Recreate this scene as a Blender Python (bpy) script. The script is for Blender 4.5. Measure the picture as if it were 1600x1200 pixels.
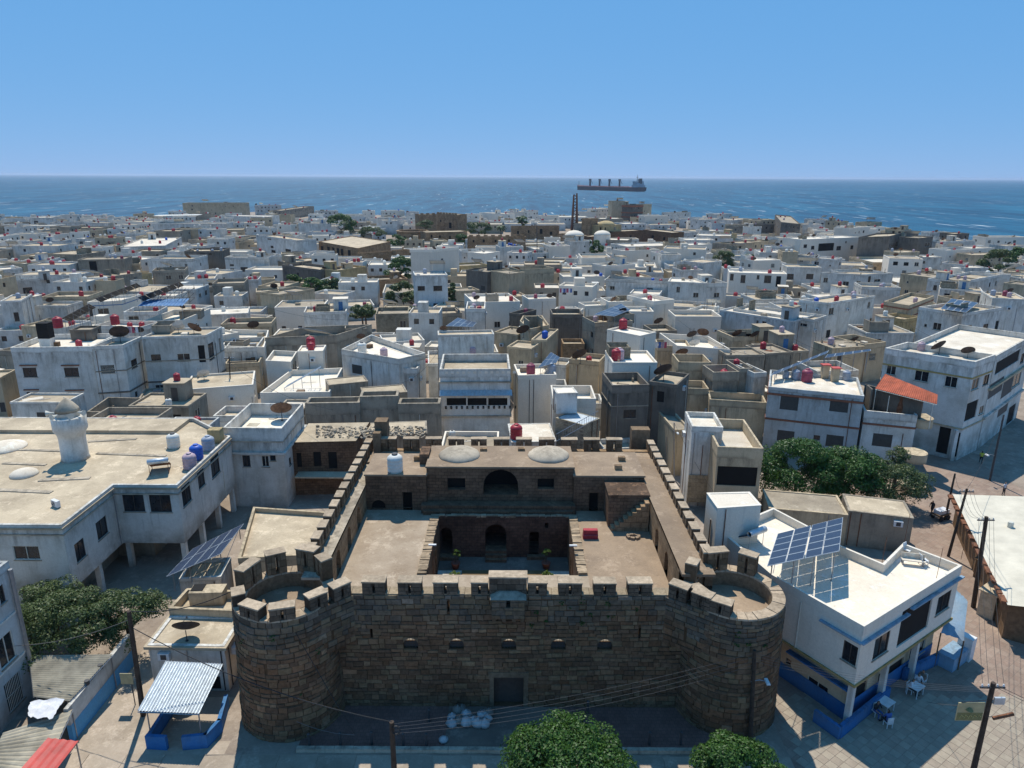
import bpy, bmesh, math, random
import numpy as np
from mathutils import Vector, Matrix
for o in list(bpy.data.objects): bpy.data.objects.remove(o)
SC = bpy.context.scene
COL = SC.collection
RND = random.Random(11)
# ------------------------------------------------------------------ camera, sky, sun
F_PX, PITCH, ROLL, CAM_H = 1109.0, math.radians(16.3), math.radians(0.29), 35.0
cd = bpy.data.cameras.new('camera'); cd.sensor_width = 36.0; cd.lens = 36.0 * F_PX / 1600.0
cd.clip_start = 0.5; cd.clip_end = 90000
cam = bpy.data.objects.new('camera', cd); COL.objects.link(cam)
cam.matrix_world = Matrix.Translation((0, 0, CAM_H)) @ Matrix.Rotation(math.pi / 2 - PITCH, 4, 'X') @ Matrix.Rotation(ROLL, 4, 'Z')
SC.camera = cam
SUN_D = Vector((0.12, -0.57, -1.0)).normalized()          # direction the light travels
SUN_EL = math.asin(-SUN_D.z)
wd = bpy.data.worlds.new('World'); SC.world = wd; wd.use_nodes = True
nt = wd.node_tree; bg = nt.nodes['Background']
sky = nt.nodes.new('ShaderNodeTexSky'); sky.sky_type = 'NISHITA'; sky.sun_disc = False
sky.sun_elevation = SUN_EL; sky.sun_rotation = math.atan2(-SUN_D.x, -SUN_D.y)
sky.altitude = 0; sky.air_density = 0.6; sky.dust_density = 0.0; sky.ozone_density = 6.0
# one colour grade for the whole sky: a clear, evenly blue Mediterranean noon
sp_ = nt.nodes.new('ShaderNodeSeparateColor'); cb_ = nt.nodes.new('ShaderNodeCombineColor'); nt.links.new(sky.outputs[0], sp_.inputs[0])
for ch, (g, k) in enumerate(((0.48, 0.41), (0.21, 0.545), (0.10, 0.85))):
    a = nt.nodes.new('ShaderNodeMath'); a.operation = 'MULTIPLY'; a.inputs[1].default_value = 0.0793; nt.links.new(sp_.outputs[ch], a.inputs[0])
    b = nt.nodes.new('ShaderNodeMath'); b.operation = 'POWER'; b.inputs[1].default_value = g; nt.links.new(a.outputs[0], b.inputs[0])
    c = nt.nodes.new('ShaderNodeMath'); c.operation = 'MULTIPLY'; c.inputs[1].default_value = k * 12.6; nt.links.new(b.outputs[0], c.inputs[0]); nt.links.new(c.outputs[0], cb_.inputs[ch])
nt.links.new(cb_.outputs[0], bg.inputs[0]); bg.inputs[1].default_value = 0.073
sl = bpy.data.lights.new('sun', 'SUN'); sl.energy = 4.7; sl.angle = math.radians(0.53); sl.color = (1.0, 0.95, 0.85)
so = bpy.data.objects.new('sun', sl); COL.objects.link(so); so.rotation_euler = SUN_D.to_track_quat('-Z', 'Y').to_euler()
so.location = (0, 0, 300)
vs = SC.view_settings
SC.display_settings.display_device = 'sRGB'
vs.view_transform = 'Standard'; vs.look = 'None'; vs.exposure = 0.10; vs.gamma = 1.0; vs.use_curve_mapping = False
try:
    SC.cycles.use_denoising = True; SC.cycles.max_bounces = 6; SC.cycles.volume_bounces = 0; SC.cycles.transparent_max_bounces = 8
except Exception: pass

# ------------------------------------------------------------------ pixel <-> place
def ray(px, py):
    u = (px - 800) / F_PX; v = -(py - 600) / F_PX
    c, s = math.cos(ROLL), math.sin(ROLL)
    u2 = u * c - v * s; v2 = u * s + v * c
    cp, sp = math.cos(PITCH), math.sin(PITCH)
    return Vector((u2, cp + v2 * sp, -sp + v2 * cp))
def G(px, py, z=0.0):
    d = ray(px, py); t = (z - CAM_H) / d.z
    return Vector((d.x * t, d.y * t, z))
def ZAT(px, py, Y):
    d = ray(px, py); t = Y / d.y
    return Vector((d.x * t, Y, CAM_H + d.z * t))
def PRJ(p):
    z = p[2] - CAM_H; cp, sp = math.cos(PITCH), math.sin(PITCH)
    dep = max(0.1, p[1] * cp - z * sp); u2 = p[0] / dep; v2 = (p[1] * sp + z * cp) / dep
    c, s = math.cos(ROLL), math.sin(ROLL)
    return (800 + (u2 * c + v2 * s) * F_PX, 600 - (-u2 * s + v2 * c) * F_PX, dep)
CROP = dict(A=(0, 440, 4.0), B=(340, 480, 4.2105), C=(660, 480, 4.7059), D=(900, 460, 3.75), E=(1140, 400, 3.478), F=(0, 300, 3.8095),
            Q=(400, 300, 3.8095), H=(800, 260, 3.8095), I=(1180, 300, 3.8095), J=(0, 560, 3.529), K=(1180, 520, 3.8095),
            L=(1080, 740, 2.6096), M=(0, 780, 2.857), N=(440, 660, 4.4444), O=(780, 660, 4.4444), P=(0, 0, 1.0), R=(1200, 980, 4.0),
            S=(340, 860, 3.478), T=(780, 860, 3.478))
def cp_(c, x, y):
    a, b, s = CROP[c]; return (a + x / s, b + y / s)
def GC(c, x, y, z=0.0): return G(*cp_(c, x, y), z)

# ------------------------------------------------------------------ materials
MATS = {}
def newmat(name):
    m = bpy.data.materials.new(name); m.use_nodes = True; MATS[name] = m
    return m, m.node_tree, m.node_tree.nodes['Principled BSDF']
def N(t, ty, **kw):
    n = t.nodes.new(ty)
    for k, v in kw.items(): setattr(n, k, v)
    return n
def lk(t, a, b): t.links.new(a, b)
def mixrgb(t, fac, a, b, mode='MIX'):
    n = N(t, 'ShaderNodeMix', data_type='RGBA', blend_type=mode)
    for s, v in ((n.inputs[0], fac), (n.inputs[6], a), (n.inputs[7], b)):
        if hasattr(v, 'is_linked'): lk(t, v, s)
        elif isinstance(v, (int, float)): s.default_value = v
        else: s.default_value = (*v[:3], 1)
    return n.outputs[2]
def ramp(t, src, p0, p1, c0=(0, 0, 0), c1=(1, 1, 1)):
    r = N(t, 'ShaderNodeValToRGB'); r.color_ramp.elements[0].position = p0; r.color_ramp.elements[1].position = p1
    r.color_ramp.elements[0].color = (*c0, 1); r.color_ramp.elements[1].color = (*c1, 1); lk(t, src, r.inputs[0])
    return r.outputs[0]
def coords(t, rand=True):
    tc = N(t, 'ShaderNodeTexCoord'); v = tc.outputs['Object']
    if rand:
        oi = N(t, 'ShaderNodeObjectInfo'); ad = N(t, 'ShaderNodeVectorMath', operation='ADD'); mu = N(t, 'ShaderNodeMath', operation='MULTIPLY')
        mu.inputs[1].default_value = 57.0; lk(t, oi.outputs['Random'], mu.inputs[0]); lk(t, v, ad.inputs[0]); lk(t, mu.outputs[0], ad.inputs[1])
        return ad.outputs[0], oi.outputs['Random']
    return v, None
def noise(t, vec, scale, detail=6, rough=0.6, sc3=None):
    if sc3:
        mp = N(t, 'ShaderNodeMapping'); mp.inputs['Scale'].default_value = sc3; lk(t, vec, mp.inputs[0]); vec = mp.outputs[0]
    n = N(t, 'ShaderNodeTexNoise'); n.inputs['Scale'].default_value = scale; n.inputs['Detail'].default_value = detail; n.inputs['Roughness'].default_value = rough
    lk(t, vec, n.inputs['Vector']); return n.outputs[0]
def bump(t, b, h, dist=0.02, st=0.5):
    n = N(t, 'ShaderNodeBump'); n.inputs['Distance'].default_value = dist; n.inputs['Strength'].default_value = st
    lk(t, h, n.inputs['Height']); lk(t, n.outputs[0], b.inputs['Normal'])
def plaster(name, base, stain, amt=0.5, rough=0.85, streak=0.6):
    m, t, b = newmat(name)
    v, rnd = coords(t)
    n1 = noise(t, v, 0.35, 8, 0.65); n2 = noise(t, v, 1.0, 5, 0.6, (2.6, 2.6, 0.22)); n3 = noise(t, v, 6.0, 4, 0.6)
    c = mixrgb(t, ramp(t, n1, 0.42, 0.68), base, stain)
    sc = mixrgb(t, amt, base, c)
    k = N(t, 'ShaderNodeMath', operation='MULTIPLY'); k.inputs[1].default_value = streak; lk(t, ramp(t, n2, 0.55, 0.78), k.inputs[0])
    c2 = mixrgb(t, k.outputs[0], sc, tuple(x * 0.5 for x in stain))
    if streak > 0.3:
        tg = N(t, 'ShaderNodeTexCoord'); sz = N(t, 'ShaderNodeSeparateXYZ'); lk(t, tg.outputs['Generated'], sz.inputs[0])
        n4 = noise(t, v, 1.0, 6, 0.7, (1.5, 1.5, 0.35)); top = ramp(t, sz.outputs[2], 0.62, 1.0); bot = ramp(t, sz.outputs[2], 0.0, 0.3, (1, 1, 1), (0, 0, 0))
        g1 = N(t, 'ShaderNodeMath', operation='MULTIPLY'); lk(t, top, g1.inputs[0]); lk(t, ramp(t, n4, 0.44, 0.66), g1.inputs[1])
        g2 = N(t, 'ShaderNodeMath', operation='MULTIPLY'); lk(t, bot, g2.inputs[0]); lk(t, ramp(t, n1, 0.35, 0.6), g2.inputs[1])
        g3 = N(t, 'ShaderNodeMath', operation='ADD'); lk(t, g1.outputs[0], g3.inputs[0]); lk(t, g2.outputs[0], g3.inputs[1])
        g4 = N(t, 'ShaderNodeMath', operation='MULTIPLY'); g4.inputs[1].default_value = 0.75; lk(t, g3.outputs[0], g4.inputs[0]); g4.use_clamp = True
        c2 = mixrgb(t, g4.outputs[0], c2, tuple(x * 0.42 for x in stain))
    if streak == 0.0:
        p1 = noise(t, v, 0.75, 7, 0.7); p2 = noise(t, v, 2.6, 6, 0.7); p3 = noise(t, v, 0.16, 5, 0.6)
        c2 = mixrgb(t, ramp(t, p1, 0.54, 0.64, (0, 0, 0), (0.6, 0.6, 0.6)), c2, tuple(min(0.85, x * 1.3 + 0.03) for x in base))
        c2 = mixrgb(t, ramp(t, p2, 0.60, 0.70, (0, 0, 0), (0.35, 0.35, 0.35)), c2, tuple(x * 0.55 for x in stain))
        c2 = mixrgb(t, ramp(t, p3, 0.47, 0.64, (0, 0, 0), (0.28, 0.28, 0.28)), c2, tuple(x * 0.8 for x in stain))
    vr = N(t, 'ShaderNodeMapRange'); vr.inputs[3].default_value = 0.86; vr.inputs[4].default_value = 1.06; lk(t, rnd, vr.inputs[0])
    hs = N(t, 'ShaderNodeHueSaturation'); lk(t, vr.outputs[0], hs.inputs['Value']); lk(t, c2, hs.inputs['Color'])
    c3 = mixrgb(t, ramp(t, n3, 0.3, 0.75, (0.86, 0.86, 0.86), (1.0, 1.0, 1.0)), (0, 0, 0), hs.outputs[0])
    mm = N(t, 'ShaderNodeMix', data_type='RGBA', blend_type='MULTIPLY'); mm.inputs[0].default_value = 1.0
    lk(t, hs.outputs[0], mm.inputs[6]); lk(t, ramp(t, n3, 0.25, 0.75, (0.84, 0.83, 0.82), (1, 1, 1)), mm.inputs[7])
    lk(t, mm.outputs[2], b.inputs['Base Color']); b.inputs['Roughness'].default_value = rough
    b.inputs['Specular IOR Level'].default_value = 0.2
    bump(t, b, n3, 0.015, 0.5)
    return m
def plain(name, col, rough=0.6, metal=0.0, var=0.12, nscale=3.0, spec=0.3):
    m, t, b = newmat(name); v, rnd = coords(t)
    n = noise(t, v, nscale, 5, 0.6)
    c = mixrgb(t, ramp(t, n, 0.3, 0.72), tuple(max(0, x * (1 - 1.6 * var)) for x in col), tuple(min(1, x * (1 + var)) for x in col))
    lk(t, c, b.inputs['Base Color']); b.inputs['Roughness'].default_value = rough; b.inputs['Metallic'].default_value = metal
    b.inputs['Specular IOR Level'].default_value = spec
    return m
plaster('w', (0.74, 0.715, 0.645), (0.50, 0.455, 0.375), 0.85)
plaster('W', (0.816, 0.740, 0.619), (0.673, 0.602, 0.484), 0.5, streak=0.25)
plaster('b', (0.60, 0.62, 0.60), (0.42, 0.41, 0.37), 0.8)
plaster('c', (0.592, 0.472, 0.309), (0.408, 0.327, 0.218), 0.8)
plaster('y', (0.571, 0.431, 0.216), (0.367, 0.284, 0.153), 0.8)
plaster('g', (0.408, 0.346, 0.259), (0.245, 0.209, 0.158), 0.9)
plaster('d', (0.204, 0.177, 0.143), (0.122, 0.109, 0.090), 0.9)
plaster('blue', (0.035, 0.18, 0.44), (0.10, 0.20, 0.34), 0.9, streak=0.45)
plaster('laneblue', (0.10, 0.33, 0.56), (0.16, 0.30, 0.42), 0.6, streak=0.25)
plaster('yard', (0.206, 0.158, 0.123), (0.134, 0.104, 0.084), 0.9, streak=0.0)
plaster('paleblue', (0.26, 0.40, 0.52), (0.36, 0.40, 0.42), 0.7)
plaster('band_red', (0.300, 0.123, 0.072), (0.220, 0.095, 0.064), 0.6)
plaster('band_yellow', (0.480, 0.351, 0.136), (0.360, 0.266, 0.120), 0.6)
plaster('roof_t', (0.530, 0.431, 0.297), (0.347, 0.276, 0.188), 0.95, streak=0.0)
plaster('roof_w', (0.755, 0.667, 0.540), (0.530, 0.444, 0.333), 0.75, streak=0.0)
plaster('roof_W', (0.836, 0.740, 0.603), (0.714, 0.611, 0.461), 0.6, streak=0.0)
plaster('roof_g', (0.377, 0.313, 0.226), (0.245, 0.199, 0.143), 0.9, streak=0.0)
plaster('lime', (0.561, 0.472, 0.353), (0.306, 0.258, 0.195), 1.0)
plaster('terrace', (0.352, 0.257, 0.170), (0.245, 0.177, 0.120), 0.95, streak=0.0)
plaster('terrace_grey', (0.392, 0.312, 0.225), (0.275, 0.204, 0.137), 0.95, streak=0.0)
plaster('soil', (0.235, 0.151, 0.066), (0.153, 0.101, 0.046), 0.9, streak=0.0)
plain('glass', (0.018, 0.021, 0.026), 0.12, var=0.3, spec=0.5)
plain('curtain', (0.30, 0.27, 0.22), 0.7, var=0.3)
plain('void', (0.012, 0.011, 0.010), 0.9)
plain('frame_w', (0.620, 0.592, 0.499), 0.6)
plain('frame_d', (0.075, 0.06, 0.05), 0.6)
plain('shutter', (0.085, 0.065, 0.05), 0.6)
plain('wood', (0.16, 0.095, 0.05), 0.7, var=0.25)
plain('pole_wood', (0.06, 0.042, 0.03), 0.85, var=0.3)
plain('steel', (0.30, 0.31, 0.32), 0.45, 0.6)
plain('steel_d', (0.07, 0.07, 0.072), 0.6, 0.3)
plain('rust', (0.200, 0.082, 0.039), 0.85, var=0.35)
plain('galv', (0.52, 0.56, 0.58), 0.42, 0.45, var=0.15)
plain('sheet_old', (0.360, 0.320, 0.241), 0.75, 0.1, var=0.3, nscale=0.8)
plain('sheet_red', (0.50, 0.085, 0.07), 0.6, var=0.2, nscale=1.2)
plain('sheet_orange', (0.42, 0.105, 0.05), 0.7, var=0.25, nscale=1.0)
plain('sheet_blue', (0.05, 0.16, 0.33), 0.6, var=0.2)
plain('tank_r', (0.38, 0.03, 0.045), 0.45, var=0.2)
plain('tank_m', (0.27, 0.05, 0.085), 0.5, var=0.2)
plain('tank_w', (0.680, 0.660, 0.585), 0.5, var=0.12)
plain('tank_p', (0.45, 0.33, 0.36), 0.55, var=0.2)
plain('tank_g', (0.33, 0.36, 0.41), 0.5, var=0.15)
plain('tank_b', (0.02, 0.10, 0.45), 0.45, var=0.15)
plain('dish_d', (0.06, 0.045, 0.04), 0.75, 0.1, var=0.3)
plain('dish_r', (0.17, 0.10, 0.065), 0.8, 0.1, var=0.35)
plain('dish_w', (0.55, 0.55, 0.53), 0.6, var=0.15)
plain('cloth_r', (0.45, 0.08, 0.12), 0.9); plain('cloth_b', (0.06, 0.12, 0.32), 0.9); plain('cloth_w', (0.62, 0.62, 0.63), 0.9)
plain('cloth_y', (0.55, 0.50, 0.06), 0.9); plain('cloth_k', (0.03, 0.03, 0.035), 0.9); plain('cloth_p', (0.40, 0.28, 0.33), 0.9)
plain('skin', (0.33, 0.19, 0.125), 0.7, var=0.08); plain('hair', (0.02, 0.015, 0.012), 0.8)
plain('bag', (0.42, 0.42, 0.41), 0.55, var=0.2); plain('bag_d', (0.22, 0.19, 0.16), 0.6, var=0.2)
plain('terracotta', (0.23, 0.085, 0.055), 0.8); plain('plastic_w', (0.66, 0.66, 0.64), 0.5)
plain('cable', (0.03, 0.03, 0.03), 0.7); plain('cable_l', (0.14, 0.13, 0.12), 0.6)
plain('bark', (0.10, 0.075, 0.055), 0.9, var=0.3)
plain('sign_y', (0.42, 0.36, 0.20), 0.6); plain('sign_g', (0.20, 0.19, 0.08), 0.6); plain('lettering', (0.6, 0.52, 0.2), 0.6)
plain('hull', (0.085, 0.022, 0.02), 0.7, var=0.1, nscale=0.05); plain('hull_band', (0.36, 0.12, 0.09), 0.7, nscale=0.05)
plain('ship_house', (0.34, 0.35, 0.37), 0.7, nscale=0.1); plain('ship_mast', (0.05, 0.045, 0.05), 0.7)
plain('green_paint', (0.08, 0.20, 0.06), 0.6); plain('asbestos', (0.60, 0.545, 0.43), 0.85, var=0.12, nscale=0.5)
plain('palm', (0.05, 0.085, 0.025), 0.6)
# stone with a colour per face
m, t, b = newmat('stone'); v, _ = coords(t, False)
at = N(t, 'ShaderNodeAttribute'); at.attribute_name = 'tone'
n = noise(t, v, 3.5, 8, 0.7); n2 = noise(t, v, 0.5, 4, 0.6)
c = mixrgb(t, 1.0, at.outputs['Color'], ramp(t, n, 0.28, 0.72, (0.55, 0.53, 0.5), (1.15, 1.13, 1.1)), 'MULTIPLY')
c = mixrgb(t, 1.0, c, ramp(t, n2, 0.3, 0.7, (0.7, 0.7, 0.7), (1.1, 1.1, 1.1)), 'MULTIPLY')
lk(t, c, b.inputs['Base Color']); b.inputs['Roughness'].default_value = 0.92; b.inputs['Specular IOR Level'].default_value = 0.12
bump(t, b, n, 0.05, 0.8)
# masonry seen too small to build stone by stone
def masonry(name, c1, c2, mort, bw=0.55, rh=0.3):
    m, t, b = newmat(name); v, _ = coords(t, False)
    sx = N(t, 'ShaderNodeSeparateXYZ'); lk(t, v, sx.inputs[0]); ad = N(t, 'ShaderNodeMath', operation='ADD'); lk(t, sx.outputs[0], ad.inputs[0]); lk(t, sx.outputs[1], ad.inputs[1])
    cb = N(t, 'ShaderNodeCombineXYZ'); lk(t, ad.outputs[0], cb.inputs[0]); lk(t, sx.outputs[2], cb.inputs[1])
    wn = noise(t, v, 1.5, 3); dv = N(t, 'ShaderNodeVectorMath', operation='MULTIPLY_ADD'); lk(t, cb.outputs[0], dv.inputs[0]); dv.inputs[1].default_value = (1, 1, 1)
    mw = N(t, 'ShaderNodeMath', operation='MULTIPLY'); mw.inputs[1].default_value = 0.16; lk(t, wn, mw.inputs[0]); lk(t, mw.outputs[0], dv.inputs[2])
    br = N(t, 'ShaderNodeTexBrick'); br.inputs['Scale'].default_value = 1.0; br.inputs['Brick Width'].default_value = bw; br.inputs['Row Height'].default_value = rh
    br.inputs['Mortar Size'].default_value = 0.02; br.inputs['Color1'].default_value = (*c1, 1); br.inputs['Color2'].default_value = (*c2, 1); br.inputs['Mortar'].default_value = (*mort, 1)
    lk(t, dv.outputs[0], br.inputs[0])
    n = noise(t, v, 2.2, 8, 0.7); n2 = noise(t, v, 0.4, 5, 0.6)
    c = mixrgb(t, 1.0, br.outputs[0], ramp(t, n, 0.25, 0.75, (0.5, 0.48, 0.46), (1.2, 1.18, 1.15)), 'MULTIPLY')
    c = mixrgb(t, 1.0, c, ramp(t, n2, 0.3, 0.7, (0.62, 0.6, 0.58), (1.15, 1.15, 1.15)), 'MULTIPLY')
    lk(t, c, b.inputs['Base Color']); b.inputs['Roughness'].default_value = 0.93; b.inputs['Specular IOR Level'].default_value = 0.1
    mx = N(t, 'ShaderNodeMath', operation='SUBTRACT'); lk(t, n, mx.inputs[0]); lk(t, br.outputs['Fac'], mx.inputs[1]); bump(t, b, mx.outputs[0], 0.05, 0.7)
masonry('mas', (0.252, 0.158, 0.099), (0.177, 0.115, 0.076), (0.121, 0.082, 0.057))
masonry('mas_red', (0.177, 0.101, 0.074), (0.131, 0.076, 0.057), (0.093, 0.062, 0.047), 0.5, 0.28)
masonry('mas_tan', (0.431, 0.293, 0.173), (0.326, 0.223, 0.131), (0.210, 0.145, 0.092), 0.9, 0.5)
masonry('block', (0.407, 0.369, 0.276), (0.349, 0.311, 0.230), (0.242, 0.211, 0.166), 0.5, 0.22)
# leaves
def leafmat(name, dark, lite):
    m, t, b = newmat(name); at = N(t, 'ShaderNodeAttribute'); at.attribute_name = 'tone'
    c = mixrgb(t, at.outputs['Fac'], dark, lite); lk(t, c, b.inputs['Base Color']); b.inputs['Roughness'].default_value = 0.5
    b.inputs['Specular IOR Level'].default_value = 0.3
    tr = N(t, 'ShaderNodeBsdfTranslucent'); lk(t, c, tr.inputs[0]); ms = N(t, 'ShaderNodeMixShader'); ms.inputs[0].default_value = 0.25
    lk(t, b.outputs[0], ms.inputs[1]); lk(t, tr.outputs[0], ms.inputs[2]); lk(t, ms.outputs[0], t.nodes['Material Output'].inputs[0])
leafmat('leaf', (0.025, 0.07, 0.012), (0.075, 0.165, 0.025))
leafmat('leaf_olive', (0.05, 0.08, 0.025), (0.14, 0.18, 0.06))
leafmat('leaf_bright', (0.06, 0.11, 0.012), (0.20, 0.26, 0.04))
# solar cell
m, t, b = newmat('solar'); v, _ = coords(t, False)
mp = N(t, 'ShaderNodeMapping'); mp.inputs['Scale'].default_value = (6, 6, 6); lk(t, v, mp.inputs[0])
br = N(t, 'ShaderNodeTexBrick'); br.offset = 0.0; br.inputs['Scale'].default_value = 1.0; br.inputs['Brick Width'].default_value = 1.0; br.inputs['Row Height'].default_value = 1.0
br.inputs['Mortar Size'].default_value = 0.03; br.inputs['Color1'].default_value = (0.018, 0.028, 0.055, 1); br.inputs['Color2'].default_value = (0.022, 0.034, 0.065, 1); br.inputs['Mortar'].default_value = (0.10, 0.115, 0.14, 1)
lk(t, mp.outputs[0], br.inputs[0]); lk(t, br.outputs[0], b.inputs['Base Color']); b.inputs['Roughness'].default_value = 0.3; b.inputs['Specular IOR Level'].default_value = 0.3
# ground, pavings
def paving(name, c1, c2, mort, size, off=0.0):
    m, t, b = newmat(name); v, _ = coords(t, False)
    mp = N(t, 'ShaderNodeMapping'); mp.inputs['Rotation'].default_value = (0, 0, -0.62 if name == 'plaza' else 0); lk(t, v, mp.inputs[0]); v = mp.outputs[0]
    br = N(t, 'ShaderNodeTexBrick'); br.offset = off; br.inputs['Scale'].default_value = 1.0; br.inputs['Brick Width'].default_value = size; br.inputs['Row Height'].default_value = size
    br.inputs['Mortar Size'].default_value = 0.012; br.inputs['Color1'].default_value = (*c1, 1); br.inputs['Color2'].default_value = (*c2, 1); br.inputs['Mortar'].default_value = (*mort, 1)
    lk(t, v, br.inputs[0]); n = noise(t, v, 0.25, 8, 0.65); n2 = noise(t, v, 5, 5)
    c = mixrgb(t, 1.0, br.outputs[0], ramp(t, n, 0.3, 0.7, (0.68, 0.67, 0.66), (1.1, 1.1, 1.1)), 'MULTIPLY')
    c = mixrgb(t, 1.0, c, ramp(t, n2, 0.3, 0.7, (0.85, 0.85, 0.85), (1.05, 1.05, 1.05)), 'MULTIPLY')
    lk(t, c, b.inputs['Base Color']); b.inputs['Roughness'].default_value = 0.85; b.inputs['Specular IOR Level'].default_value = 0.2
    mx = N(t, 'ShaderNodeMath', operation='SUBTRACT'); lk(t, n2, mx.inputs[0]); lk(t, br.outputs['Fac'], mx.inputs[1]); bump(t, b, mx.outputs[0], 0.01, 0.5)
plaster('ground', (0.330, 0.266, 0.206), (0.221, 0.172, 0.131), 0.95, streak=0.0)
plaster('slab', (0.432, 0.352, 0.267), (0.298, 0.238, 0.174), 0.95, streak=0.0)
paving('plaza', (0.350, 0.262, 0.200), (0.297, 0.209, 0.158), (0.234, 0.189, 0.149), 0.6)
paving('forecourt', (0.237, 0.127, 0.100), (0.196, 0.106, 0.085), (0.124, 0.075, 0.060), 0.3, 0.5)
plain('tile_a', (0.335, 0.28, 0.21), 0.85, var=0.1, nscale=2); plain('tile_b', (0.30, 0.245, 0.185), 0.85, var=0.1, nscale=2)
# sea
m, t, b = newmat('sea'); tc = N(t, 'ShaderNodeTexCoord'); v = tc.outputs['Object']
w1 = noise(t, v, 0.06, 4, 0.6, (1.0, 0.14, 1)); w2 = noise(t, v, 0.25, 5, 0.65, (0.6, 1.5, 1)); w3 = noise(t, v, 0.0016, 4, 0.6, (0.35, 1.4, 1)); w4 = noise(t, v, 0.014, 4, 0.65, (1.0, 0.13, 1)); foam = noise(t, v, 0.16, 3, 0.55, (1.0, 0.10, 1)); fm2 = noise(t, v, 0.004, 2, 0.5)
c = mixrgb(t, ramp(t, w1, 0.41, 0.60), (0.002, 0.042, 0.085), (0.016, 0.135, 0.215))
c = mixrgb(t, 0.45, c, mixrgb(t, ramp(t, w4, 0.42, 0.60), (0.002, 0.04, 0.09), (0.014, 0.115, 0.20)))
c = mixrgb(t, ramp(t, w3, 0.35, 1.1 if False else 1.0), c, (0.008, 0.08, 0.155))
mm = N(t, 'ShaderNodeMath', operation='MULTIPLY'); lk(t, ramp(t, foam, 0.655, 0.70), mm.inputs[0]); lk(t, ramp(t, fm2, 0.36, 0.52), mm.inputs[1])
c = mixrgb(t, mm.outputs[0], c, (0.42, 0.46, 0.48))
lk(t, c, b.inputs['Base Color']); b.inputs['Roughness'].default_value = 0.55; b.inputs['Specular IOR Level'].default_value = 0.12
ad = N(t, 'ShaderNodeMath', operation='ADD'); lk(t, w1, ad.inputs[0]); lk(t, w2, ad.inputs[1]); bump(t, b, ad.outputs[0], 0.8, 0.8)

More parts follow.
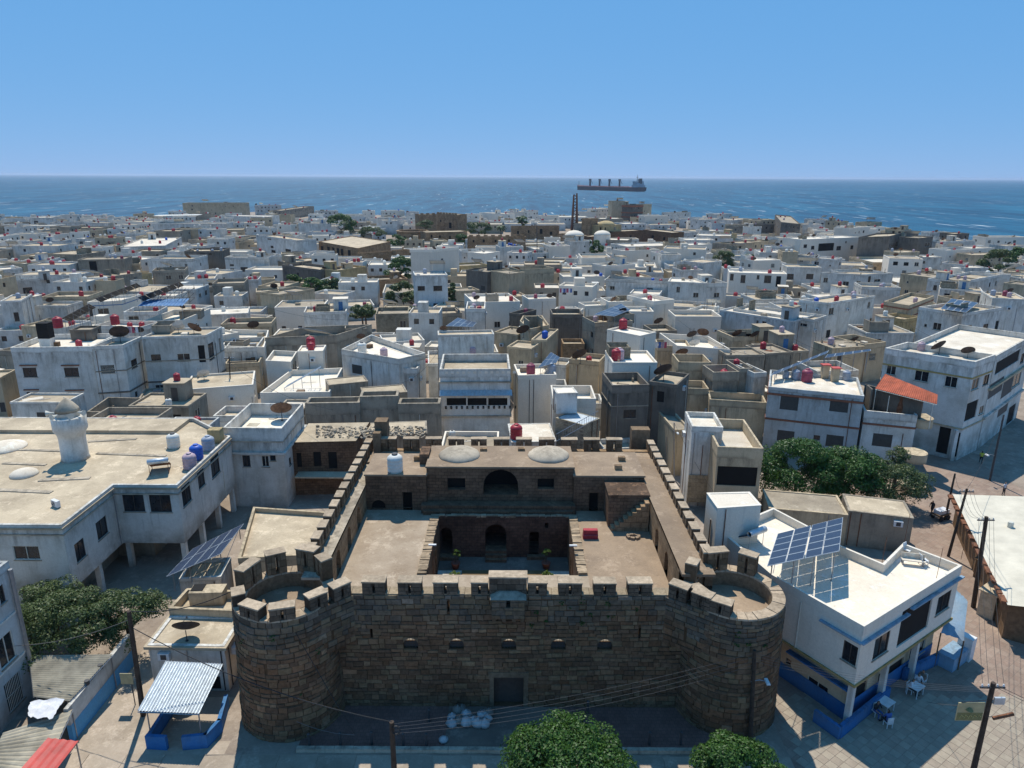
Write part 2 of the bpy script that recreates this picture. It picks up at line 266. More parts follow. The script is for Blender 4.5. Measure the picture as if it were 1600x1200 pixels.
# ------------------------------------------------------------------ mesh builder
class MB:
    def __init__(s): s.v = []; s.f = []; s.m = []; s.t = []; s.cm = 0; s.ct = (1, 1, 1)
    def add(s, vs, fs):
        k = len(s.v); s.v.extend([tuple(p) for p in vs])
        for f in fs: s.f.append(tuple(i + k for i in f)); s.m.append(s.cm); s.t.append(s.ct)
    def quad(s, a, b, c, d): s.add((a, b, c, d), ((0, 1, 2, 3),))
    def hexa(s, p): s.add(p, ((3, 2, 1, 0), (4, 5, 6, 7), (0, 1, 5, 4), (1, 2, 6, 5), (2, 3, 7, 6), (3, 0, 4, 7)))
    def box(s, x0, x1, y0, y1, z0, z1): s.hexa([(x0, y0, z0), (x1, y0, z0), (x1, y1, z0), (x0, y1, z0), (x0, y0, z1), (x1, y0, z1), (x1, y1, z1), (x0, y1, z1)])
    def obox(s, c, ax, ay, hx, hy, z0, z1):
        ax = Vector((ax[0], ax[1], 0)).normalized(); ay = Vector((-ax.y, ax.x, 0)) if ay is None else Vector((ay[0], ay[1], 0)).normalized(); c = Vector((c[0], c[1], 0))
        q = [c - ax * hx - ay * hy, c + ax * hx - ay * hy, c + ax * hx + ay * hy, c - ax * hx + ay * hy]
        s.hexa([(p.x, p.y, z0) for p in q] + [(p.x, p.y, z1) for p in q])
    def prism(s, poly, z0, z1, cap=True):
        n = len(poly); vs = [(p[0], p[1], z0) for p in poly] + [(p[0], p[1], z1) for p in poly]
        fs = [(i, (i + 1) % n, n + (i + 1) % n, n + i) for i in range(n)]
        if cap: fs += [tuple(range(n - 1, -1, -1)), tuple(range(n, 2 * n))]
        s.add(vs, fs)
    def tube(s, pts, r, n=6, cap=True):
        pts = [Vector(p) for p in pts]; rr = r if isinstance(r, (list, tuple)) else [r] * len(pts); vs = []; fs = []
        for i, p in enumerate(pts):
            d = (pts[min(i + 1, len(pts) - 1)] - pts[max(i - 1, 0)]).normalized()
            a = d.cross(Vector((0, 0, 1)) if abs(d.z) < 0.9 else Vector((1, 0, 0))).normalized(); b_ = d.cross(a)
            for k in range(n):
                th = 2 * math.pi * k / n; vs.append(p + (a * math.cos(th) + b_ * math.sin(th)) * rr[i])
        for i in range(len(pts) - 1):
            for k in range(n): fs.append((i * n + k, i * n + (k + 1) % n, (i + 1) * n + (k + 1) % n, (i + 1) * n + k))
        if cap: fs += [tuple(range(n)), tuple(range(len(vs) - 1, len(vs) - n - 1, -1))]
        s.add(vs, fs)
    def lathe(s, prof, n=12, c=(0, 0, 0), cap=True):
        vs = []; fs = []
        for (r, z) in prof:
            for k in range(n): th = 2 * math.pi * k / n; vs.append((c[0] + r * math.cos(th), c[1] + r * math.sin(th), c[2] + z))
        for i in range(len(prof) - 1):
            for k in range(n): fs.append((i * n + k, i * n + (k + 1) % n, (i + 1) * n + (k + 1) % n, (i + 1) * n + k))
        if cap: fs += [tuple(range(n - 1, -1, -1)), tuple(range(len(vs) - n, len(vs)))]
        s.add(vs, fs)
    def mesh(s, name, mats, smooth=False, tone=False):
        me = bpy.data.meshes.new(name); me.from_pydata(s.v, [], s.f)
        for mm_ in (mats if isinstance(mats, (list, tuple)) else [mats]): me.materials.append(MATS[mm_])
        if any(s.m): me.polygons.foreach_set('material_index', s.m)
        if smooth: me.polygons.foreach_set('use_smooth', [True] * len(s.f))
        if tone:
            a = me.color_attributes.new('tone', 'FLOAT_COLOR', 'CORNER'); arr = np.ones((len(me.loops), 4), 'f'); k = 0
            for f, tt in zip(s.f, s.t): arr[k:k + len(f), :3] = tt; k += len(f)
            a.data.foreach_set('color', arr.ravel())
        me.update(); return me
    def build(s, name, mats, parent=None, smooth=False, tone=False, loc=None): return place(name, s.mesh(name, mats, smooth, tone), parent, loc)
def place(name, me, parent=None, loc=None, rot=None, scale=None):
    o = bpy.data.objects.new(name, me); COL.objects.link(o)
    if parent: o.parent = parent
    if loc is not None: o.location = loc
    if rot is not None: o.rotation_euler = rot
    if scale is not None: o.scale = scale
    return o
def tag(o, label, cat, group=None):
    o['label'] = label; o['category'] = cat
    if group: o['group'] = group
    return o
def empty(name, loc=(0, 0, 0), rz=0.0):
    o = bpy.data.objects.new(name, None); COL.objects.link(o); o.location = loc; o.rotation_euler = (0, 0, rz); o.empty_display_size = 0.3; return o
AUTO = []      # things labelled at the end: (object, phrase)
def auto(o, phrase, cat, group, pos): AUTO.append((o, phrase, Vector(pos))); o['category'] = cat; o['group'] = group; return o
def structure(o): o['kind'] = 'structure'; return o
def wpar(o, root):
    o.parent = root; o.matrix_parent_inverse = Matrix.Translation(-Vector(root.location)); return o
def wb(mb, name, mats, root, smooth=False, tone=False): return wpar(mb.build(name, mats, None, smooth, tone), root)
def arch_pts(u0, u1, v1, seg=10, pointed=False):
    w = (u1 - u0) / 2; c = (u0 + u1) / 2; out = []
    for i in range(seg + 1):
        th = math.pi * (1 - i / seg); x = c + w * math.cos(th); y = v1 - w + w * math.sin(th)
        if pointed: y = v1 - w * 1.15 + w * 1.15 * math.sin(th) ** 0.8
        out.append((x, min(y, v1)))
    return out
def facade(mb, p0, p1, z0, z1, holes=(), depth=0.14):
    """wall face from p0 to p1 (outside on the right-hand side of the walk), with real openings (u0,u1,v0,v1[,arch])"""
    p0 = Vector((p0[0], p0[1], 0)); p1 = Vector((p1[0], p1[1], 0)); d = (p1 - p0); L = d.length
    if L < 1e-3: return
    d /= L; n = Vector((d.y, -d.x, 0))
    W = lambda u, v, k=0.0: tuple(p0 + d * u - n * k + Vector((0, 0, v)))
    hs = [(max(0.02, h[0]), min(L - 0.02, h[1]), max(z0 + 0.01, h[2]), min(z1 - 0.01, h[3]), h[4] if len(h) > 4 else 0, h[5] if len(h) > 5 else depth) for h in holes]
    hs = [h for h in hs if h[1] - h[0] > 0.05 and h[3] - h[2] > 0.05]
    us = sorted(set([0, L] + [h[0] for h in hs] + [h[1] for h in hs])); vs_ = sorted(set([z0, z1] + [h[2] for h in hs] + [h[3] for h in hs]))
    for i in range(len(us) - 1):
        for j in range(len(vs_) - 1):
            cu, cv = (us[i] + us[i + 1]) / 2, (vs_[j] + vs_[j + 1]) / 2
            if any(h[0] < cu < h[1] and h[2] < cv < h[3] for h in hs): continue
            mb.quad(W(us[i], vs_[j]), W(us[i + 1], vs_[j]), W(us[i + 1], vs_[j + 1]), W(us[i], vs_[j + 1]))
    for h in hs:
        a, b_, c, e, ar, dp = h
        mb.quad(W(a, c), W(b_, c), W(b_, c, dp), W(a, c, dp))
        if ar:
            pts = arch_pts(a, b_, e, 10, ar == 2)
            sp = pts[0][1]
            mb.quad(W(a, sp), W(a, c), W(a, c, dp), W(a, sp, dp)); mb.quad(W(b_, c), W(b_, sp), W(b_, sp, dp), W(b_, c, dp))
            for (x0, y0), (x1, y1) in zip(pts[:-1], pts[1:]):
                mb.quad(W(x0, y0), W(x1, y1), W(x1, y1, dp), W(x0, y0, dp))
                mb.quad(W(x0, y0), W(x1, y1), W(x1, e), W(x0, e))
        else:
            mb.quad(W(a, e), W(a, c), W(a, c, dp), W(a, e, dp)); mb.quad(W(b_, c), W(b_, e), W(b_, e, dp), W(b_, c, dp))
            mb.quad(W(b_, e), W(a, e), W(a, e, dp), W(b_, e, dp))
# ------------------------------------------------------------------ the setting
coast = [G(px, py, 5) for px, py in ((-160, 352), (0, 337), (200, 332), (420, 322), (640, 329), (800, 331), (1000, 331), (1090, 340), (1180, 346), (1350, 355), (1500, 372), (1600, 381), (1720, 400))]
isl = [(p.x, p.y) for p in coast] + [(190, 120), (190, -120), (-330, -120), (-420, 250)]
mb = MB(); mb.add([(x, y, 0) for x, y in isl], (tuple(range(len(isl)))[::-1],)); mb.add([(x, y, 0) for x, y in isl] + [(x, y, -3) for x, y in isl], [(i, (i + 1) % len(isl), len(isl) + (i + 1) % len(isl), len(isl) + i) for i in range(len(isl))])
structure(mb.build('ground', 'ground'))
mb = MB(); S_ = 34000.0
mb.add([(-S_, -600, -1.6), (S_, -600, -1.6), (S_, S_, -1.6), (-S_, S_, -1.6)], ((0, 1, 2, 3),)); structure(mb.build('sea', 'sea'))
def sheet(name, pts, z, m):
    mb = MB(); mb.add([(p[0], p[1], z) for p in pts], (tuple(range(len(pts))),)); return structure(mb.build(name, m))
plz = sheet('plaza_pavement', [(17.6, 28), (60, 28), (60, 97), (38, 97), (36, 60), (30, 60), (24, 50), (17.6, 44)], 0.006, 'plaza')
st_ = sheet('street_pavement', [(-34, 26), (17.6, 26), (17.6, 36.3), (-18, 36.3), (-18, 37.4), (-34, 37.4)], 0.004, 'slab')
sheet('lane_pavement', [(-28.2, 37.4), (-19.2, 37.4), (-19.2, 41.4), (-25.4, 41.4), (-25.4, 52), (-28.2, 52)], 0.005, 'slab')
fc = sheet('forecourt_pavement', [(-13.5, 36.75), (14.4, 36.75), (14.4, 40.7), (-13.5, 40.7)], 0.08, 'forecourt')
mb = MB(); mb.box(-4.2, 3.2, 36.8, 40.5, 0.03, 0.10); o = structure(mb.build('forecourt_slab', 'yard'))
mb = MB()
x = -13.5
while x < 14.2: mb.box(x, min(x + 1.18, 14.3), 36.45, 36.74, 0, 0.30 + RND.uniform(-.01, .01)); x += 1.2
structure(mb.build('kerb', 'lime'))
# joints and slabs of the street, large enough to tell apart
k = 0
for ix in range(-14, 7):
    for iy in range(3):
        mb = MB(); s = 2.35; x0 = ix * 2.4; y0 = 29.1 + iy * 2.4; mb.box(x0, x0 + s, y0, y0 + s, 0.0, 0.03 + RND.uniform(0, .012)); o = mb.build('paving_slab', 'slab', st_)
tile_me = {}
for nm in ('tile_a', 'tile_b'):
    mb = MB(); a = 0.296; mb.hexa([(-a, -a, 0), (a, -a, 0), (a, a, 0), (-a, a, 0), (-a + .008, -a + .008, .02), (a - .008, -a + .008, .02), (a - .008, a - .008, .02), (-a + .008, a - .008, .02)]); tile_me[nm] = mb.mesh('paver', nm)
cnt = 0; cand = []
for i in range(90):
    for j in range(90):
        # the paving is laid at an angle to the castle
        u, w = i * 0.6, j * 0.6; c_, s_ = math.cos(0.62), math.sin(0.62); x = 14 + u * c_ - w * s_ + 6; y = 26 + u * s_ + w * c_ - 8
        q = PRJ((x, y, 0))
        if 1200 < q[0] < 1610 and 880 < q[1] < 1210 and x > 18.2: cand.append((q[2], x, y, i, j))
cand.sort()
for dpt, x, y, i, j in cand[:300]:
    place('paver', tile_me['tile_a' if (i + j + (RND.random() < .12)) % 2 else 'tile_b'], plz, (x, y, 0.0 + RND.uniform(0, .006)), (0, 0, 0.62))
# ------------------------------------------------------------------ castle
castle = empty('castle', (0, 40.6, 0)); tag(castle, 'brown stone castle with crenellated walls and two round corner towers', 'castle')
TZ = 6.6; WT = 8.75
STONES = []     # (area on screen, MB)
def stone_tone(z, x, r):
    grey = min(1.0, max(0.0, (z - 6.0 + 0.7 * math.sin(x * 0.9) + RND.uniform(-.8, .8)) / 1.6))
    k = RND.uniform(0.74, 1.16)
    br = RND.choice(((0.225, 0.125, 0.07), (0.205, 0.12, 0.072), (0.245, 0.148, 0.085), (0.19, 0.11, 0.066), (0.235, 0.125, 0.068), (0.265, 0.17, 0.095)))
    gr = RND.choice(((0.165, 0.132, 0.10), (0.14, 0.115, 0.09), (0.195, 0.15, 0.105), (0.215, 0.158, 0.10)))
    if RND.random() < 0.03: k *= 1.5
    return tuple(max(0.02, (a * (1 - grey) + b * grey) * k * f_) for a, b, f_ in zip(br, gr, (1.0, 1.06, 1.10)))
def lay_stones(S, U0, U1, V0, V1, holes=(), scale=1.0, out=None):
    scale *= .88
    v = V0
    while v < V1 - 0.05:
        h = min(RND.uniform(0.28, 0.54) * scale, V1 - v)
        if V1 - v - h < 0.18: h = V1 - v
        ivs = [(U0, U1)]
        for hh in holes:
            ov = min(hh[3], v + h) - max(hh[2], v)
            if ov > 0.25 * h or ov > 0.12:
                nv = []
                for a, b in ivs:
                    if hh[1] <= a or hh[0] >= b: nv.append((a, b)); continue
                    if hh[0] - a > 0.06: nv.append((a, hh[0]))
                    if b - hh[1] > 0.06: nv.append((hh[1], b))
                ivs = nv
        for a, b in ivs:
            u = a
            while u < b - 0.01:
                w = RND.uniform(0.38, 1.05) * scale * (1.3 if RND.random() < .15 else 1)
                if b - u - w < 0.28: w = b - u
                g = RND.uniform(.004, .016); pr = RND.uniform(0.02, 0.085); j = lambda: RND.uniform(-0.018, 0.018)
                mbs = MB(); mbs.ct = stone_tone(v, u, RND)
                wv = .05 * math.sin(u * .55 + v * 1.3) + .03 * math.sin(u * 1.7 + v * 3.1) if V0 + .5 < v < V1 - .6 else 0.0
                u0, u1, v0, v1 = u + g, u + w - g, v + g + wv, v + h - g + wv; e = 0.022
                back = [S(u0, v0, -.02), S(u1, v0, -.02), S(u1, v1, -.02), S(u0, v1, -.02)]
                fr = [S(u0 + e + j(), v0 + e + j(), pr), S(u1 - e + j(), v0 + e + j(), pr + j()), S(u1 - e + j(), v1 - e + j(), pr + j()), S(u0 + e + j(), v1 - e + j(), pr)]
                if w > 0.5:
                    um = (u0 + u1) / 2; fr2 = [fr[0], S(um, v0 + e, pr + j()), fr[1], fr[2], S(um, v1 - e, pr + .012 + j()), fr[3]]; b2 = [back[0], S(um, v0, -.02), back[1], back[2], S(um, v1, -.02), back[3]]
                    mbs.add(b2 + fr2, [(6, 7, 10, 11), (7, 8, 9, 10)] + [(i, (i + 1) % 6, 6 + (i + 1) % 6, 6 + i) for i in range(6)])
                else:
                    mbs.add(back + fr, [(4, 5, 6, 7)] + [(i, (i + 1) % 4, 4 + (i + 1) % 4, 4 + i) for i in range(4)])
                q = [PRJ(p) for p in fr]; ar = abs((q[1][0] - q[0][0]) * (q[3][1] - q[0][1])); 
                STONES.append((ar, mbs)); u += w
        v += h
# front wall
FX0, FX1, FY = -11.9, 11.7, 40.6
xa = lambda x: x - FX0
fholes = [(xa(-1.12), xa(0.88), 0.1, 2.45)] + [(xa(c - .48), xa(c + .48), 4.67, 5.47, 1) for c in (-6.67, -3.62, -0.12, 3.18, 6.28)] + \
         [(xa(c - .07), xa(c + .07), z0_, z0_ + .78) for c, z0_ in ((-9.25, 5.5), (-4.1, 7.5), (8.55, 5.55))]
mb = MB(); mb.ct = (0.120, 0.073, 0.041)
facade(mb, (FX0, FY), (FX1, FY), 0, WT, [(*h[:4], 0, 0.9) for h in fholes])
mb.quad((FX0, FY, WT), (FX1, FY, WT), (FX1, FY + .9, WT), (FX0, FY + .9, WT))
facade(mb, (FX1, FY + .9), (FX0, FY + .9), 0, WT, [(FX1 - FX0 - h[1], FX1 - FX0 - h[0], h[2], h[3], 0, 0.02) for h in fholes[1:]])
wb(mb, 'front_wall', 'stone', castle, tone=True)
mb = MB(); mb.ct = (0.360, 0.291, 0.205)
y = FX0
while y < FX1 - .2: w = RND.uniform(.5, 1.0); mb.box(y, min(y + w - .02, FX1), FY + .02, FY + .88, WT - .02, WT + .05 + RND.uniform(0, .04)); y += w
wb(mb, 'coping', 'stone', castle, tone=True)
lay_stones(lambda u, v, k: (FX0 + u, FY - k, v), 0, FX1 - FX0, 0, WT, fholes)
# unseen light well added so sun shows through the windows; terraces and courtyard
mb = MB(); mb.quad((-10, 41.5, 4.6), (10, 41.5, 4.6), (10, 44.3, 4.6), (-10, 44.3, 4.6)); wb(mb, 'added_light_well_floor', 'lime', castle)
mb = MB(); facade(mb, (-12.9, 44.3), (11.6, 44.3), 0, TZ); wb(mb, 'inner_wall', 'mas', castle)
CX0, CX1, CY0, CY1, CZ = -6.25, 4.95, 46.6, 55.85, 2.75
mb = MB(); mb.box(-12.9, CX0 - .75, 44.3, 57.6, TZ - .3, TZ); mb.box(CX0 - .76, CX1 + .76, 44.3, CY0, TZ - .3, TZ - .002); wb(mb, 'terrace', 'terrace_grey', castle)
mb = MB(); mb.box(CX1 + .75, 11.8, 44.3, 57.6, TZ - .3, TZ); wb(mb, 'terrace', 'terrace', castle)
mb = MB(); mb.box(CX0 - .1, CX1 + .1, CY1 + .02, 57.6, TZ - .3, TZ - .01); wb(mb, 'terrace', 'terrace', castle)
mb = MB(); mb.box(CX0 - .1, CX1 + .1, CY0 - .1, CY1 + 3.5, CZ - .3, CZ); wb(mb, 'courtyard_floor', 'yard', castle)
mb = MB(); mb.box(-4.15, 3.15, CY0, 53.55, CZ, CZ + .06); wb(mb, 'planting_bed', 'soil', castle)
for a, b in ((CX0 + .05, -4.2), (3.2, CX1 - .05)):
    mb = MB(); mb.box(a, b, CY0, 53.5, CZ, CZ + .05); wb(mb, 'paved_strip', 'roof_w', castle)
mb = MB()      # courtyard walls
ch = [(ZAT(684, 845, CY1).x - CX0, ZAT(707, 845, CY1).x - CX0, CZ + .35, 5.6, 1, 3.0), (ZAT(758, 845, CY1).x - CX0, ZAT(791, 845, CY1).x - CX0, CZ + .8, 5.95, 1, 3.0),
      (ZAT(827, 845, CY1).x - CX0, ZAT(842, 845, CY1).x - CX0, CZ + .3, 5.2, 0, 1.5), (ZAT(851, 815, CY1).x - CX0, ZAT(857, 815, CY1).x - CX0, 5.6, 6.1, 0, .8)]
facade(mb, (CX0, CY1), (CX1, CY1), CZ, TZ + .1, ch); wb(mb, 'courtyard_wall', 'mas_red', castle)
mb = MB(); facade(mb, (CX0, CY0), (CX0, CY1), CZ, TZ + .02, [(5.4, 6.5, CZ, 5.2, 1, .6)]); facade(mb, (CX1, CY1), (CX1, CY0), CZ, TZ + .02, [(3.0, 4.2, CZ, 5.2, 1, .6)]); facade(mb, (CX1, CY0), (CX0, CY0), CZ, TZ); wb(mb, 'courtyard_wall', 'mas', castle)
mb = MB(); mb.quad((CX0 - .1, CY1 + 2.9, CZ), (CX1, CY1 + 2.9, CZ), (CX1, CY1 + 2.9, TZ - .3), (CX0 - .1, CY1 + 2.9, TZ - .3)); wb(mb, 'back_wall', 'mas_red', castle)
for k in range(3):
    mb = MB(); mb.box(-2.25, -.4, CY1 - .95 + .3 * k, CY1 + .6, CZ, CZ + .27 * (k + 1)); wb(mb, 'step', 'mas', castle)
mb = MB(); mb.box(3.0, 1.4, CY1 - .5, CY1 + .3, CZ, CZ + .3); wb(mb, 'step', 'mas', castle)
mb = MB(); mb.box(CX0 + .02, -4.6, CY1 - .7, CY1 + .3, CZ, CZ + .33); wb(mb, 'step', 'mas', castle)
# low rubble parapet round the courtyard, stone by stone
def rubble(x0, x1, y0, y1, z, step=0.5, hgt=0.28):
    lx, ly = x1 - x0, y1 - y0; n = max(1, int(max(lx, ly) / step))
    for i in range(n):
        mbs = MB(); k = RND.uniform(.75, 1.15); mbs.ct = (0.43 * k, 0.33 * k, 0.225 * k); j = lambda: RND.uniform(-.04, .04)
        a0, a1 = i / n, (i + 1) / n; g = .01
        X0, X1, Y0, Y1 = (x0 + lx * a0 + g, x0 + lx * a1 - g, y0, y1) if lx > ly else (x0, x1, y0 + ly * a0 + g, y0 + ly * a1 - g)
        hz = z + hgt * RND.uniform(.6, 1.1)
        mbs.hexa([(X0, Y0, z - .1), (X1, Y0, z - .1), (X1, Y1, z - .1), (X0, Y1, z - .1), (X0 + j(), Y0 + j(), hz + j()), (X1 + j(), Y0 + j(), hz + j()), (X1 + j(), Y1 + j(), hz + j()), (X0 + j(), Y1 + j(), hz + j())])
        STONES.append((0.1, mbs))
rubble(CX0 - .72, CX0 - .02, CY0, CY1 + .3, TZ, .3, .22); rubble(CX1 + .02, CX1 + .72, CY0, CY1 + .3, TZ, .3, .22); rubble(CX0, CX1, CY1 + .01, CY1 + .3, TZ, .5, .18)
# keep: main hall and two wings
KY = 57.5
def keepblock(name, x0, x1, y0, y1, z1, holes, roofm, z0=TZ - .2):
    mb = MB(); facade(mb, (x0, y0), (x1, y0), z0, z1, holes); facade(mb, (x1, y0), (x1, y1), z0, z1); facade(mb, (x1, y1), (x0, y1), z0, z1); facade(mb, (x0, y1), (x0, y0), z0, z1)
    w = wb(mb, name, 'mas', castle)
    mb = MB(); mb.box(x0 - .08, x1 + .08, y0 - .08, y1 + .08, z1, z1 + .16); wb(mb, 'flat_roof', roofm, castle)
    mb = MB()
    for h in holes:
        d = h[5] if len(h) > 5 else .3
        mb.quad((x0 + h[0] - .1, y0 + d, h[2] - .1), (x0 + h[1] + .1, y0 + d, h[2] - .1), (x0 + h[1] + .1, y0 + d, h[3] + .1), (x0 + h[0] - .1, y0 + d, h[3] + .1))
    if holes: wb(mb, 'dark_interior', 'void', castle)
    return w
zx = lambda px, py, Y=KY: ZAT(px, py, Y)
mh = [(zx(755, 760).x + 7.45, zx(810, 760).x + 7.45, zx(780, 773).z, zx(780, 734).z, 2, 2.2),
      (zx(699, 755).x + 7.45, zx(727, 755).x + 7.45, zx(710, 765).z, zx(710, 747).z, 0, .5), (zx(840, 755).x + 7.45, zx(866, 755).x + 7.45, zx(850, 764).z, zx(850, 748).z, 0, .5)]
keepblock('hall_wall', -7.45, 5.45, KY, 62.4, 10.5, mh, 'terrace')
wl = [(zx(630, 780).x + 12.8, zx(645, 780).x + 12.8, TZ, zx(637, 767).z, 0, .6), (zx(582, 785).x + 12.8, zx(603, 785).x + 12.8, TZ + .1, zx(592, 779).z, 1, .25)]
keepblock('wing_wall', -12.8, -7.46, KY - .3, 62.0, 9.85, wl, 'terrace')
wr = [(zx(920, 780).x - 5.46, zx(934, 780).x - 5.46, TZ, zx(926, 768).z, 0, .6)]
keepblock('wing_wall', 5.46, 11.6, KY - .3, 62.6, 9.85, wr, 'terrace')
mb = MB(); mb.box(-7.9, 5.6, 56.55, KY, TZ, TZ + .75); mb.box(-7.7, 5.4, 56.2, 56.56, TZ, TZ + .38); wb(mb, 'stone_bench', 'mas', castle)
for dx in (-4.75, 3.35):
    mb = MB(); prof = [(1.9 * math.cos(a * math.pi / 16), .72 * math.sin(a * math.pi / 16)) for a in range(8)] + [(.12, .74)]
    mb.lathe(prof, 28, (0, 0, 0)); vv = [(x + RND.uniform(-.03, .03), y + RND.uniform(-.03, .03), z + RND.uniform(-.02, .03)) for x, y, z in mb.v]; mb.v = vv
    o = mb.build('dome', 'lime', None, True); o.location = (dx, 60.1, 10.6); wpar(o, castle)
for x, y in ((-2.6, 61.3), (.9, 61.4), (10.1, 60.6), (-10.6, 58.3), (-8.6, 60.4), (9.5, 58.6)):
    mb = MB(); mb.box(x - .32, x + .32, y - .2, y + .2, 9.9, 10.9 if abs(x) < 4 else 10.4); wb(mb, 'roof_vent', 'mas_tan', castle)
mb = MB(); mb.box(-8.3, -7.46, 59.4, 61.4, 10, 11.0); wb(mb, 'stone_pier', 'mas', castle)
# merlons
MERL = 0
def merlon(p, ax, L, zb, zt, th=0.75, slit=True, m='stone', grey=True):
    """one battlement: a block with an arrow slit through it and a capping stone"""
    ax = Vector((ax[0], ax[1], 0)).normalized(); ay = Vector((-ax.y, ax.x, 0)); p = Vector((p[0], p[1], 0))
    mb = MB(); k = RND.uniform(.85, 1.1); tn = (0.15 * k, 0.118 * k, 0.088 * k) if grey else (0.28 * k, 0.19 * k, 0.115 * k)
    mb.ct = tuple(x * .6 for x in tn); hs = .075
    segs = [(-L / 2, -hs, zb, zt), (hs, L / 2, zb, zt), (-hs, hs, zb, zb + .12), (-hs, hs, zt - .18, zt)] if slit else [(-L / 2, L / 2, zb, zt)]
    for a, b, za, zc in segs: mb.obox(p + ax * ((a + b) / 2), ax, ay, (b - a) / 2, th / 2, za - .02, zc)
    # facing stones
    nrow = 3 if zt - zb > .8 else 2; rh = (zt - zb) / nrow
    for side in (-1, 1):
        for r in range(nrow):
            x = -L / 2 + .012
            while x < L / 2 - .05:
                w = min(RND.uniform(.36, .6), L / 2 - x)
                if L / 2 - x - w < .2: w = L / 2 - x
                pieces = [(x, x + w)]
                if slit: pieces = [(a, b) for a, b in ((x, min(x + w, -hs)), (max(x, hs), x + w)) if b - a > .05]
                for a, b in pieces:
                    kk = RND.uniform(.7, 1.3); mb.ct = tuple(t_ * kk for t_ in tn)
                    mb.obox(p + ax * ((a + b) / 2) + ay * side * (th / 2 + .012), ax, ay, (b - a) / 2 - .018, .03, zb + r * rh + .018, zb + (r + 1) * rh - .018)
                x += w
    mb.ct = (0.50 * k, 0.40 * k, 0.29 * k); mb.obox(p, ax, ay, L / 2 + .035, th / 2 + .05, zt, zt + .09)  # cap colour lightened so the tops look more sunlit
    for i in range(6): mb.v[-1 - i] = tuple(c + RND.uniform(-.025, .025) for c in mb.v[-1 - i])
    wb(mb, 'merlon', m, castle, tone=True)
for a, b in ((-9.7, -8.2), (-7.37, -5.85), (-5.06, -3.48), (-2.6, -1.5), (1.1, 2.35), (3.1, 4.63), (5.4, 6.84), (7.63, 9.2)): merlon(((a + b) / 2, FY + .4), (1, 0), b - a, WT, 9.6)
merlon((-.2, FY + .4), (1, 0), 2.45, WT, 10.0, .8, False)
# box machicolation above the gate
mb = MB(); mb.ct = (0.120, 0.102, 0.078); zb, zt = 7.4, 8.85
facade(mb, (-1.25, FY - .62), (.9, FY - .62), zb, zt, [(.95, 1.2, 8.25, 8.75, 0, .4)]); facade(mb, (.9, FY - .62), (.9, FY), zb, zt); facade(mb, (-1.25, FY), (-1.25, FY - .62), zb, zt)
mb.ct = (0.42, 0.36, 0.28)
mb.add([(-1.35, FY - .72, zt), (1.0, FY - .72, zt), (1.0, FY + .05, zt), (-1.35, FY + .05, zt), (-.75, FY - .2, zt + .24), (.4, FY - .2, zt + .24), (.4, FY + .05, zt + .28), (-.75, FY + .05, zt + .28)], ((0, 1, 5, 4), (1, 2, 6, 5), (3, 0, 4, 7), (4, 5, 6, 7)))
bx = wb(mb, 'box_machicolation', 'stone', castle, tone=True)
lay_stones(lambda u, v, k: (-1.25 + u, FY - .62 - k * .6, v), 0, 2.15, 7.4, 8.85, [(.95, 1.2, 8.25, 8.75)], .8)
for x in (-1.1, -.45, .2, .75):
    mb = MB(); mb.ct = (0.160, 0.113, 0.074); mb.add([(x - .12, FY, 6.85), (x + .12, FY, 6.85), (x + .12, FY, 7.4), (x - .12, FY, 7.4), (x - .12, FY - .6, 7.15), (x + .12, FY - .6, 7.15), (x + .12, FY - .6, 7.4), (x - .12, FY - .6, 7.4)], ((0, 1, 5, 4), (4, 5, 6, 7), (1, 2, 6, 5), (0, 4, 7, 3))); wb(mb, 'corbel', 'stone', castle, tone=True)
# gate, window grilles
mb = MB(); mb.box(-1.12, .88, FY + .42, FY + .5, .1, 2.45)
for i in range(7): mb.box(-1.1 + i * .285, -1.1 + i * .285 + .26, FY + .37, FY + .42, .12, 2.43)
wb(mb, 'gate_door', 'frame_d', castle)
mb = MB(); mb.ct = (0.220, 0.164, 0.111); mb.box(-1.5, 1.25, FY - .1, FY + .2, 2.46, 2.86); mb.box(-1.42, -1.13, FY - .09, FY + .2, .1, 2.46); mb.box(.89, 1.2, FY - .09, FY + .2, .1, 2.46); wb(mb, 'gate_surround', 'stone', castle, tone=True)
for c in (-6.67, -3.62, -0.12, 3.18, 6.28):
    mb = MB()
    for i in range(1, 5): mb.tube([(c - .48 + i * .192, FY + .12, 4.67), (c - .48 + i * .192, FY + .12, 5.47)], .014, 4)
    for i in range(1, 4): mb.tube([(c - .48, FY + .12, 4.67 + i * .2), (c + .48, FY + .12, 4.67 + i * .2)], .014, 4)
    wb(mb, 'window_grille', 'steel_d', castle)
    mb = MB(); mb.box(c - .47, c + .47, FY + .2, FY + .24, 4.67, 5.1); wb(mb, 'window_shade_panel', 'frame_d', castle)  # dark panel added to stand in for shade in the lower window
    mb = MB(); mb.ct = (0.200, 0.146, 0.094); pts = arch_pts(c - .5, c + .5, 5.47)
    for (x0, y0), (x1, y1) in zip(pts[:-1], pts[1:]):
        mb.quad((x0, FY - .05, max(y0, 5.12)), (x1, FY - .05, max(y1, 5.12)), (x1, FY - .05, 5.56), (x0, FY - .05, 5.56))
    wb(mb, 'window_arch', 'stone', castle, tone=True)
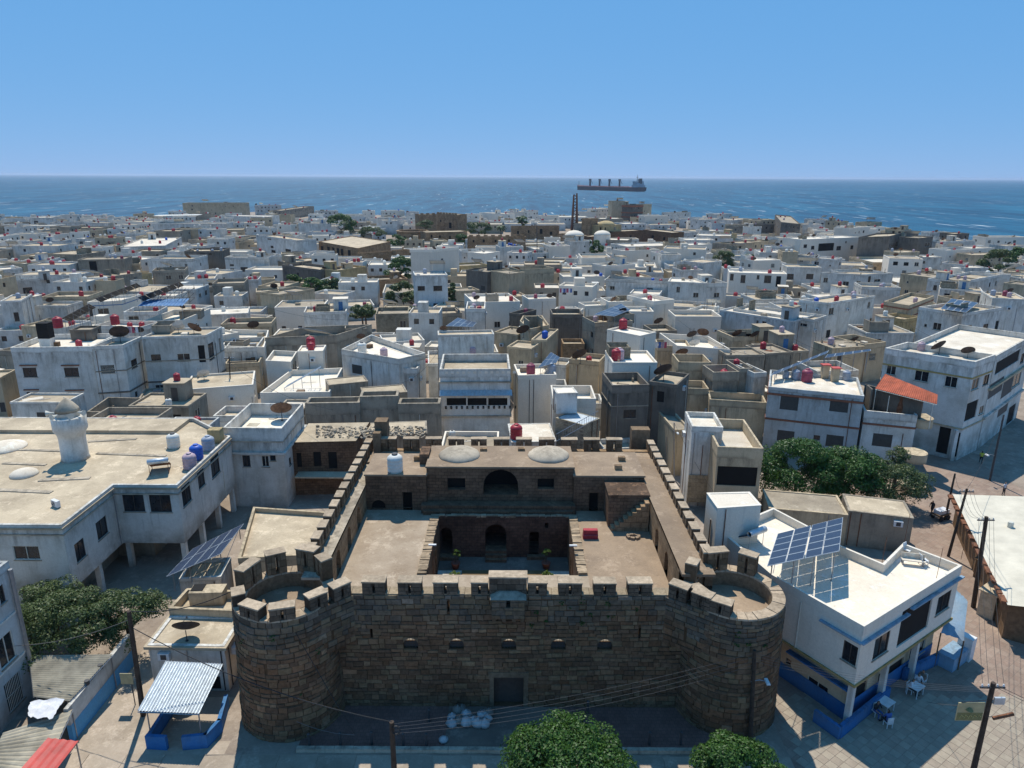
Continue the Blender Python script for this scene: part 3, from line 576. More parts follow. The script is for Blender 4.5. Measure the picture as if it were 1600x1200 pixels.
# side walls with their walks
def sidewall(xo, xi, wz, side):
    """xo: outer face, xi: inner face of the walk"""
    lo, hi = min(xo, xi), max(xo, xi)
    mb = MB(); nx = 3
    hl = [(44 + 2.2 + i * 3.6 - 43.0, 44 + 3.4 + i * 3.6 - 43.0, TZ, 8.4, 2, .5) for i in range(3)]
    if side < 0: facade(mb, (xi, 43.0), (xi, 57.2), TZ - .4, wz, [(14.2 - h[1], 14.2 - h[0], *h[2:]) for h in hl] and hl)
    else: facade(mb, (xi, 57.2), (xi, 43.0), TZ - .4, wz, [(14.2 - h[1], 14.2 - h[0], *h[2:]) for h in hl])
    facade(mb, (xo, 66) if side < 0 else (xo, 43), (xo, 43) if side < 0 else (xo, 66), 0, 9.0)
    wb(mb, 'side_wall', 'mas_tan', castle)
    mb = MB()
    for h in hl: mb.quad((xi + side * .5, 43 + h[0] - .1, h[2] - .1), (xi + side * .5, 43 + h[1] + .1, h[2] - .1), (xi + side * .5, 43 + h[1] + .1, h[3]), (xi + side * .5, 43 + h[0] - .1, h[3]))
    wb(mb, 'niche_back', 'mas_red', castle)
    mb = MB(); a, b = (xo + .1, xi) if side < 0 else (xi, xo - .1)
    mb.box(a, b, 42.2, 62.5, wz - .2, wz); wb(mb, 'wall_walk', 'lime' if side < 0 else 'terrace', castle)
    mb = MB(); px0 = xo if side < 0 else xo - .55; mb.ct = (0.220, 0.160, 0.102); mb.box(px0, px0 + .55, 43, 66, 8, 9.35 if side > 0 else 9.25); wb(mb, 'side_parapet', 'stone', castle, tone=True)
    y = 44.2
    while y < 65.5:
        merlon((px0 + .28, y), (0, 1), 1.15, 9.3, 10.15, .55, True, grey=False); y += 1.72
sidewall(-14.25, -12.8, 9.0, -1); sidewall(13.85, 11.5, 9.4, 1)
# rear wall
mb = MB(); mb.box(-14.2, 13.8, 64.6, 65.2, 0, 9.3); wb(mb, 'rear_wall', 'mas_tan', castle)
mb = MB(); mb.box(-13.6, 13.3, 61.9, 64.6, 9.0, 9.2); wb(mb, 'wall_walk', 'terrace', castle)
x = -12.0
while x < 12.2: merlon((x, 64.9), (1, 0), 1.5, 9.3, 10.45, .6, True, grey=False); x += 2.2
mb = MB(); mb.ct = (0.240, 0.169, 0.107); mb.box(-13.4, -12.2, 65.3, 66.6, 8, 12.0); mb.box(-13.4, -12.7, 64.2, 65.3, 8, 11.2); mb.box(11.9, 13.7, 66.1, 67.2, 8, 11.0); wb(mb, 'turret', 'stone', castle, tone=True)
# stair block on the right terrace
mb = MB(); facade(mb, (8.15, 54.3), (11.5, 54.3), TZ - .1, 9.4); facade(mb, (8.15, 57.2), (8.15, 54.3), TZ - .1, 9.4); mb.box(8.1, 11.6, 54.25, 57.2, 9.4, 9.52); wb(mb, 'stair_block', 'mas', castle)
for i in range(9):
    mb = MB(); mb.box(8.35 + i * .34, 8.35 + (i + 1) * .34, 53.45, 54.28, TZ - .1, TZ + .25 + i * .29); wb(mb, 'step', 'mas_tan', castle)
# round towers
def tower(cx, cy, Rb, Rt, a0, a1, merl, fz):
    R = lambda v: Rb + (Rt - Rb) * v / WT
    mb = MB(); mb.ct = (0.120, 0.073, 0.041); n = 64
    mb.lathe([(Rb, 0), (Rt, WT)], n, (cx, cy, 0), False)
    mb.ct = (0.250, 0.188, 0.123); mb.lathe([(Rt - .75, WT), (Rt - .75, fz)], n, (cx, cy, 0), False)
    w = wb(mb, 'tower', 'stone', castle, tone=True)
    mb = MB(); mb.lathe([(Rt - .74, 0), (.01, .02)], 40, (cx, cy, fz), False); wb(mb, 'tower_floor', 'terrace', castle)
    th = 0.0
    while th < 2 * math.pi - .02:      # capping stones of the rim
        dw = min(RND.uniform(.14, .26), 2 * math.pi - th); mbs = MB(); k = RND.uniform(.85, 1.12); mbs.ct = (0.47 * k, 0.37 * k, 0.265 * k)
        P_ = lambda r, a, z: (cx + r * math.cos(a), cy + r * math.sin(a), z)
        hz = WT + .07 + RND.uniform(0, .05); a_, b_ = th + .006, th + dw - .006
        for q0, q1 in ((a_, (a_ + b_) / 2), ((a_ + b_) / 2, b_)):
            mbs.hexa([P_(Rt - .78, q0, WT - .03), P_(Rt + .06, q0, WT - .03), P_(Rt + .06, q1, WT - .03), P_(Rt - .78, q1, WT - .03), P_(Rt - .76, q0, hz), P_(Rt + .04, q0, hz), P_(Rt + .04, q1, hz), P_(Rt - .76, q1, hz)])
        STONES.append((0.1, mbs)); th += dw
    slits = [(math.radians(d) * Rb - .08, math.radians(d) * Rb + .08, z, z + .8) for d, z in ((262, 5.0), (330 if cx < 0 else 215, 6.2))]
    lay_stones(lambda u, v, k: (cx + (R(v) + k) * math.cos(u / Rb), cy + (R(v) + k) * math.sin(u / Rb), v), math.radians(a0) * Rb, math.radians(a1) * Rb, 0, WT, slits)
    for d, L, zt in merl:
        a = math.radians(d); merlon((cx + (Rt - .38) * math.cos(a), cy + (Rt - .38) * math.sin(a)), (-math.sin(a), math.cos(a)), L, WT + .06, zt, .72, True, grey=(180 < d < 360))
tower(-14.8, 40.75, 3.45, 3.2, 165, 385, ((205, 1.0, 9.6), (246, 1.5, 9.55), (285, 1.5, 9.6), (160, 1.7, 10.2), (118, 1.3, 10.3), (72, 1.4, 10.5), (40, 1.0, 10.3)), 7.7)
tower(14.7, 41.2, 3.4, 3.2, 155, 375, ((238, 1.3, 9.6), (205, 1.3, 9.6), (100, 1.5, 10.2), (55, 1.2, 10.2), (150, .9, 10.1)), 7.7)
# slanting curtain walls between towers and front
for A, B_, sgn in (((-12.75, 38.35), (-10.3, 40.62), 1), ((10.1, 40.62), (12.6, 38.75), 1)):
    a = Vector((*A, 0)); b_ = Vector((*B_, 0)); d = (b_ - a); L = d.length; d.normalize(); nn = Vector((d.y, -d.x, 0))
    mb = MB(); mb.ct = (0.120, 0.073, 0.041); facade(mb, A, B_, 5.3, WT)
    for p, q in ((a, b_),): mb.quad(tuple(p + Vector((0, 0, WT))), tuple(q + Vector((0, 0, WT))), tuple(q - nn * .9 + Vector((0, 0, WT))), tuple(p - nn * .9 + Vector((0, 0, WT))))
    mb.quad(tuple(a + Vector((0, 0, 5.3))), tuple(b_ + Vector((0, 0, 5.3))), tuple(b_ - nn * 1.6 + Vector((0, 0, 4.0))), tuple(a - nn * 1.6 + Vector((0, 0, 4.0))))
    wb(mb, 'corner_wall', 'stone', castle, tone=True)
    lay_stones(lambda u, v, k: tuple(a + d * u + nn * k + Vector((0, 0, v))), 0, L, 5.3, WT, [(L * .5 - .07, L * .5 + .07, 6.2, 6.9)])
    for fu in ((.28, .78) if A[0] < 0 else (.25, .75)): merlon(a + d * (L * fu) - nn * .4, d, 1.25, WT, 9.65, .72)
STONES.sort(key=lambda s: -s[0])
for ar, mbs in STONES[:300]: wb(mbs, 'stone', 'stone', castle, tone=True)
mb = MB()
for ar, mbs in STONES[300:]:
    k = len(mb.v); mb.v += mbs.v; mb.f += [tuple(i + k for i in f) for f in mbs.f]; mb.m += mbs.m; mb.t += mbs.t
o = wb(mb, 'stone_courses', 'stone', castle, tone=True); o['kind'] = 'stuff'
# ------------------------------------------------------------------ houses
CAMV = Vector((0, 0, CAM_H))
FOOT = []       # footprints of what is already built: (polygon, roof height)
WCACHE = {}
def window_mesh(w, h, style):
    """frame with mullion round a recessed pane; origin bottom left, x along the wall, -y outwards"""
    key = (round(w, 1), round(h, 1), style)
    if key in WCACHE: return WCACHE[key]
    w, h, _ = key; w = max(w, .2); h = max(h, .2); mb = MB(); e = .05
    mb.cm = 1; mb.box(.01, w - .01, .10, .12, .01, h - .01); mb.cm = 0
    if style in 'wd':
        for a, b, c, d in ((0, e, 0, h), (w - e, w, 0, h), (e, w - e, 0, e), (e, w - e, h - e, h)): mb.box(a, b, .04, .099, c, d)
        if w > .6: mb.box(w / 2 - .025, w / 2 + .025, .05, .098, e, h - e)
        mb.cm = 2; mb.box(-.08, w + .08, -.07, .02, -.08, -.002)
    elif style == 'b':
        n = int(w / .13)
        for i in range(1, n): mb.box(i * w / n - .012, i * w / n + .012, .0, .024, 0, h)
        mb.box(0, w, .0, .03, h * .5, h * .5 + .03); mb.cm = 2; mb.box(-.06, w + .06, -.06, .0, -.07, -.002)
    elif style == 's':
        n = max(2, int(h / .16))
        for i in range(n): mb.add([(0, .02, i * h / n), (w, .02, i * h / n), (w, .07, (i + .9) * h / n), (0, .07, (i + .9) * h / n)], ((0, 1, 2, 3),))
    elif style == 'o': pass
    mats = {'w': ['frame_w', 'glass', 'lime'], 'd': ['frame_d', 'glass', 'lime'], 'b': ['frame_w', 'glass', 'lime'], 's': ['shutter', 'void', 'lime'], 'o': ['void', 'void', 'void']}[style]
    me = mb.mesh('window', mats); WCACHE[key] = me; return me
def inset(poly, d):
    n = len(poly); out = []
    for i in range(n):
        p, a, b = Vector(poly[i]), Vector(poly[i - 1]), Vector(poly[(i + 1) % n])
        e1 = (p - a).normalized(); e2 = (b - p).normalized(); n1 = Vector((-e1.y, e1.x)); n2 = Vector((-e2.y, e2.x))
        k = max(.25, 1 + n1.dot(n2)); out.append(tuple(p + (n1 + n2) / k * d))
    return out
def ccw(poly):
    a = sum(poly[i][0] * poly[(i + 1) % len(poly)][1] - poly[(i + 1) % len(poly)][0] * poly[i][1] for i in range(len(poly)))
    return poly if a > 0 else poly[::-1]
def house(poly, z, wall='w', roof=None, z0=0.0, ph=0.7, winpx=(), winst=None, autow=0, rng=None, ledges=(), name='house', root=None, part='', pth=.2, hood=None, recess=.14):
    """box building from a footprint; every opening is cut into the wall and filled with a window"""
    rng = rng or RND; poly = ccw([(p[0], p[1]) for p in poly]); n = len(poly)
    cx, cy = sum(p[0] for p in poly) / n, sum(p[1] for p in poly) / n
    own = root is None
    if own: root = empty(name, (cx, cy, z0))
    roof = roof or {'w': 'roof_t', 'W': 'roof_W', 'b': 'roof_w', 'c': 'roof_t', 'y': 'roof_t', 'g': 'roof_g', 'd': 'roof_g'}.get(wall, 'roof_t')
    holes = [[] for _ in range(n)]
    for (c, x0, y0, x1, y1, *st) in winpx:
        a = cp_(c, x0, y0); b = cp_(c, x1, y1); best = None; mx, my = (a[0] + b[0]) / 2, (a[1] + b[1]) / 2
        for i in range(n):
            p = Vector((*poly[i], 0)); q = Vector((*poly[(i + 1) % n], 0)); d = q - p; L = d.length
            if L < .3: continue
            d /= L; nn = Vector((d.y, -d.x, 0))
            def hit(x, y):
                r = ray(x, y); dn = r.dot(nn)
                if dn > -1e-6: return None
                t = (p - CAMV).dot(nn) / dn; h = CAMV + r * t; return ((h - p).dot(d), h.z, t)
            h = hit(mx, my)
            if h and -.1 < h[0] < L + .1 and z0 < h[1] < z and (best is None or h[2] < best[0]):
                l, r_, tp, bt = hit(a[0], my), hit(b[0], my), hit(mx, a[1]), hit(mx, b[1])
                if l and r_: best = (h[2], i, min(l[0], r_[0]), max(l[0], r_[0]), bt[1], tp[1], L)
        if best:
            _, i, u0, u1, v0, v1, L = best; u0 = max(.08, u0); u1 = min(L - .08, u1)
            if u1 - u0 > .15 and v1 - v0 > .15: holes[i].append((u0, u1, max(v0, z0 + .05), min(v1, z - ph - .1), (st[0] if st else (winst or rng.choice('wdb')))))
    for i in range(n):
        p = Vector((*poly[i], 0)); q = Vector((*poly[(i + 1) % n], 0)); d = q - p; L = d.length
        if autow and L > 2.2:
            d /= L; nn = Vector((d.y, -d.x, 0))
            if nn.dot(CAMV - p) > 0 or rng.random() < .25:
                k = int(L / rng.uniform(2.6, 4.2)); ns = max(1, int((z - ph - z0 - .4) / 2.9))
                for s in range(ns):
                    if s < ns - 2 and cy < 150: continue
                    zb = z - ph - .15 - (ns - s) * 2.9 + .95
                    for j in range(k):
                        if rng.random() > autow: continue
                        w = rng.choice((.6, .9, 1.1, 1.3, 1.5)); hh = .6 if w < .7 else rng.choice((1.0, 1.2, 1.3)); u = L * (j + .5) / k + rng.uniform(-.4, .4) - w / 2
                        if u > .25 and u + w < L - .25 and zb > z0 + .2:
                            if not any(u < h[1] + .2 and u + w > h[0] - .2 and zb < h[3] + .1 and zb + hh > h[2] - .1 for h in holes[i]): holes[i].append((u, u + w, zb, zb + hh, winst or rng.choice('wwdbso')))
    mb = MB()
    wt = z - ph
    for i in range(n): facade(mb, poly[i], poly[(i + 1) % n], z0, wt, [h[:4] for h in holes[i]], recess)
    wo = wb(mb, part + 'wall', wall, root)
    if z0 > .5:
        mb = MB(); mb.add([(p[0], p[1], z0) for p in poly], (tuple(range(n))[::-1],)); wb(mb, part + 'floor_slab', 'g', root)
    inn = inset(poly, pth)
    mb = MB(); mb.add([(p[0], p[1], wt + .01) for p in inset(poly, pth * .5)], (tuple(range(n)),)); wb(mb, part + 'roof', roof, root)
    if ph > .02:
        mb = MB(); out = inset(poly, -.03)
        vs_ = [(p[0], p[1], wt) for p in out] + [(p[0], p[1], z) for p in out] + [(p[0], p[1], wt) for p in inn] + [(p[0], p[1], z) for p in inn]; fs = []
        for i in range(n):
            j = (i + 1) % n; fs += [(i, j, n + j, n + i), (2 * n + j, 2 * n + i, 3 * n + i, 3 * n + j), (n + i, n + j, 3 * n + j, 3 * n + i), (j, i, 2 * n + i, 2 * n + j)]
        mb.add(vs_, fs); wb(mb, part + 'parapet', wall, root)
    for (lz, lt, lp, lm) in ledges:
        mb = MB(); a = inset(poly, -lp); nn_ = len(a)
        vs_ = [(p[0], p[1], lz) for p in a] + [(p[0], p[1], lz + lt) for p in a] + [(p[0], p[1], lz + lt) for p in inset(poly, .02)] + [(p[0], p[1], lz) for p in inset(poly, .02)]; fs = []
        for i in range(nn_):
            j = (i + 1) % nn_; fs += [(i, j, nn_ + j, nn_ + i), (nn_ + i, nn_ + j, 2 * nn_ + j, 2 * nn_ + i), (j, i, 3 * nn_ + i, 3 * nn_ + j)]
        mb.add(vs_, fs); wb(mb, 'ledge', lm, root)
    for i in range(n):
        p = Vector((*poly[i], 0)); q = Vector((*poly[(i + 1) % n], 0)); d = (q - p)
        if d.length < .01: continue
        rz = math.atan2(d.y, d.x); d.normalize()
        for (u0, u1, v0, v1, st) in holes[i]:
            w, h = u1 - u0, v1 - v0; me = window_mesh(w, h, st); kw, kh = max(round(w, 1), .2), max(round(h, 1), .2)
            o = place('window', me, None, p + d * u0 + Vector((0, 0, v0)), (0, 0, rz), (w / kw, 1, h / kh)); wpar(o, root)
            if hood:
                mb = MB(); mb.box(-.25, w + .25, -.22, 0, h + .3, h + .45); o2 = mb.build('window_hood', hood); o2.location = p + d * u0 + Vector((0, 0, v0)); o2.rotation_euler = (0, 0, rz); wpar(o2, root)
    if own and cy < 170 and wall not in ('mas', 'mas_tan'):
        for i in range(n):
            p = Vector((*poly[i], 0)); q = Vector((*poly[(i + 1) % n], 0)); d = q - p; L = d.length
            if L < 2.5: continue
            d /= L; nn = Vector((d.y, -d.x, 0))
            if nn.dot(CAMV - p) < 0: continue
            free = lambda a, b: not any(a < h[1] + .1 and b > h[0] - .1 for h in holes[i])
            for _ in range(2):
                u = rng.uniform(.2, L - .2)
                if rng.random() < .6 and free(u - .1, u + .1):
                    mb = MB(); a = p + d * u + nn * .06; mb.tube([a + Vector((0, 0, max(z0, .1))), a + Vector((0, 0, wt - rng.choice((.1, .1, 1.5))))], .04, 5); wb(mb, 'drain_pipe', rng.choice(('frame_w', 'steel', 'cable', 'rust')), root)
            u = rng.uniform(.5, L - 1.2)
            if rng.random() < .22 and free(u, u + .85) and wt - z0 > 3:
                mb = MB(); a = p + d * (u + .4) + nn * .17; zz = rng.uniform(max(z0 + 2.0, wt - 2.4), wt - .8); mb.obox(a, d, None, .4, .15, zz, zz + .55); mb.cm = 1; mb.obox(a + nn * .155, d, None, .2, .008, zz + .08, zz + .47); wb(mb, 'air_conditioner_unit', ['plastic_w', 'steel_d'], root)
    if own: FOOT.append((poly, z))
    root_info[root.name] = dict(poly=poly, z=z, deck=wt + .01, wall=wall, root=root)
    return root
root_info = {}
def P2(c, x, y, z): p = GC(c, x, y, z); return (p.x, p.y)
def front_poly(c, pts, z, depth):
    """footprint from the front top edge (2 points + depth), two adjoining top edges (3 points) or the whole top (4+)"""
    q = [Vector(P2(c, x, y, z)) for x, y in pts]
    if len(q) == 2:
        d = (q[1] - q[0]).normalized(); nb = Vector((-d.y, d.x)) * depth; return [q[0], q[1], q[1] + nb, q[0] + nb]
    if len(q) == 3: return [q[0], q[1], q[2], q[0] + q[2] - q[1]]
    return q
# ------------------------------------------------------------------ roof-top things, one prototype of each kind
def copy_tree(src, parent=None):
    c = src.copy(); COL.objects.link(c); c.parent = parent
    for ch in src.children: copy_tree(ch, c)
    return c
PROTO = {}
def hide_proto(k, root): PROTO[k] = root; root.location = (0, 0, -60); return root
def lam(k, fn):
    if k not in PROTO: fn()
    return PROTO[k]
def spawn(key, maker, loc, rz=0.0, sc=1.0):
    """first use moves the prototype itself, later uses copy it with its parts"""
    if key not in PROTO:
        PROTO[key] = maker(); o = PROTO[key]
    else: o = copy_tree(PROTO[key])
    o.location = loc; o.rotation_euler = (0, 0, rz); o.scale = (sc, sc, sc); return o
TANKN = {'r': 'red', 'm': 'dark red', 'w': 'white', 'p': 'pale pink', 'g': 'grey', 'b': 'blue'}
def mk_tank(m):
    def f():
        r = empty('water_tank'); mb = MB(); pr = [(.50, 0), (.53, .05)]
        for i in range(4): pr += [(.53, .1 + i * .25), (.55, .16 + i * .25), (.55, .24 + i * .25), (.53, .3 + i * .25)]
        pr += [(.5, 1.12), (.36, 1.24), (.2, 1.28)]; mb.lathe(pr, 14); mb.build('barrel', m, r, True)
        mb = MB(); mb.lathe([(.21, 1.26), (.21, 1.36), (.17, 1.38)], 10); mb.build('lid', m if m != 'tank_w' else 'steel_d', r); 
        mb = MB(); mb.tube([(.5, .1, .1), (.75, .1, .1), (.75, .1, -.02)], .025, 5); mb.build('pipe', 'steel', r)
        return r
    return f
def tank(loc, col='r', sc=1.0, label=None, lying=False):
    o = spawn('tank' + col, mk_tank('tank_' + col), loc, RND.uniform(0, 6), sc)
    if label: tag(o, label, 'water tank', 'water tanks on the roofs')
    else: auto(o, TANKN[col] + ' plastic water tank', 'water tank', 'water tanks on the roofs', loc)
    return o
def mk_dish(m):
    def f():
        r = empty('satellite_dish'); mb = MB(); mb.lathe([(.11, 0), (.11, .04), (.035, .05), (.03, .85)], 8); mb.build('mast', 'steel_d', r)
        prof = [(.02, 0), (.25, .02), (.5, .075), (.72, .155), (.9, .25), (.92, .255)]; mb = MB(); mb.lathe(prof, 20, (0, 0, 0), False); mb.lathe([(a, b - .02) for a, b in prof][::-1], 20, (0, 0, 0), False)
        o = mb.build('reflector', m, r, True); o.location = (0, .05, .95); o.rotation_euler = (math.radians(-48), 0, 0)
        mb = MB(); mb.tube([(0, -.85, .22), (0, 0, .75)], .015, 4); mb.tube([(.7, .45, .22), (0, 0, .75)], .012, 4); mb.tube([(-.7, .45, .22), (0, 0, .75)], .012, 4); mb.box(-.05, .05, -.05, .05, .7, .85); mb.build('feed_horn', 'steel_d', o)
        return r
    return f
def dish(loc, col='d', rz=0.0, sc=1.0, label=None):
    o = spawn('dish' + col, mk_dish('dish_' + col), loc, rz, sc)
    if label: tag(o, label, 'satellite dish', 'satellite dishes on the roofs')
    else: auto(o, {'d': 'dark', 'r': 'rusty brown', 'w': 'pale'}[col] + ' satellite dish', 'satellite dish', 'satellite dishes on the roofs', loc)
    return o
def mk_panel(nc, nr, tilt, h):
    def f():
        r = empty('solar_array'); pw, pl = 1.0, 1.7; W_, L_ = nc * pw, nr * pl; t = math.radians(tilt)
        def S(x, y, k=0): return (x, y * math.cos(t) + k * math.sin(t), h + L_ * math.sin(t) - y * math.sin(t) + k * math.cos(t))
        key = ('mod', nc, nr, tilt, h)
        for i in range(nc):
            for j in range(nr):
                mb = MB(); a, b, c, d = i * pw + .02 - W_ / 2, (i + 1) * pw - .02 - W_ / 2, j * pl + .02, (j + 1) * pl - .02
                mb.hexa([S(a, c, .0), S(b, c, .0), S(b, d, .0), S(a, d, .0), S(a, c, .045), S(b, c, .045), S(b, d, .045), S(a, d, .045)])
                e = .035; mb.cm = 1; mb.quad(S(a + e, c + e, .047), S(b - e, c + e, .047), S(b - e, d - e, .047), S(a + e, d - e, .047)); mb.build('solar_module', ['galv', 'solar'], r)
        mb = MB()
        for x in (-W_ / 2 + .2, W_ / 2 - .2):
            mb.tube([S(x, 0, -.03), S(x, L_, -.03)], .03, 4); a = S(x, .25); b = S(x, L_ - .25); mb.tube([(a[0], a[1], 0), a], .03, 4); mb.tube([(b[0], b[1], 0), b], .03, 4); mb.tube([(a[0], a[1], .1), (b[0], b[1], b[2] - .1)], .02, 4)
        for y in (.3, L_ - .3): mb.tube([S(-W_ / 2, y, -.03), S(W_ / 2, y, -.03)], .025, 4)
        mb.build('support_frame', 'steel', r); return r
    return f
def solar(loc, nc=4, nr=2, rz=0.0, tilt=24, h=1.2, label=None):
    o = spawn(('pan', nc, nr, tilt, h), mk_panel(nc, nr, tilt, h), loc, rz)
    if label: tag(o, label, 'solar panel', 'solar arrays on the roofs')
    else: auto(o, {3: 'small', 4: 'mid-sized', 5: 'long', 6: 'very long'}[nc] + ' blue solar array', 'solar panel', 'solar arrays on the roofs', loc)
    return o
def mk_heater(col='galv'):
    def f():
        r = empty('solar_water_heater'); mb = MB(); mb.tube([(-.9, 0, 1.35), (-.88, 0, 1.35), (.88, 0, 1.35), (.9, 0, 1.35)], [.2, .26, .26, .2], 12); mb.build('cylinder', 'galv', r, True)
        mb = MB(); mb.hexa([(-.85, .15, 1.1), (.85, .15, 1.1), (.85, 1.75, .2), (-.85, 1.75, .2), (-.85, .2, 1.18), (.85, .2, 1.18), (.85, 1.8, .28), (-.85, 1.8, .28)]); mb.build('collector', 'solar' if col != 'rust' else 'rust', r)
        mb = MB()
        for x in (-.8, .8): mb.tube([(x, 0, 0), (x, 0, 1.2)], .025, 4); mb.tube([(x, 1.75, 0), (x, 1.75, .25)], .025, 4); mb.tube([(x, 0, .05), (x, 1.75, .05)], .02, 4); mb.tube([(x, 0, 1.1), (x, 1.75, .1)], .02, 4)
        mb.build('stand', 'rust' if col == 'rust' else 'steel', r); return r
    return f
def heater(loc, rz, label, col='galv'): return tag(spawn('heater' + col, mk_heater(col), loc, rz), label, 'water heater')
def mk_ac():
    r = empty('air_conditioner'); mb = MB(); mb.box(-.42, .42, -.15, .15, .05, .62); mb.build('casing', 'plastic_w', r)
    mb = MB(); 
    for rr in (.08, .15, .22): mb.tube([(rr * math.cos(a / 8 * 6.283) - .1, -.17, .33 + rr * math.sin(a / 8 * 6.283)) for a in range(9)], .012, 4, False)
    mb.build('fan_guard', 'steel_d', r); mb = MB(); mb.box(-.4, -.3, -.14, .14, 0, .05); mb.box(.3, .4, -.14, .14, 0, .05); mb.build('feet', 'steel_d', r); return r
def ac(loc, rz, label): return tag(spawn('ac', mk_ac, loc, rz), label, 'air conditioner')
def clutter(root, rng, tanks=None, dens=1.0):
    """tanks, dishes and panels that stand on a roof"""
    inf = root_info[root.name]; poly = inset(inf['poly'], .9); zd = inf['deck']; n = len(poly); cx, cy = sum(p[0] for p in poly) / n, sum(p[1] for p in poly) / n
    e1 = Vector(poly[1]) - Vector(poly[0]); used = []
    def spot(r=.8):
        for _ in range(12):
            a, b = rng.random(), rng.random(); i = rng.randrange(n); p, q = Vector(poly[i]), Vector(poly[(i + 1) % n]); e = p.lerp(q, a); k = b ** .5; s = Vector((cx + (e.x - cx) * k, cy + (e.y - cy) * k))
            if all((s - u).length > r + ur for u, ur in used): used.append((s, r)); return (s.x, s.y, zd)
        return None
    area = abs(sum(poly[i][0] * poly[(i + 1) % n][1] - poly[(i + 1) % n][0] * poly[i][1] for i in range(n))) / 2; note = []
    if area > 22 and rng.random() < (.5 if cy < 130 else .28) * dens:      # stair head with a door
        s = spot(2.2)
        if s:
            d = e1.normalized(); w, dp, h = rng.uniform(1.1, 1.6), rng.uniform(1.2, 1.8), rng.uniform(2.1, 2.6); a = Vector(s[:2]); nn = Vector((-d.y, d.x)); q = [a - d * w - nn * dp, a + d * w - nn * dp, a + d * w + nn * dp, a - d * w + nn * dp]
            mb = MB(); mb.prism([tuple(p) for p in q], zd, zd + h); wb(mb, 'stair_head', inf['wall'], root)
            mb = MB(); mb.obox(a, d, None, w + .12, dp + .12, zd + h, zd + h + .14); wb(mb, 'stair_head_roof', rng.choice(('roof_t', 'roof_w', 'roof_g')), root)
            mb = MB(); mb.obox(a - nn * (dp + .02), d, None, .42, .03, zd + .02, zd + 1.9); wb(mb, 'door', rng.choice(('frame_d', 'shutter', 'sheet_blue')), root)
            if rng.random() < .6: c = rng.choice('rrmwpg'); tank((a.x, a.y, zd + h + .14), c, .8); note.append(TANKN[c] + ' tank')
    k = tanks if tanks is not None else [rng.choice('rrrrmmwwpgb') for _ in range(rng.choice((0, 1, 1, 1, 2, 2)))]
    for c in k:
        s = spot(.65)
        if s: tank(s, c, rng.uniform(.75, 1.0)); note.append(TANKN[c] + ' tank')
    if area > 16 and rng.random() < .5 * dens:
        s = spot(1.0)
        if s: dish(s, rng.choice('ddrrw'), rng.uniform(-.7, .7), rng.uniform(.7, 1.05)); note.append('dish')
    if area > 35 and rng.random() < .38 * dens:
        s = spot(2.2)
        if s: nc, nr = rng.choice(((3, 2), (4, 2), (5, 2), (6, 2))); solar(s, nc, nr, rng.choice((.0, .35, -.3, -.5)), 24, rng.choice((1.2, 1.9))); note.append('solar array')
    if area > 14 and rng.random() < .5:
        s = spot(.5)
        if s:
            mb = MB(); mb.obox(Vector(s[:2]), e1.normalized(), None, rng.uniform(.3, .6), rng.uniform(.3, .6), zd, zd + rng.uniform(.25, .7)); wb(mb, 'roof_box', rng.choice(('g', 'wood', 'roof_t', 'roof_w', 'steel')), root)
    if area > 18 and rng.random() < .28:      # half-built room: walls without a roof
        s = spot(1.6)
        if s:
            d = e1.normalized(); a = Vector(s[:2]); nn = Vector((-d.y, d.x)); w, dp, h = rng.uniform(1.2, 2.0), rng.uniform(1.0, 1.6), rng.uniform(1.1, 2.4); m_ = rng.choice(('block', 'g', inf['wall']))
            for (o_, ax_, L_) in ((-nn * dp, d, w), (nn * dp, d, w), (-d * w, nn, dp), (d * w, nn, dp)):
                if rng.random() < .85: mb = MB(); mb.obox(a + o_, ax_, None, L_ + .08, .09, zd, zd + h * rng.uniform(.75, 1.0)); wb(mb, 'unfinished_wall', m_, root)
    if area > 12:
        for p in poly[:4]:
            if rng.random() < .22:
                mb = MB()
                for k_ in range(4): mb.tube([(p[0] + (k_ % 2) * .14, p[1] + (k_ // 2) * .14, zd), (p[0] + (k_ % 2) * .14 + rng.uniform(-.06, .06), p[1] + (k_ // 2) * .14, zd + rng.uniform(.9, 1.6))], .014, 4)
                mb.box(p[0] - .06, p[0] + .2, p[1] - .06, p[1] + .2, zd, zd + .5); wb(mb, 'column_stub', 'g', root)
        for _ in range(rng.choice((0, 1, 1, 2))):
            s = spot(.4)
            if s: mb = MB(); q_ = Vector(s); q2 = q_ + Vector((rng.uniform(-2, 2), rng.uniform(-1.5, 1.5), 0)); mb.tube([q_ + Vector((0, 0, .06)), q2 + Vector((0, 0, .06)), q2 + Vector((.3, .5, .06))], .035, 5); wb(mb, 'water_pipe', rng.choice(('steel', 'cable', 'frame_w')), root)
        s = spot(.6)
        if s and rng.random() < .5: mb = MB(); mb.obox(Vector(s[:2]), (1, rng.uniform(-1, 1)), None, rng.uniform(.5, 1.3), rng.uniform(.3, .7), zd, zd + .02); wb(mb, 'roof_patch', rng.choice(('roof_g', 'roof_w', 'rust', 'sheet_old')), root)
    return note
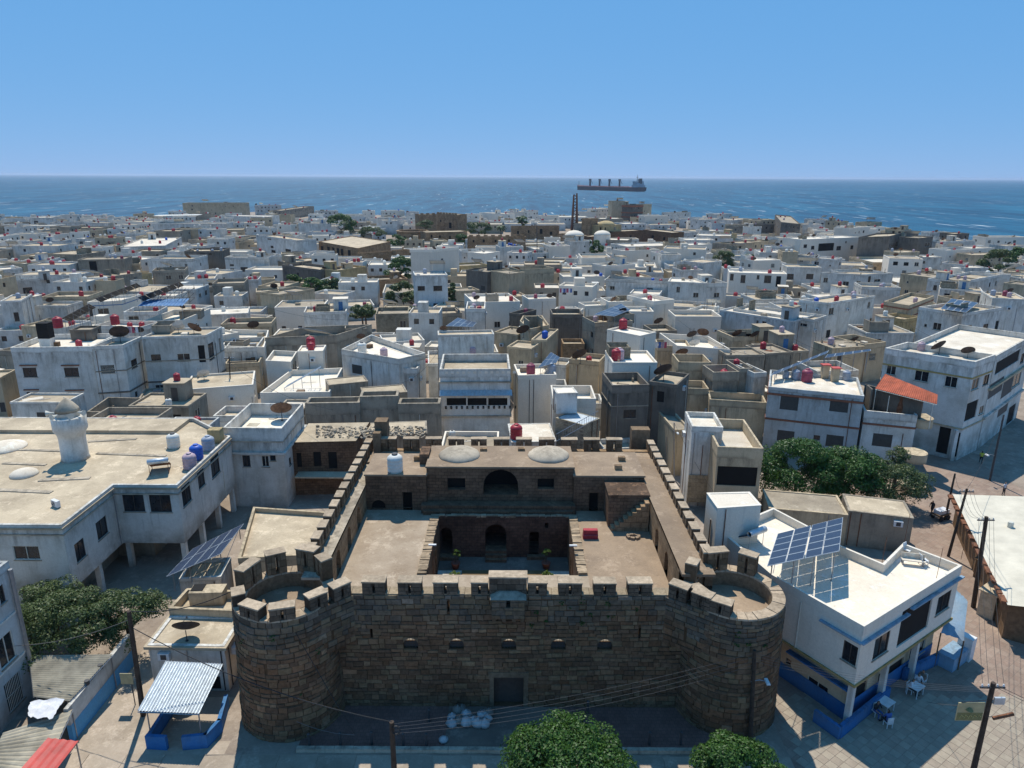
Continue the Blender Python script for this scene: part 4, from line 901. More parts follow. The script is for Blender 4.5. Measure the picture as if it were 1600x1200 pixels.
# ------------------------------------------------------------------ the near buildings, one by one
def corrug(mb, q, pitch=.16, amp=.035, th=.01):
    """corrugated sheet over the quad q0 q1 q2 q3; ribs run from edge q0-q1 to edge q3-q2"""
    q = [Vector(p) for p in q]; n = max(8, int((q[1] - q[0]).length / pitch) * 2); nn = (q[1] - q[0]).cross(q[3] - q[0]).normalized(); vs_ = []; fs = []
    for i in range(n + 1):
        o = nn * (amp if i % 2 else -amp); a = q[0].lerp(q[1], i / n) + o; b = q[3].lerp(q[2], i / n) + o; vs_ += [a, b, a - nn * th, b - nn * th]
    for i in range(n): k = i * 4; fs += [(k, k + 4, k + 5, k + 1), (k + 2, k + 3, k + 7, k + 6), (k, k + 2, k + 6, k + 4), (k + 1, k + 5, k + 7, k + 3)]
    mb.add(vs_, fs)
def sheet_thing(name, label, cat, quad, m, posts=(), z0=0.0, pm='steel', pitch=.18):
    q = [Vector(p) for p in quad]; c = sum(q, Vector()) / 4; r = empty(name, (c.x, c.y, z0)); mb = MB(); corrug(mb, q, pitch); wb(mb, 'corrugated_sheet', m, r)
    for a, b in ((0, 1), (3, 2)):
        mb = MB(); d = Vector((0, 0, -.09)); mb.tube([q[a] + d, q[b] + d], .04, 4); wb(mb, 'purlin', pm, r)
    for p in posts: mb = MB(); mb.tube([(p[0], p[1], z0), (p[0], p[1], p[2])], .045, 5); wb(mb, 'post', pm, r)
    return tag(r, label, cat)
def array_by_corners(label, q, nc, nr, zr, frame='galv', gapc=None):
    """solar array: q0 q1 near edge, q3 q2 far edge; stands on legs from height zr"""
    q = [Vector(p) for p in q]; c = sum(q, Vector()) / 4; r = empty('solar_array', (c.x, c.y, zr)); nn = (q[1] - q[0]).cross(q[3] - q[0]).normalized()
    S = lambda u, v, k=0: (q[0].lerp(q[1], u)).lerp(q[3].lerp(q[2], u), v) + nn * k
    for i in range(nc):
        for j in range(nr):
            mb = MB(); g = .004; a, b, c0, d = i / nc + g, (i + 1) / nc - g, j / nr + g, (j + 1) / nr - g
            if gapc == i: a += .012
            mb.hexa([S(a, c0), S(b, c0), S(b, d), S(a, d), S(a, c0, .05), S(b, c0, .05), S(b, d, .05), S(a, d, .05)]); e = .006
            mb.cm = 1; mb.quad(S(a + e, c0 + e, .052), S(b - e, c0 + e, .052), S(b - e, d - e, .052), S(a + e, d - e, .052)); wb(mb, 'solar_module', [frame, 'solar'], r)
    for u in (.06, .36, .64, .94):
        for v in (.1, .9):
            mb = MB(); p = S(u, v, -.04); mb.tube([(p.x, p.y, zr), p], .04, 5); wb(mb, 'leg', 'steel', r)
        mb = MB(); a = S(u, .1, -.05); b = S(u, .9, -.05); mb.tube([S(u, 0, -.05), S(u, 1, -.05)], .035, 4); mb.tube([(a.x, a.y, zr + .1), b], .022, 4); wb(mb, 'brace', 'steel', r)
    return tag(r, label, 'solar panel', 'solar arrays on the roofs')
# mosque with the white minaret
mz = 8.5
mos = house([(-60, 50.5), (-35.45, 50.5), (-35.45, 58.1), (-29.8, 58.1), (-29.8, 70.5), (-36, 76.2), (-60, 76.2)], mz, 'w', 'roof_t', z0=2.7, ph=.4, name='mosque',
    winpx=[('J', 75, 1035, 218, 1110, 'w'), ('J', 413, 1000, 472, 1115, 'd'), ('J', 530, 880, 595, 990, 'd'), ('J', 678, 742, 795, 845, 'd'), ('J', 825, 742, 942, 848, 'd'), ('J', 1002, 690, 1055, 808, 'd'), ('J', 1090, 612, 1130, 715, 'd'), ('J', 1162, 530, 1212, 650, 'd')],
    ledges=[(mz - .95, .12, .10, 'lime'), (mz - .42, .16, .14, 'roof_t')])
tag(mos, 'white mosque hall raised on columns with flat stained roof and minaret', 'mosque')
for x, y in ((-30.1, 58.5), (-30.1, 62.3), (-30.1, 66.2), (-30.1, 70.0), (-35.2, 58.6), (-35.75, 50.9), (-35.75, 54.5), (-40, 50.8)):
    mb = MB(); mb.box(x - .22, x + .22, y - .22, y + .22, 0, 2.72); wb(mb, 'column', 'w', mos)
mb = MB(); mb.box(-60, -37.5, 52.8, 74, 0, 2.69); mb.box(-37.6, -34.0, 60.5, 74, 0, 2.69); wb(mb, 'ground_floor', 'g', mos)
mb = MB(); mb.box(-60, -36.5, 72.0, 75.9, mz - .4, mz + .0); wb(mb, 'raised_roof', 'roof_t', mos)
mb = MB(); mb.box(-31.6, -30.3, 69.2, 70.2, mz - .35, mz + 1.1); wb(mb, 'roof_box', 'y', mos)
for x, y, w in ((-47, 63.5, .2), (-47, 67, .2), (-41, 60, .25), (-38, 66, .2), (-44, 57.5, .25), (-42, 70, .2)):
    mb = MB(); mb.obox((x, y), (1, RND.uniform(-.1, .25)), None, RND.uniform(2.0, 4), w, mz - .39, mz - .31); wb(mb, 'roof_rib', 'lime', mos)
for px, py, rr, hh in ((38, 742, 1.2, .6), (8, 700, 2.0, .6)):
    p = G(px, py, mz - .4); mb = MB(); mb.lathe([(rr * math.cos(a * math.pi / 14), hh * math.sin(a * math.pi / 14)) for a in range(7)] + [(.05, hh)], 20, (p.x, p.y, mz - .4)); wb(mb, 'dome', 'roof_w', mos, True)
p = G(110, 722, mz - .4); mc = (p.x, p.y + .9); mr = ZAT(105, 625, mc[1]).z - mz
mnr = empty('minaret', (mc[0], mc[1], mz - .4)); tag(mnr, 'short white round minaret with cone cap and loudspeakers on the mosque roof', 'minaret')
mb = MB(); mb.lathe([(1.3, 0), (1.2, .3), (1.17, mr * .38), (1.25, mr * .48), (1.5, mr * .55), (1.52, mr * .78), (1.42, mr * .79)], 24, (mc[0], mc[1], mz - .4)); wb(mb, 'shaft', 'w', mnr, True)
mb = MB(); mb.lathe([(1.05, mr * .78), (1.05, mr * .86), (1.1, mr * .87)], 20, (mc[0], mc[1], mz - .4)); wb(mb, 'lantern', 'w', mnr, True)
mb = MB(); mb.lathe([(1.08, mr * .87), (.98, mr * .93), (.6, mr * 1.02), (.05, mr * 1.11)], 20, (mc[0], mc[1], mz - .4)); wb(mb, 'cap', 'lime', mnr, True)
for a in (200, 255, 310, 350):
    t_ = math.radians(a); mb = MB(); d = Vector((math.cos(t_), math.sin(t_), 0)); b0 = Vector((mc[0], mc[1], mz - .4 + mr * .86)) + d * 1.1; mb.tube([b0, b0 + d * .35, b0 + d * .7], [.06, .12, .3], 10); wb(mb, 'loudspeaker', 'frame_w', mnr)
zd = mz - .39
ac(tuple(G(88, 792, zd)), -.5, 'white cased air conditioner standing alone on the mosque roof')
heater(tuple(GC('J', 880, 640, zd)), .35, 'rusty solar water heater on the mosque roof', 'rust')
for (jx, jy, c, lb) in ((960, 490, 'w', 'squat white water tank at the rear corner of the mosque roof'), (1152, 505, 'g', 'ribbed grey water tank at the right corner of the mosque roof'), (1087, 555, 'b', 'bright blue water tank on the mosque roof'), (1050, 605, 'p', 'pink plastic water tank on the mosque roof edge')): tank(tuple(GC('J', jx, jy, zd)), c, 1.15, lb)
# apartment block cut by the lower left corner
apt = house([(-46, 28), (-33.2, 28), (-33.2, 41.6), (-46, 41.6)], 10.5, 'b', 'roof_w', ph=.6, name='apartment_block', winpx=[('M', -12, 600, 70, 745, 'w'), ('M', 22, 785, 108, 935, 'b'), ('M', -5, 380, 22, 470, 'd')], ledges=[(3.6, .15, .07, 'w'), (6.8, .15, .07, 'w')])
tag(apt, 'bluish white apartment block with barred window in the lower left corner', 'apartment block')
mb = MB(); mb.tube([(-33.0, 41.4, 0), (-33.0, 41.4, 10)], .14, 8); wb(mb, 'drain_pipe', 'steel', apt)
A = lambda x, y, z: tuple(GC('M', x, y, z))
sheet_thing('shed_roof', 'grey-brown corrugated shed roof under the leafy tree at left', 'shed', [A(130, 695, 2.9), A(150, 880, 2.7), A(312, 900, 2.6), A(505, 690, 2.8)], 'sheet_old', [A(300, 890, 2.5), A(495, 700, 2.7), A(160, 860, 2.6)], pitch=.22)
sheet_thing('shed_roof', 'lower corrugated shed roof in the bottom left corner', 'shed', [A(15, 1040, 2.5), A(-60, 1190, 2.4), A(190, 1230, 2.2), A(325, 935, 2.3)], 'sheet_old', [A(240, 1050, 2.2), A(320, 940, 2.2)], pitch=.22)
sheet_thing('shed_roof', 'faded red metal sheet roof at the bottom left edge', 'shed', [A(215, 1066, 2.75), A(352, 1080, 2.65), A(240, 1225, 2.6), A(85, 1215, 2.7)], 'sheet_red', [A(340, 1085, 2.1)], pitch=.8)
mb = MB(); v0 = [A(135, 910, 2.8), A(290, 895, 2.8), A(235, 985, 2.75), A(125, 975, 2.8)]
g_ = 8; vs_ = []; fs = []
for i in range(g_ + 1):
    for j in range(g_ + 1): p = Vector(v0[0]).lerp(Vector(v0[1]), i / g_).lerp(Vector(v0[3]).lerp(Vector(v0[2]), i / g_), j / g_); vs_.append(p + Vector((RND.uniform(-.05, .05), RND.uniform(-.05, .05), RND.uniform(0, .22))))
for i in range(g_):
    for j in range(g_): k = i * (g_ + 1) + j; fs.append((k, k + 1, k + g_ + 2, k + g_ + 1))
mb.add(vs_, fs); tag(mb.build('tarpaulin', 'cloth_w', None, True), 'crumpled white plastic sheet on the lower left shed roof', 'tarpaulin')
yw = empty('boundary_wall', (-28, 41, 0)); tag(yw, 'long lane wall painted white above and blue below at left', 'wall')
mb = MB(); mb.box(-28.3, -28.02, 37.3, 45.0, 1.25, 2.5); wb(mb, 'upper_wall', 'w', yw)
mb = MB(); mb.box(-28.3, -28.0, 37.3, 45.0, 0, 1.25); wb(mb, 'blue_base', 'laneblue', yw)
for y in (39.6, 41.2): mb = MB(); mb.lathe([(.16, 0), (.16, .3)], 10, (-28.1, y, 2.5)); wb(mb, 'lamp', 'steel_d', yw)
# kiosk house with awning and blue yard wall
kz = 3.7; p0, p1 = P2('M', 660, 650, kz), P2('M', 1000, 655, kz)
kio = house([p0, p1, (p1[0], p1[1] + 3.4), (p0[0], p0[1] + 3.4)], kz, 'w', 'roof_t', ph=.12, name='kiosk_house', winpx=[('M', 930, 790, 985, 850, 'o')], ledges=[(kz - .25, .22, .22, 'roof_t')])
tag(kio, 'small white kiosk house with flat roof beside the left castle tower', 'house', 'houses of the old town')
dish(tuple(GC('M', 835, 632, kz - .1)), 'd', .2, 1.0, 'dark satellite dish on the small kiosk roof by the castle')
sheet_thing('awning', 'pale corrugated metal awning over the small blue yard', 'awning', [A(740, 722, 3.2), A(997, 735, 3.2), A(890, 957, 2.6), A(614, 945, 2.6)], 'galv', [A(885, 950, 2.5), A(655, 945, 2.5)], pitch=.2)
yd = empty('yard_wall', (-21, 38, 0)); tag(yd, 'low bright blue yard wall below the metal awning', 'wall')
pts = [A(665, 1110, 0), A(745, 1115, 0), A(825, 1115, 0), A(925, 1105, 0), A(985, 1040, 0), A(1015, 930, 0)]
for a, b in ((0, 1), (2, 3), (3, 4), (4, 5)):
    pa, pb = Vector(pts[a]), Vector(pts[b]); mb = MB(); mb.obox((pa + pb) / 2, pb - pa, None, (pb - pa).length / 2 + .08, .12, 0, 1.0); wb(mb, 'wall_section', 'blue', yd)
mb = MB(); pa = Vector(pts[0]); mb.box(pa.x - .05, pa.x + .2, pa.y + .1, 41.4, 0, 1.0); wb(mb, 'wall_section', 'blue', yd)
# roofs between kiosk and castle
h1 = house(front_poly('M', ((755, 485), (1035, 497)), 4.3, 2.6), 4.3, 'c', 'roof_t', ph=.7); tag(h1, 'small cream walled roof between the kiosk and the tilted solar array', 'house', 'houses of the old town')
bx_ = GC('M', 935, 455, 3.65); rb = empty('steel_box', (bx_.x, bx_.y, 3.65)); mb = MB(); mb.obox(bx_, (1, .06), None, 1.25, .6, 3.65, 4.75); wb(mb, 'casing', 'c', rb); mb = MB(); mb.obox(bx_ + Vector((-.75, .1, 0)), (1, .06), None, .45, .45, 4.76, 4.8); wb(mb, 'hatch', 'void', rb); tag(rb, 'cream open-topped box tank on the roof beside the left castle tower', 'tank')
h2 = house([P2('P', 372, 872, 4.8), P2('P', 490, 866, 4.8), P2('P', 512, 800, 4.8), P2('P', 396, 792, 4.8)], 4.8, 'c', 'roof_t', ph=.45); tag(h2, 'flat sandy roof pressed against the left castle wall', 'house', 'houses of the old town')
h2b = house(front_poly('M', ((800, 355), (985, 345)), 4.2, 3), 4.2, 'w', 'roof_t', ph=.3); tag(h2b, 'low white house under the tilted solar array at left', 'house', 'houses of the old town')
array_by_corners('large tilted solar array on thin legs left of the castle wall', [A(742, 348, 5.6), A(985, 246, 5.6), A(1090, 110, 4.9), A(862, 222, 4.9)], 4, 2, 3.9, gapc=2)
# ruined building with three doorways
rn = house([P2('N', 70, 140, 6.4), P2('N', 520, 130, 6.4), (P2('N', 520, 130, 6.4)[0] + .3, P2('N', 520, 130, 6.4)[1] + 6.5), (P2('N', 70, 140, 6.4)[0], P2('N', 70, 140, 6.4)[1] + 6.5)], 6.4, 'mas', 'roof_t', ph=.02, name='ruined_house', winpx=[('N', 105, 212, 140, 312, 'o'), ('N', 222, 205, 275, 305, 'o'), ('N', 325, 205, 385, 320, 'o')], recess=.4)
tag(rn, 'roofless-looking brown ruined house with three dark doorways behind the castle wall', 'house')
mb = MB(); a = GC('N', 90, 380, 2.9); mb.box(a.x, a.x + 6, a.y, a.y + 1.6, 2.75, 2.9); wb(mb, 'ledge_slab', 'roof_t', rn)
mb = MB()
for i in range(420):
    p = GC('N', RND.uniform(240, 1000), RND.uniform(30, 110), 6.4); s = RND.uniform(.03, .2) * (1.6 if RND.random() < .1 else 1); ax = Vector((RND.uniform(-1, 1), RND.uniform(-1, 1))); mb.obox(p, ax, None, s * .75, s * RND.uniform(.4, .8), 6.35, 6.4 + s * RND.uniform(.4, 1.0)); mb.v[-8:] = [tuple(c_ + RND.uniform(-.35, .35) * s for c_ in v_) for v_ in mb.v[-8:]]
o = mb.build('rubble', 'g'); o['kind'] = 'stuff'; o['label'] = 'broken grey rubble strewn over the ruined roof'; o['category'] = 'rubble'
rn2 = house(front_poly('N', ((520, 95), (1010, 75)), 6.1, 4.5), 6.1, 'g', 'roof_t', ph=.03, autow=0); tag(rn2, 'flat unfinished concrete roof covered in rubble behind the castle', 'house')
# villa behind the castle
vz = 10.4; va, vb = Vector(P2('C', 128, 456, vz)), Vector(P2('C', 646, 453, vz)); vd = (vb - va).normalized(); vn = Vector((-vd.y, vd.x))
vil = house([va, vb, vb + vn * 8.4, va + vn * 8.4], vz, 'w', 'roof_t', ph=1.15, name='villa', winpx=[('C', 178, 668, 322, 722, 'o'), ('C', 332, 668, 472, 722, 'o'), ('C', 484, 668, 625, 722, 'o'), ('C', 205, 937, 310, 990, 'b'), ('C', 424, 932, 536, 990, 'b')], ledges=[(vz - 1.9, .2, .18, 'lime'), (ZAT(*cp_('C', 390, 805), va.y).z - .1, .22, .2, 'lime')])
tag(vil, 'white villa with striped awning and roof terrace directly behind the castle', 'villa')
bz0, bz1 = ZAT(*cp_('C', 390, 800), va.y).z, ZAT(*cp_('C', 390, 725), va.y).z
for i in range(14):
    for j in range(2):
        u0 = .7 + i * .72; mb = MB(); q = va + vd * u0 - vn * .06; mb.obox(q, vd, None, .13, .05, bz1 - .45 + j * .22, bz1 - .3 + j * .22); wb(mb, 'pierced_block', 'void' , vil)
for i in range(13):
    u0 = .9 + i * .75; mb = MB(); q = va + vd * u0 - vn * .045; mb.obox(q, vd, None, .2, .02, vz - .62, vz - .28); wb(mb, 'pierced_block', 'roof_W', vil)
mb = MB(); t0 = ZAT(*cp_('C', 390, 612), va.y).z; e0 = va + vd * -.1; e1_ = vb + vd * .25
corrug(mb, [(e0.x, e0.y, t0), (e1_.x, e1_.y, t0), (e1_.x - vn.x * 1.0, e1_.y - vn.y * 1.0, t0 - .5), (e0.x - vn.x * 1.0, e0.y - vn.y * 1.0, t0 - .5)], .2); wb(mb, 'awning', 'galv', vil)
for px_, py_, c, lb in ((370, 345, 'p', 'pink tank in front of the villa penthouse wall'),): tank(tuple(GC('C', px_, py_ + 10, vz - 1.14)), c, 1.2, lb)
dish(tuple(GC('C', 155, 185, 12.3)), 'r', .3, .6, 'small rusty dish on the villa penthouse corner')
mb = MB(); d0 = [GC('C', 120, 205, 12.7), GC('C', 520, 195, 12.7)]
cy_ = house(front_poly('C', ((655, 992), (985, 985)), 4.8, 6.5), 4.8, 'w', 'roof_w', ph=.05); tag(cy_, 'low pale roof yard with a red tank between villa and white house', 'house', 'houses of the old town')
tank(tuple(GC('C', 690, 965, 4.77)), 'r', 1.35, 'large red water tank beside the villa foot')
tank(tuple(GC('C', 797, 490, 8.05)), 'm', 1.15, 'dark red tank on the plain white house behind the castle'); tank(tuple(GC('C', 948, 490, 8.05)), 'g', 1.15, 'grey tank on the plain white house behind the castle')
mb = MB(); sq = [Vector(P2('C', 988, 645, 9.0)), Vector(P2('C', 1140, 640, 9.0))]; dd = (sq[1] - sq[0]).normalized(); nb = Vector((-dd.y, dd.x))
sh = house([sq[0], sq[1], sq[1] + nb * 2.6, sq[0] + nb * 2.6], 9.2, 'w', 'roof_W', z0=6.5, ph=.05, winpx=[('C', 1040, 505, 1088, 640, 'o')]); tag(sh, 'white stair head with dark doorway on the terrace right of the villa', 'stair head')
c4 = house(front_poly('C', ((980, 812), (1185, 868)), 6.4, 3.5), 6.4, 'block', 'galv', ph=.03); tag(c4, 'grey block shed with metal roof below the white terrace house', 'shed')
r_ = empty('railing', tuple(GC('C', 1140, 990, 4.8))); tag(r_, 'grey sloping steel stair railing behind the castle rear wall', 'railing')
a, b = GC('C', 985, 985, 5.0), GC('C', 1290, 812, 7.6); b = ZAT(*cp_('C', 1290, 815), a.y + 1.5)
for k in (0, .9): mb = MB(); mb.tube([a + Vector((0, 0, k)), b + Vector((0, 0, k))], .04, 4); wb(mb, 'rail', 'steel', r_)
for i in range(19):
    p = a.lerp(b, i / 18); mb = MB(); mb.tube([p, p + Vector((0, 0, .9))], .022, 4); wb(mb, 'baluster', 'steel', r_)
# big white house on the right
wz = 8.0
wh_poly = [P2('L', x, y, wz) for x, y in ((705, 622), (1103, 374), (865, 284), (782, 366), (602, 290), (475, 213), (335, 140), (118, 232), (330, 412))]
wh = house(wh_poly, wz, 'W', 'roof_W', z0=3.55, ph=.7, name='white_house', pth=.16, winpx=[('L', 615, 690, 678, 775, 'd'), ('L', 748, 662, 803, 738, 'd'), ('L', 857, 532, 968, 660, 'o'), ('L', 1005, 494, 1052, 558, 'd')], ledges=[(3.45, .16, .1, 'band_yellow')])
tag(wh, 'large white house with blue ground floor and solar array right of the castle', 'house')
C0, C1, CL = Vector(wh_poly[0]), Vector(wh_poly[1]), Vector(wh_poly[-1]); d1 = (C1 - C0).normalized(); n1 = Vector((d1.y, -d1.x)); d2 = (CL - C0).normalized(); n2 = Vector((-d2.y, d2.x))
for u0, u1, z_ in ((-.15, 5.6, 6.75), (5.9, 13.2, 7.0)):
    mb = MB(); q = C0 + d1 * ((u0 + u1) / 2) + n1 * .12; mb.obox(q, d1, None, (u1 - u0) / 2, .13, z_, z_ + .1); wb(mb, 'window_ledge', 'paleblue', wh)
mb = MB(); q = C0 + d2 * 1.4 + n2 * .12; mb.obox(q, d2, None, 1.5, .13, 6.74, 6.84); wb(mb, 'window_ledge', 'paleblue', wh)
ins = 1.1
gp = [C0 + d1 * ins - n1 * .9 + d2 * .0, C1 - n1 * .9 - d1 * .5, C1 - n1 * 6, CL - n2 * 0 + d2 * 3 + d1 * 4, CL + d2 * 5 + d1 * .6, C0 + d2 * .5 + d1 * .6]
gp = [C0 + d1 * .7 + d2 * .7, C1 - d1 * .6 + d2 * .7, C1 - d1 * .6 + d2 * 5.2, C0 + d1 * .7 + d2 * 8.5]
gf = house(gp, 3.5, 'c', 'roof_t', ph=.02, root=wh, part='ground_floor_', winpx=[('L', 465, 845, 557, 945, 'w'), ('L', 385, 755, 408, 780, 'd'), ('L', 635, 870, 710, 925, 'o'), ('L', 760, 790, 850, 900, 'o'), ('L', 895, 690, 950, 740, 'w')])
mb = MB(); g2 = inset(ccw([tuple(p) for p in gp]), -.03); mb.prism(g2, 0, 1.25, False); wb(mb, 'blue_base', 'blue', wh)
mb = MB(); q = gp[0] + d2 * 2.2 + n2 * .2; mb.obox(q, d2, None, 2.4, .25, 2.55, 2.65); wb(mb, 'window_ledge', 'blue', wh)
for u in (0, .33, .66):
    mb = MB(); q = C0 + d1 * (.3 + u * 12.5) + d2 * .25; mb.obox(q, d1, None, .18, .18, 0, 3.5); wb(mb, 'column', 'w', wh)
tw = empty('terrace_wall', tuple(GC('L', 700, 1000, 0))); tag(tw, 'low blue terrace wall along the front of the white house', 'wall')
ch_ = [GC('L', x, y, 0) for x, y in ((600, 1078), (800, 915), (862, 842), (1012, 770), (1052, 790))]
for a, b in ((0, 1), (2, 3), (3, 4)):
    pa, pb = ch_[a], ch_[b]; mb = MB(); mb.obox((pa + pb) / 2, pb - pa, None, (pb - pa).length / 2, .13, 0, .95); wb(mb, 'wall_section', 'blue', tw)
pa = ch_[0]; mb = MB(); mb.obox((pa.x - .5, pa.y + .7), d2, None, .95, .13, 0, .95); wb(mb, 'wall_section', 'blue', tw)
bk = house([P2('L', 108, 140, 10.6), P2('L', 285, 128, 10.6), P2('L', 238, 74, 10.6), P2('L', 64, 78, 10.6)], 10.6, 'W', 'roof_W', z0=6.8, ph=.05); tag(bk, 'plain white stair tower on the rear corner of the white house', 'stair head')
zd = wz - .69
# array on the big white house
q = [GC('L', 308, 380, 10.0), GC('L', 605, 318, 10.0), GC('L', 620, 180, 9.0), GC('L', 352, 247, 9.0)]
array_by_corners('large blue solar array on the roof of the big white house', q, 4, 5, zd, gapc=2)
tank(tuple(GC('L', 150, 265, zd)), 'g', 1.35, 'bluish grey water tank beside the white stair tower')
heater(tuple(GC('L', 262, 300, zd)), .55, 'solar water heater with steel cylinder on the white house roof')
for i, (x, y) in enumerate(((880, 330), (945, 372))):
    r_ = empty('plastic_chair', tuple(GC('L', x, y, zd)), .6 + i); mb = MB(); mb.box(-.25, .25, -.25, .25, .4, .45); mb.build('seat', 'plastic_w', r_); mb = MB(); mb.hexa([(-.25, .2, .45), (.25, .2, .45), (.25, .25, .45), (-.25, .25, .45), (-.23, .3, .9), (.23, .3, .9), (.23, .34, .9), (-.23, .34, .9)]); mb.build('backrest', 'plastic_w', r_)
    for sx in (-.22, .22):
        for sy in (-.22, .22): mb = MB(); mb.box(sx - .025, sx + .025, sy - .025, sy + .025, 0, .4); mb.build('leg', 'plastic_w', r_)
    tag(r_, ('white plastic chair in the rear corner of the white house roof', 'white plastic chair next to the bench on the white house roof')[i], 'chair')
r_ = empty('bench', tuple(GC('L', 902, 372, zd)), -.25); mb = MB(); mb.box(-.8, .8, -.25, .25, .38, .45); mb.build('seat', 'roof_w', r_); mb = MB(); mb.box(-.8, .8, .2, .26, .45, .85); mb.build('backrest', 'roof_w', r_)
for sx in (-.7, .7): mb = MB(); mb.box(sx - .04, sx + .04, -.2, .2, 0, .38); mb.build('leg', 'steel', r_)
tag(r_, 'pale bench on the roof of the big white house', 'bench')
for (x, y) in ((775, 378), (870, 275), (1000, 425), (1100, 350)):
    p = GC('L', x, y, zd); mb = MB(); mb.tube([p, p + Vector((.05, 0, 2.4))], .02, 4); o = mb.build('steel_rod', 'rust'); auto(o, 'thin upright roof rod', 'rod', 'rods on the white house roof', p)
# stall with pale blue canopy
st = empty('market_stall', tuple(GC('L', 1060, 740, 0))); tag(st, 'stall under a drooping pale blue canopy at the corner of the white house', 'stall')
q = [GC('L', 1078, 468, 4.6), GC('L', 1128, 520, 4.4), GC('L', 1112, 682, 2.5), GC('L', 1018, 650, 2.9)]; mb = MB(); g_ = 8; vs_ = []; fs = []
for i in range(g_ + 1):
    for j in range(g_ + 1): p = q[0].lerp(q[1], i / g_).lerp(q[3].lerp(q[2], i / g_), j / g_); vs_.append(p + Vector((0, 0, -.5 * math.sin(math.pi * j / g_) * .6 + RND.uniform(-.06, .06))))
for i in range(g_):
    for j in range(g_): k = i * (g_ + 1) + j; fs.append((k, k + 1, k + g_ + 2, k + g_ + 1))
mb.add(vs_, fs); wb(mb, 'canopy', 'paleblue', st, True)
for i in (2, 3): mb = MB(); mb.tube([(q[i].x, q[i].y, 0), q[i]], .05, 5); wb(mb, 'post', 'wood', st)
p = GC('L', 1060, 770, 0); mb = MB(); mb.obox(p, d1, None, 1.2, .6, 0, 1.1); wb(mb, 'counter', 'paleblue', st); mb = MB(); mb.obox(p + Vector((1.3, .6, 0)), d1, None, .35, .5, 0, 1.9); wb(mb, 'cupboard', 'plastic_w', st)
# old wall and sheds under the fig trees
ow = house(front_poly('L', ((318, 140), (640, 168)), 3.5, 4.5), 3.5, 'c', 'roof_g', ph=.1); tag(ow, 'old stained cream wall under the fig tree right of the castle', 'house', 'houses of the old town')
ow2 = house(front_poly('L', ((642, 150), (908, 182)), 3.8, 4.0), 3.8, 'g', 'roof_t', ph=.06); tag(ow2, 'low shed with cracked sandy roof behind the white house', 'shed')
# blue-white house with red bands
rz_ = 9.2; rp = front_poly('K', ((80, 320), (648, 376)), rz_, 9); rb_ = house(rp, rz_, 'b', 'roof_w', ph=.5, winpx=[('K', 148, 380, 257, 460, 's'), ('K', 443, 402, 555, 472, 's'), ('K', 130, 582, 232, 648, 's'), ('K', 420, 610, 525, 680, 's'), ('K', 347, 610, 386, 638, 'd')], ledges=[(rz_ - 1.05, .28, .08, 'band_red'), (rz_ - 4.4, .25, .07, 'band_red')])
tag(rb_, 'pale blue house with dark red bands behind the fig tree at right', 'house', 'houses of the old town')
e2 = front_poly('K', ((652, 462), (966, 492)), 7.2, 8); rr_ = house(e2, 7.2, 'w', 'roof_g', ph=1.0, winpx=[('K', 697, 602, 815, 678, 's'), ('K', 705, 754, 800, 795, 's')], ledges=[(5.4, .25, .07, 'band_red')])
tag(rr_, 'white house with roof terrace under the red corrugated canopy', 'house', 'houses of the old town')
K_ = lambda x, y, z: tuple(GC('K', x, y, z))
mb = MB(); q0_, q1_ = GC('K', 700, 330, 9.3), GC('K', 1060, 420, 9.3); dd_ = (q1_ - q0_); mb.obox((q0_ + q1_) / 2 + Vector((.1, 2.2, 0)), dd_, None, dd_.length / 2, .12, 6.2, 9.2); mb.obox(q0_ + Vector((.1, 1.1, 0)), (0.15, 1), None, 1.2, .1, 6.2, 9.2); wb(mb, 'terrace_back_wall', 'd', rr_)  # dark walls added to imitate the shade under the canopy
sheet_thing('canopy_roof', 'bright red corrugated canopy over a roof terrace at right', 'canopy', [K_(775, 245, 10.2), K_(1087, 368, 10.2), K_(1082, 425, 9.3), K_(715, 332, 9.3)], 'sheet_orange', [K_(800, 372, 9.3)[:2] + (9.2,), K_(1060, 425, 9.3)[:2] + (9.2,), K_(720, 335, 9.3)[:2] + (9.2,)], 6.2, 'frame_w', .3)
for i, (x, y) in enumerate(((880, 460), (925, 462))):
    p = GC('K', x, y, 7.2); ch = empty('chimney', (p.x, p.y + .6, 6.2)); zt_ = ZAT(*cp_('K', x, 350), p.y + .6).z
    mb = MB(); mb.lathe([(.42, 0), (.42, 1.2), (.26, 2.0), (.24, zt_ - 6.6)], 10, (p.x, p.y + .6, 6.2)); wb(mb, 'stack', 'rust', ch); mb = MB(); mb.lathe([(.34, zt_ - 6.6), (.34, zt_ - 6.5), (.05, zt_ - 6.1)], 10, (p.x, p.y + .6, 6.2)); wb(mb, 'cowl', 'rust', ch)
    tag(ch, ('left one of two brick red chimneys through the red canopy', 'right one of two brick red chimneys through the red canopy')[i], 'chimney')
for i, (x, y, z_) in enumerate(((1022, 520, 6.6), (985, 730, 3.7), (972, 930, .9))):
    p = GC('K', x, y, z_); mb = MB(); n_ = 12; arc = [(p.x + 1.35 * math.cos(math.radians(a)), p.y + 1.2 + 1.35 * math.sin(math.radians(a))) for a in range(180, 361, 15)]; mb.prism(arc + [(p.x + 1.35, p.y + 2.6), (p.x - 1.35, p.y + 2.6)], z_ - 1.15, z_); wb(mb, 'balcony', 'c', rr_)
e3 = front_poly('K', ((776, 90), (1310, 172), (1430, 130)), 13.2, 0)
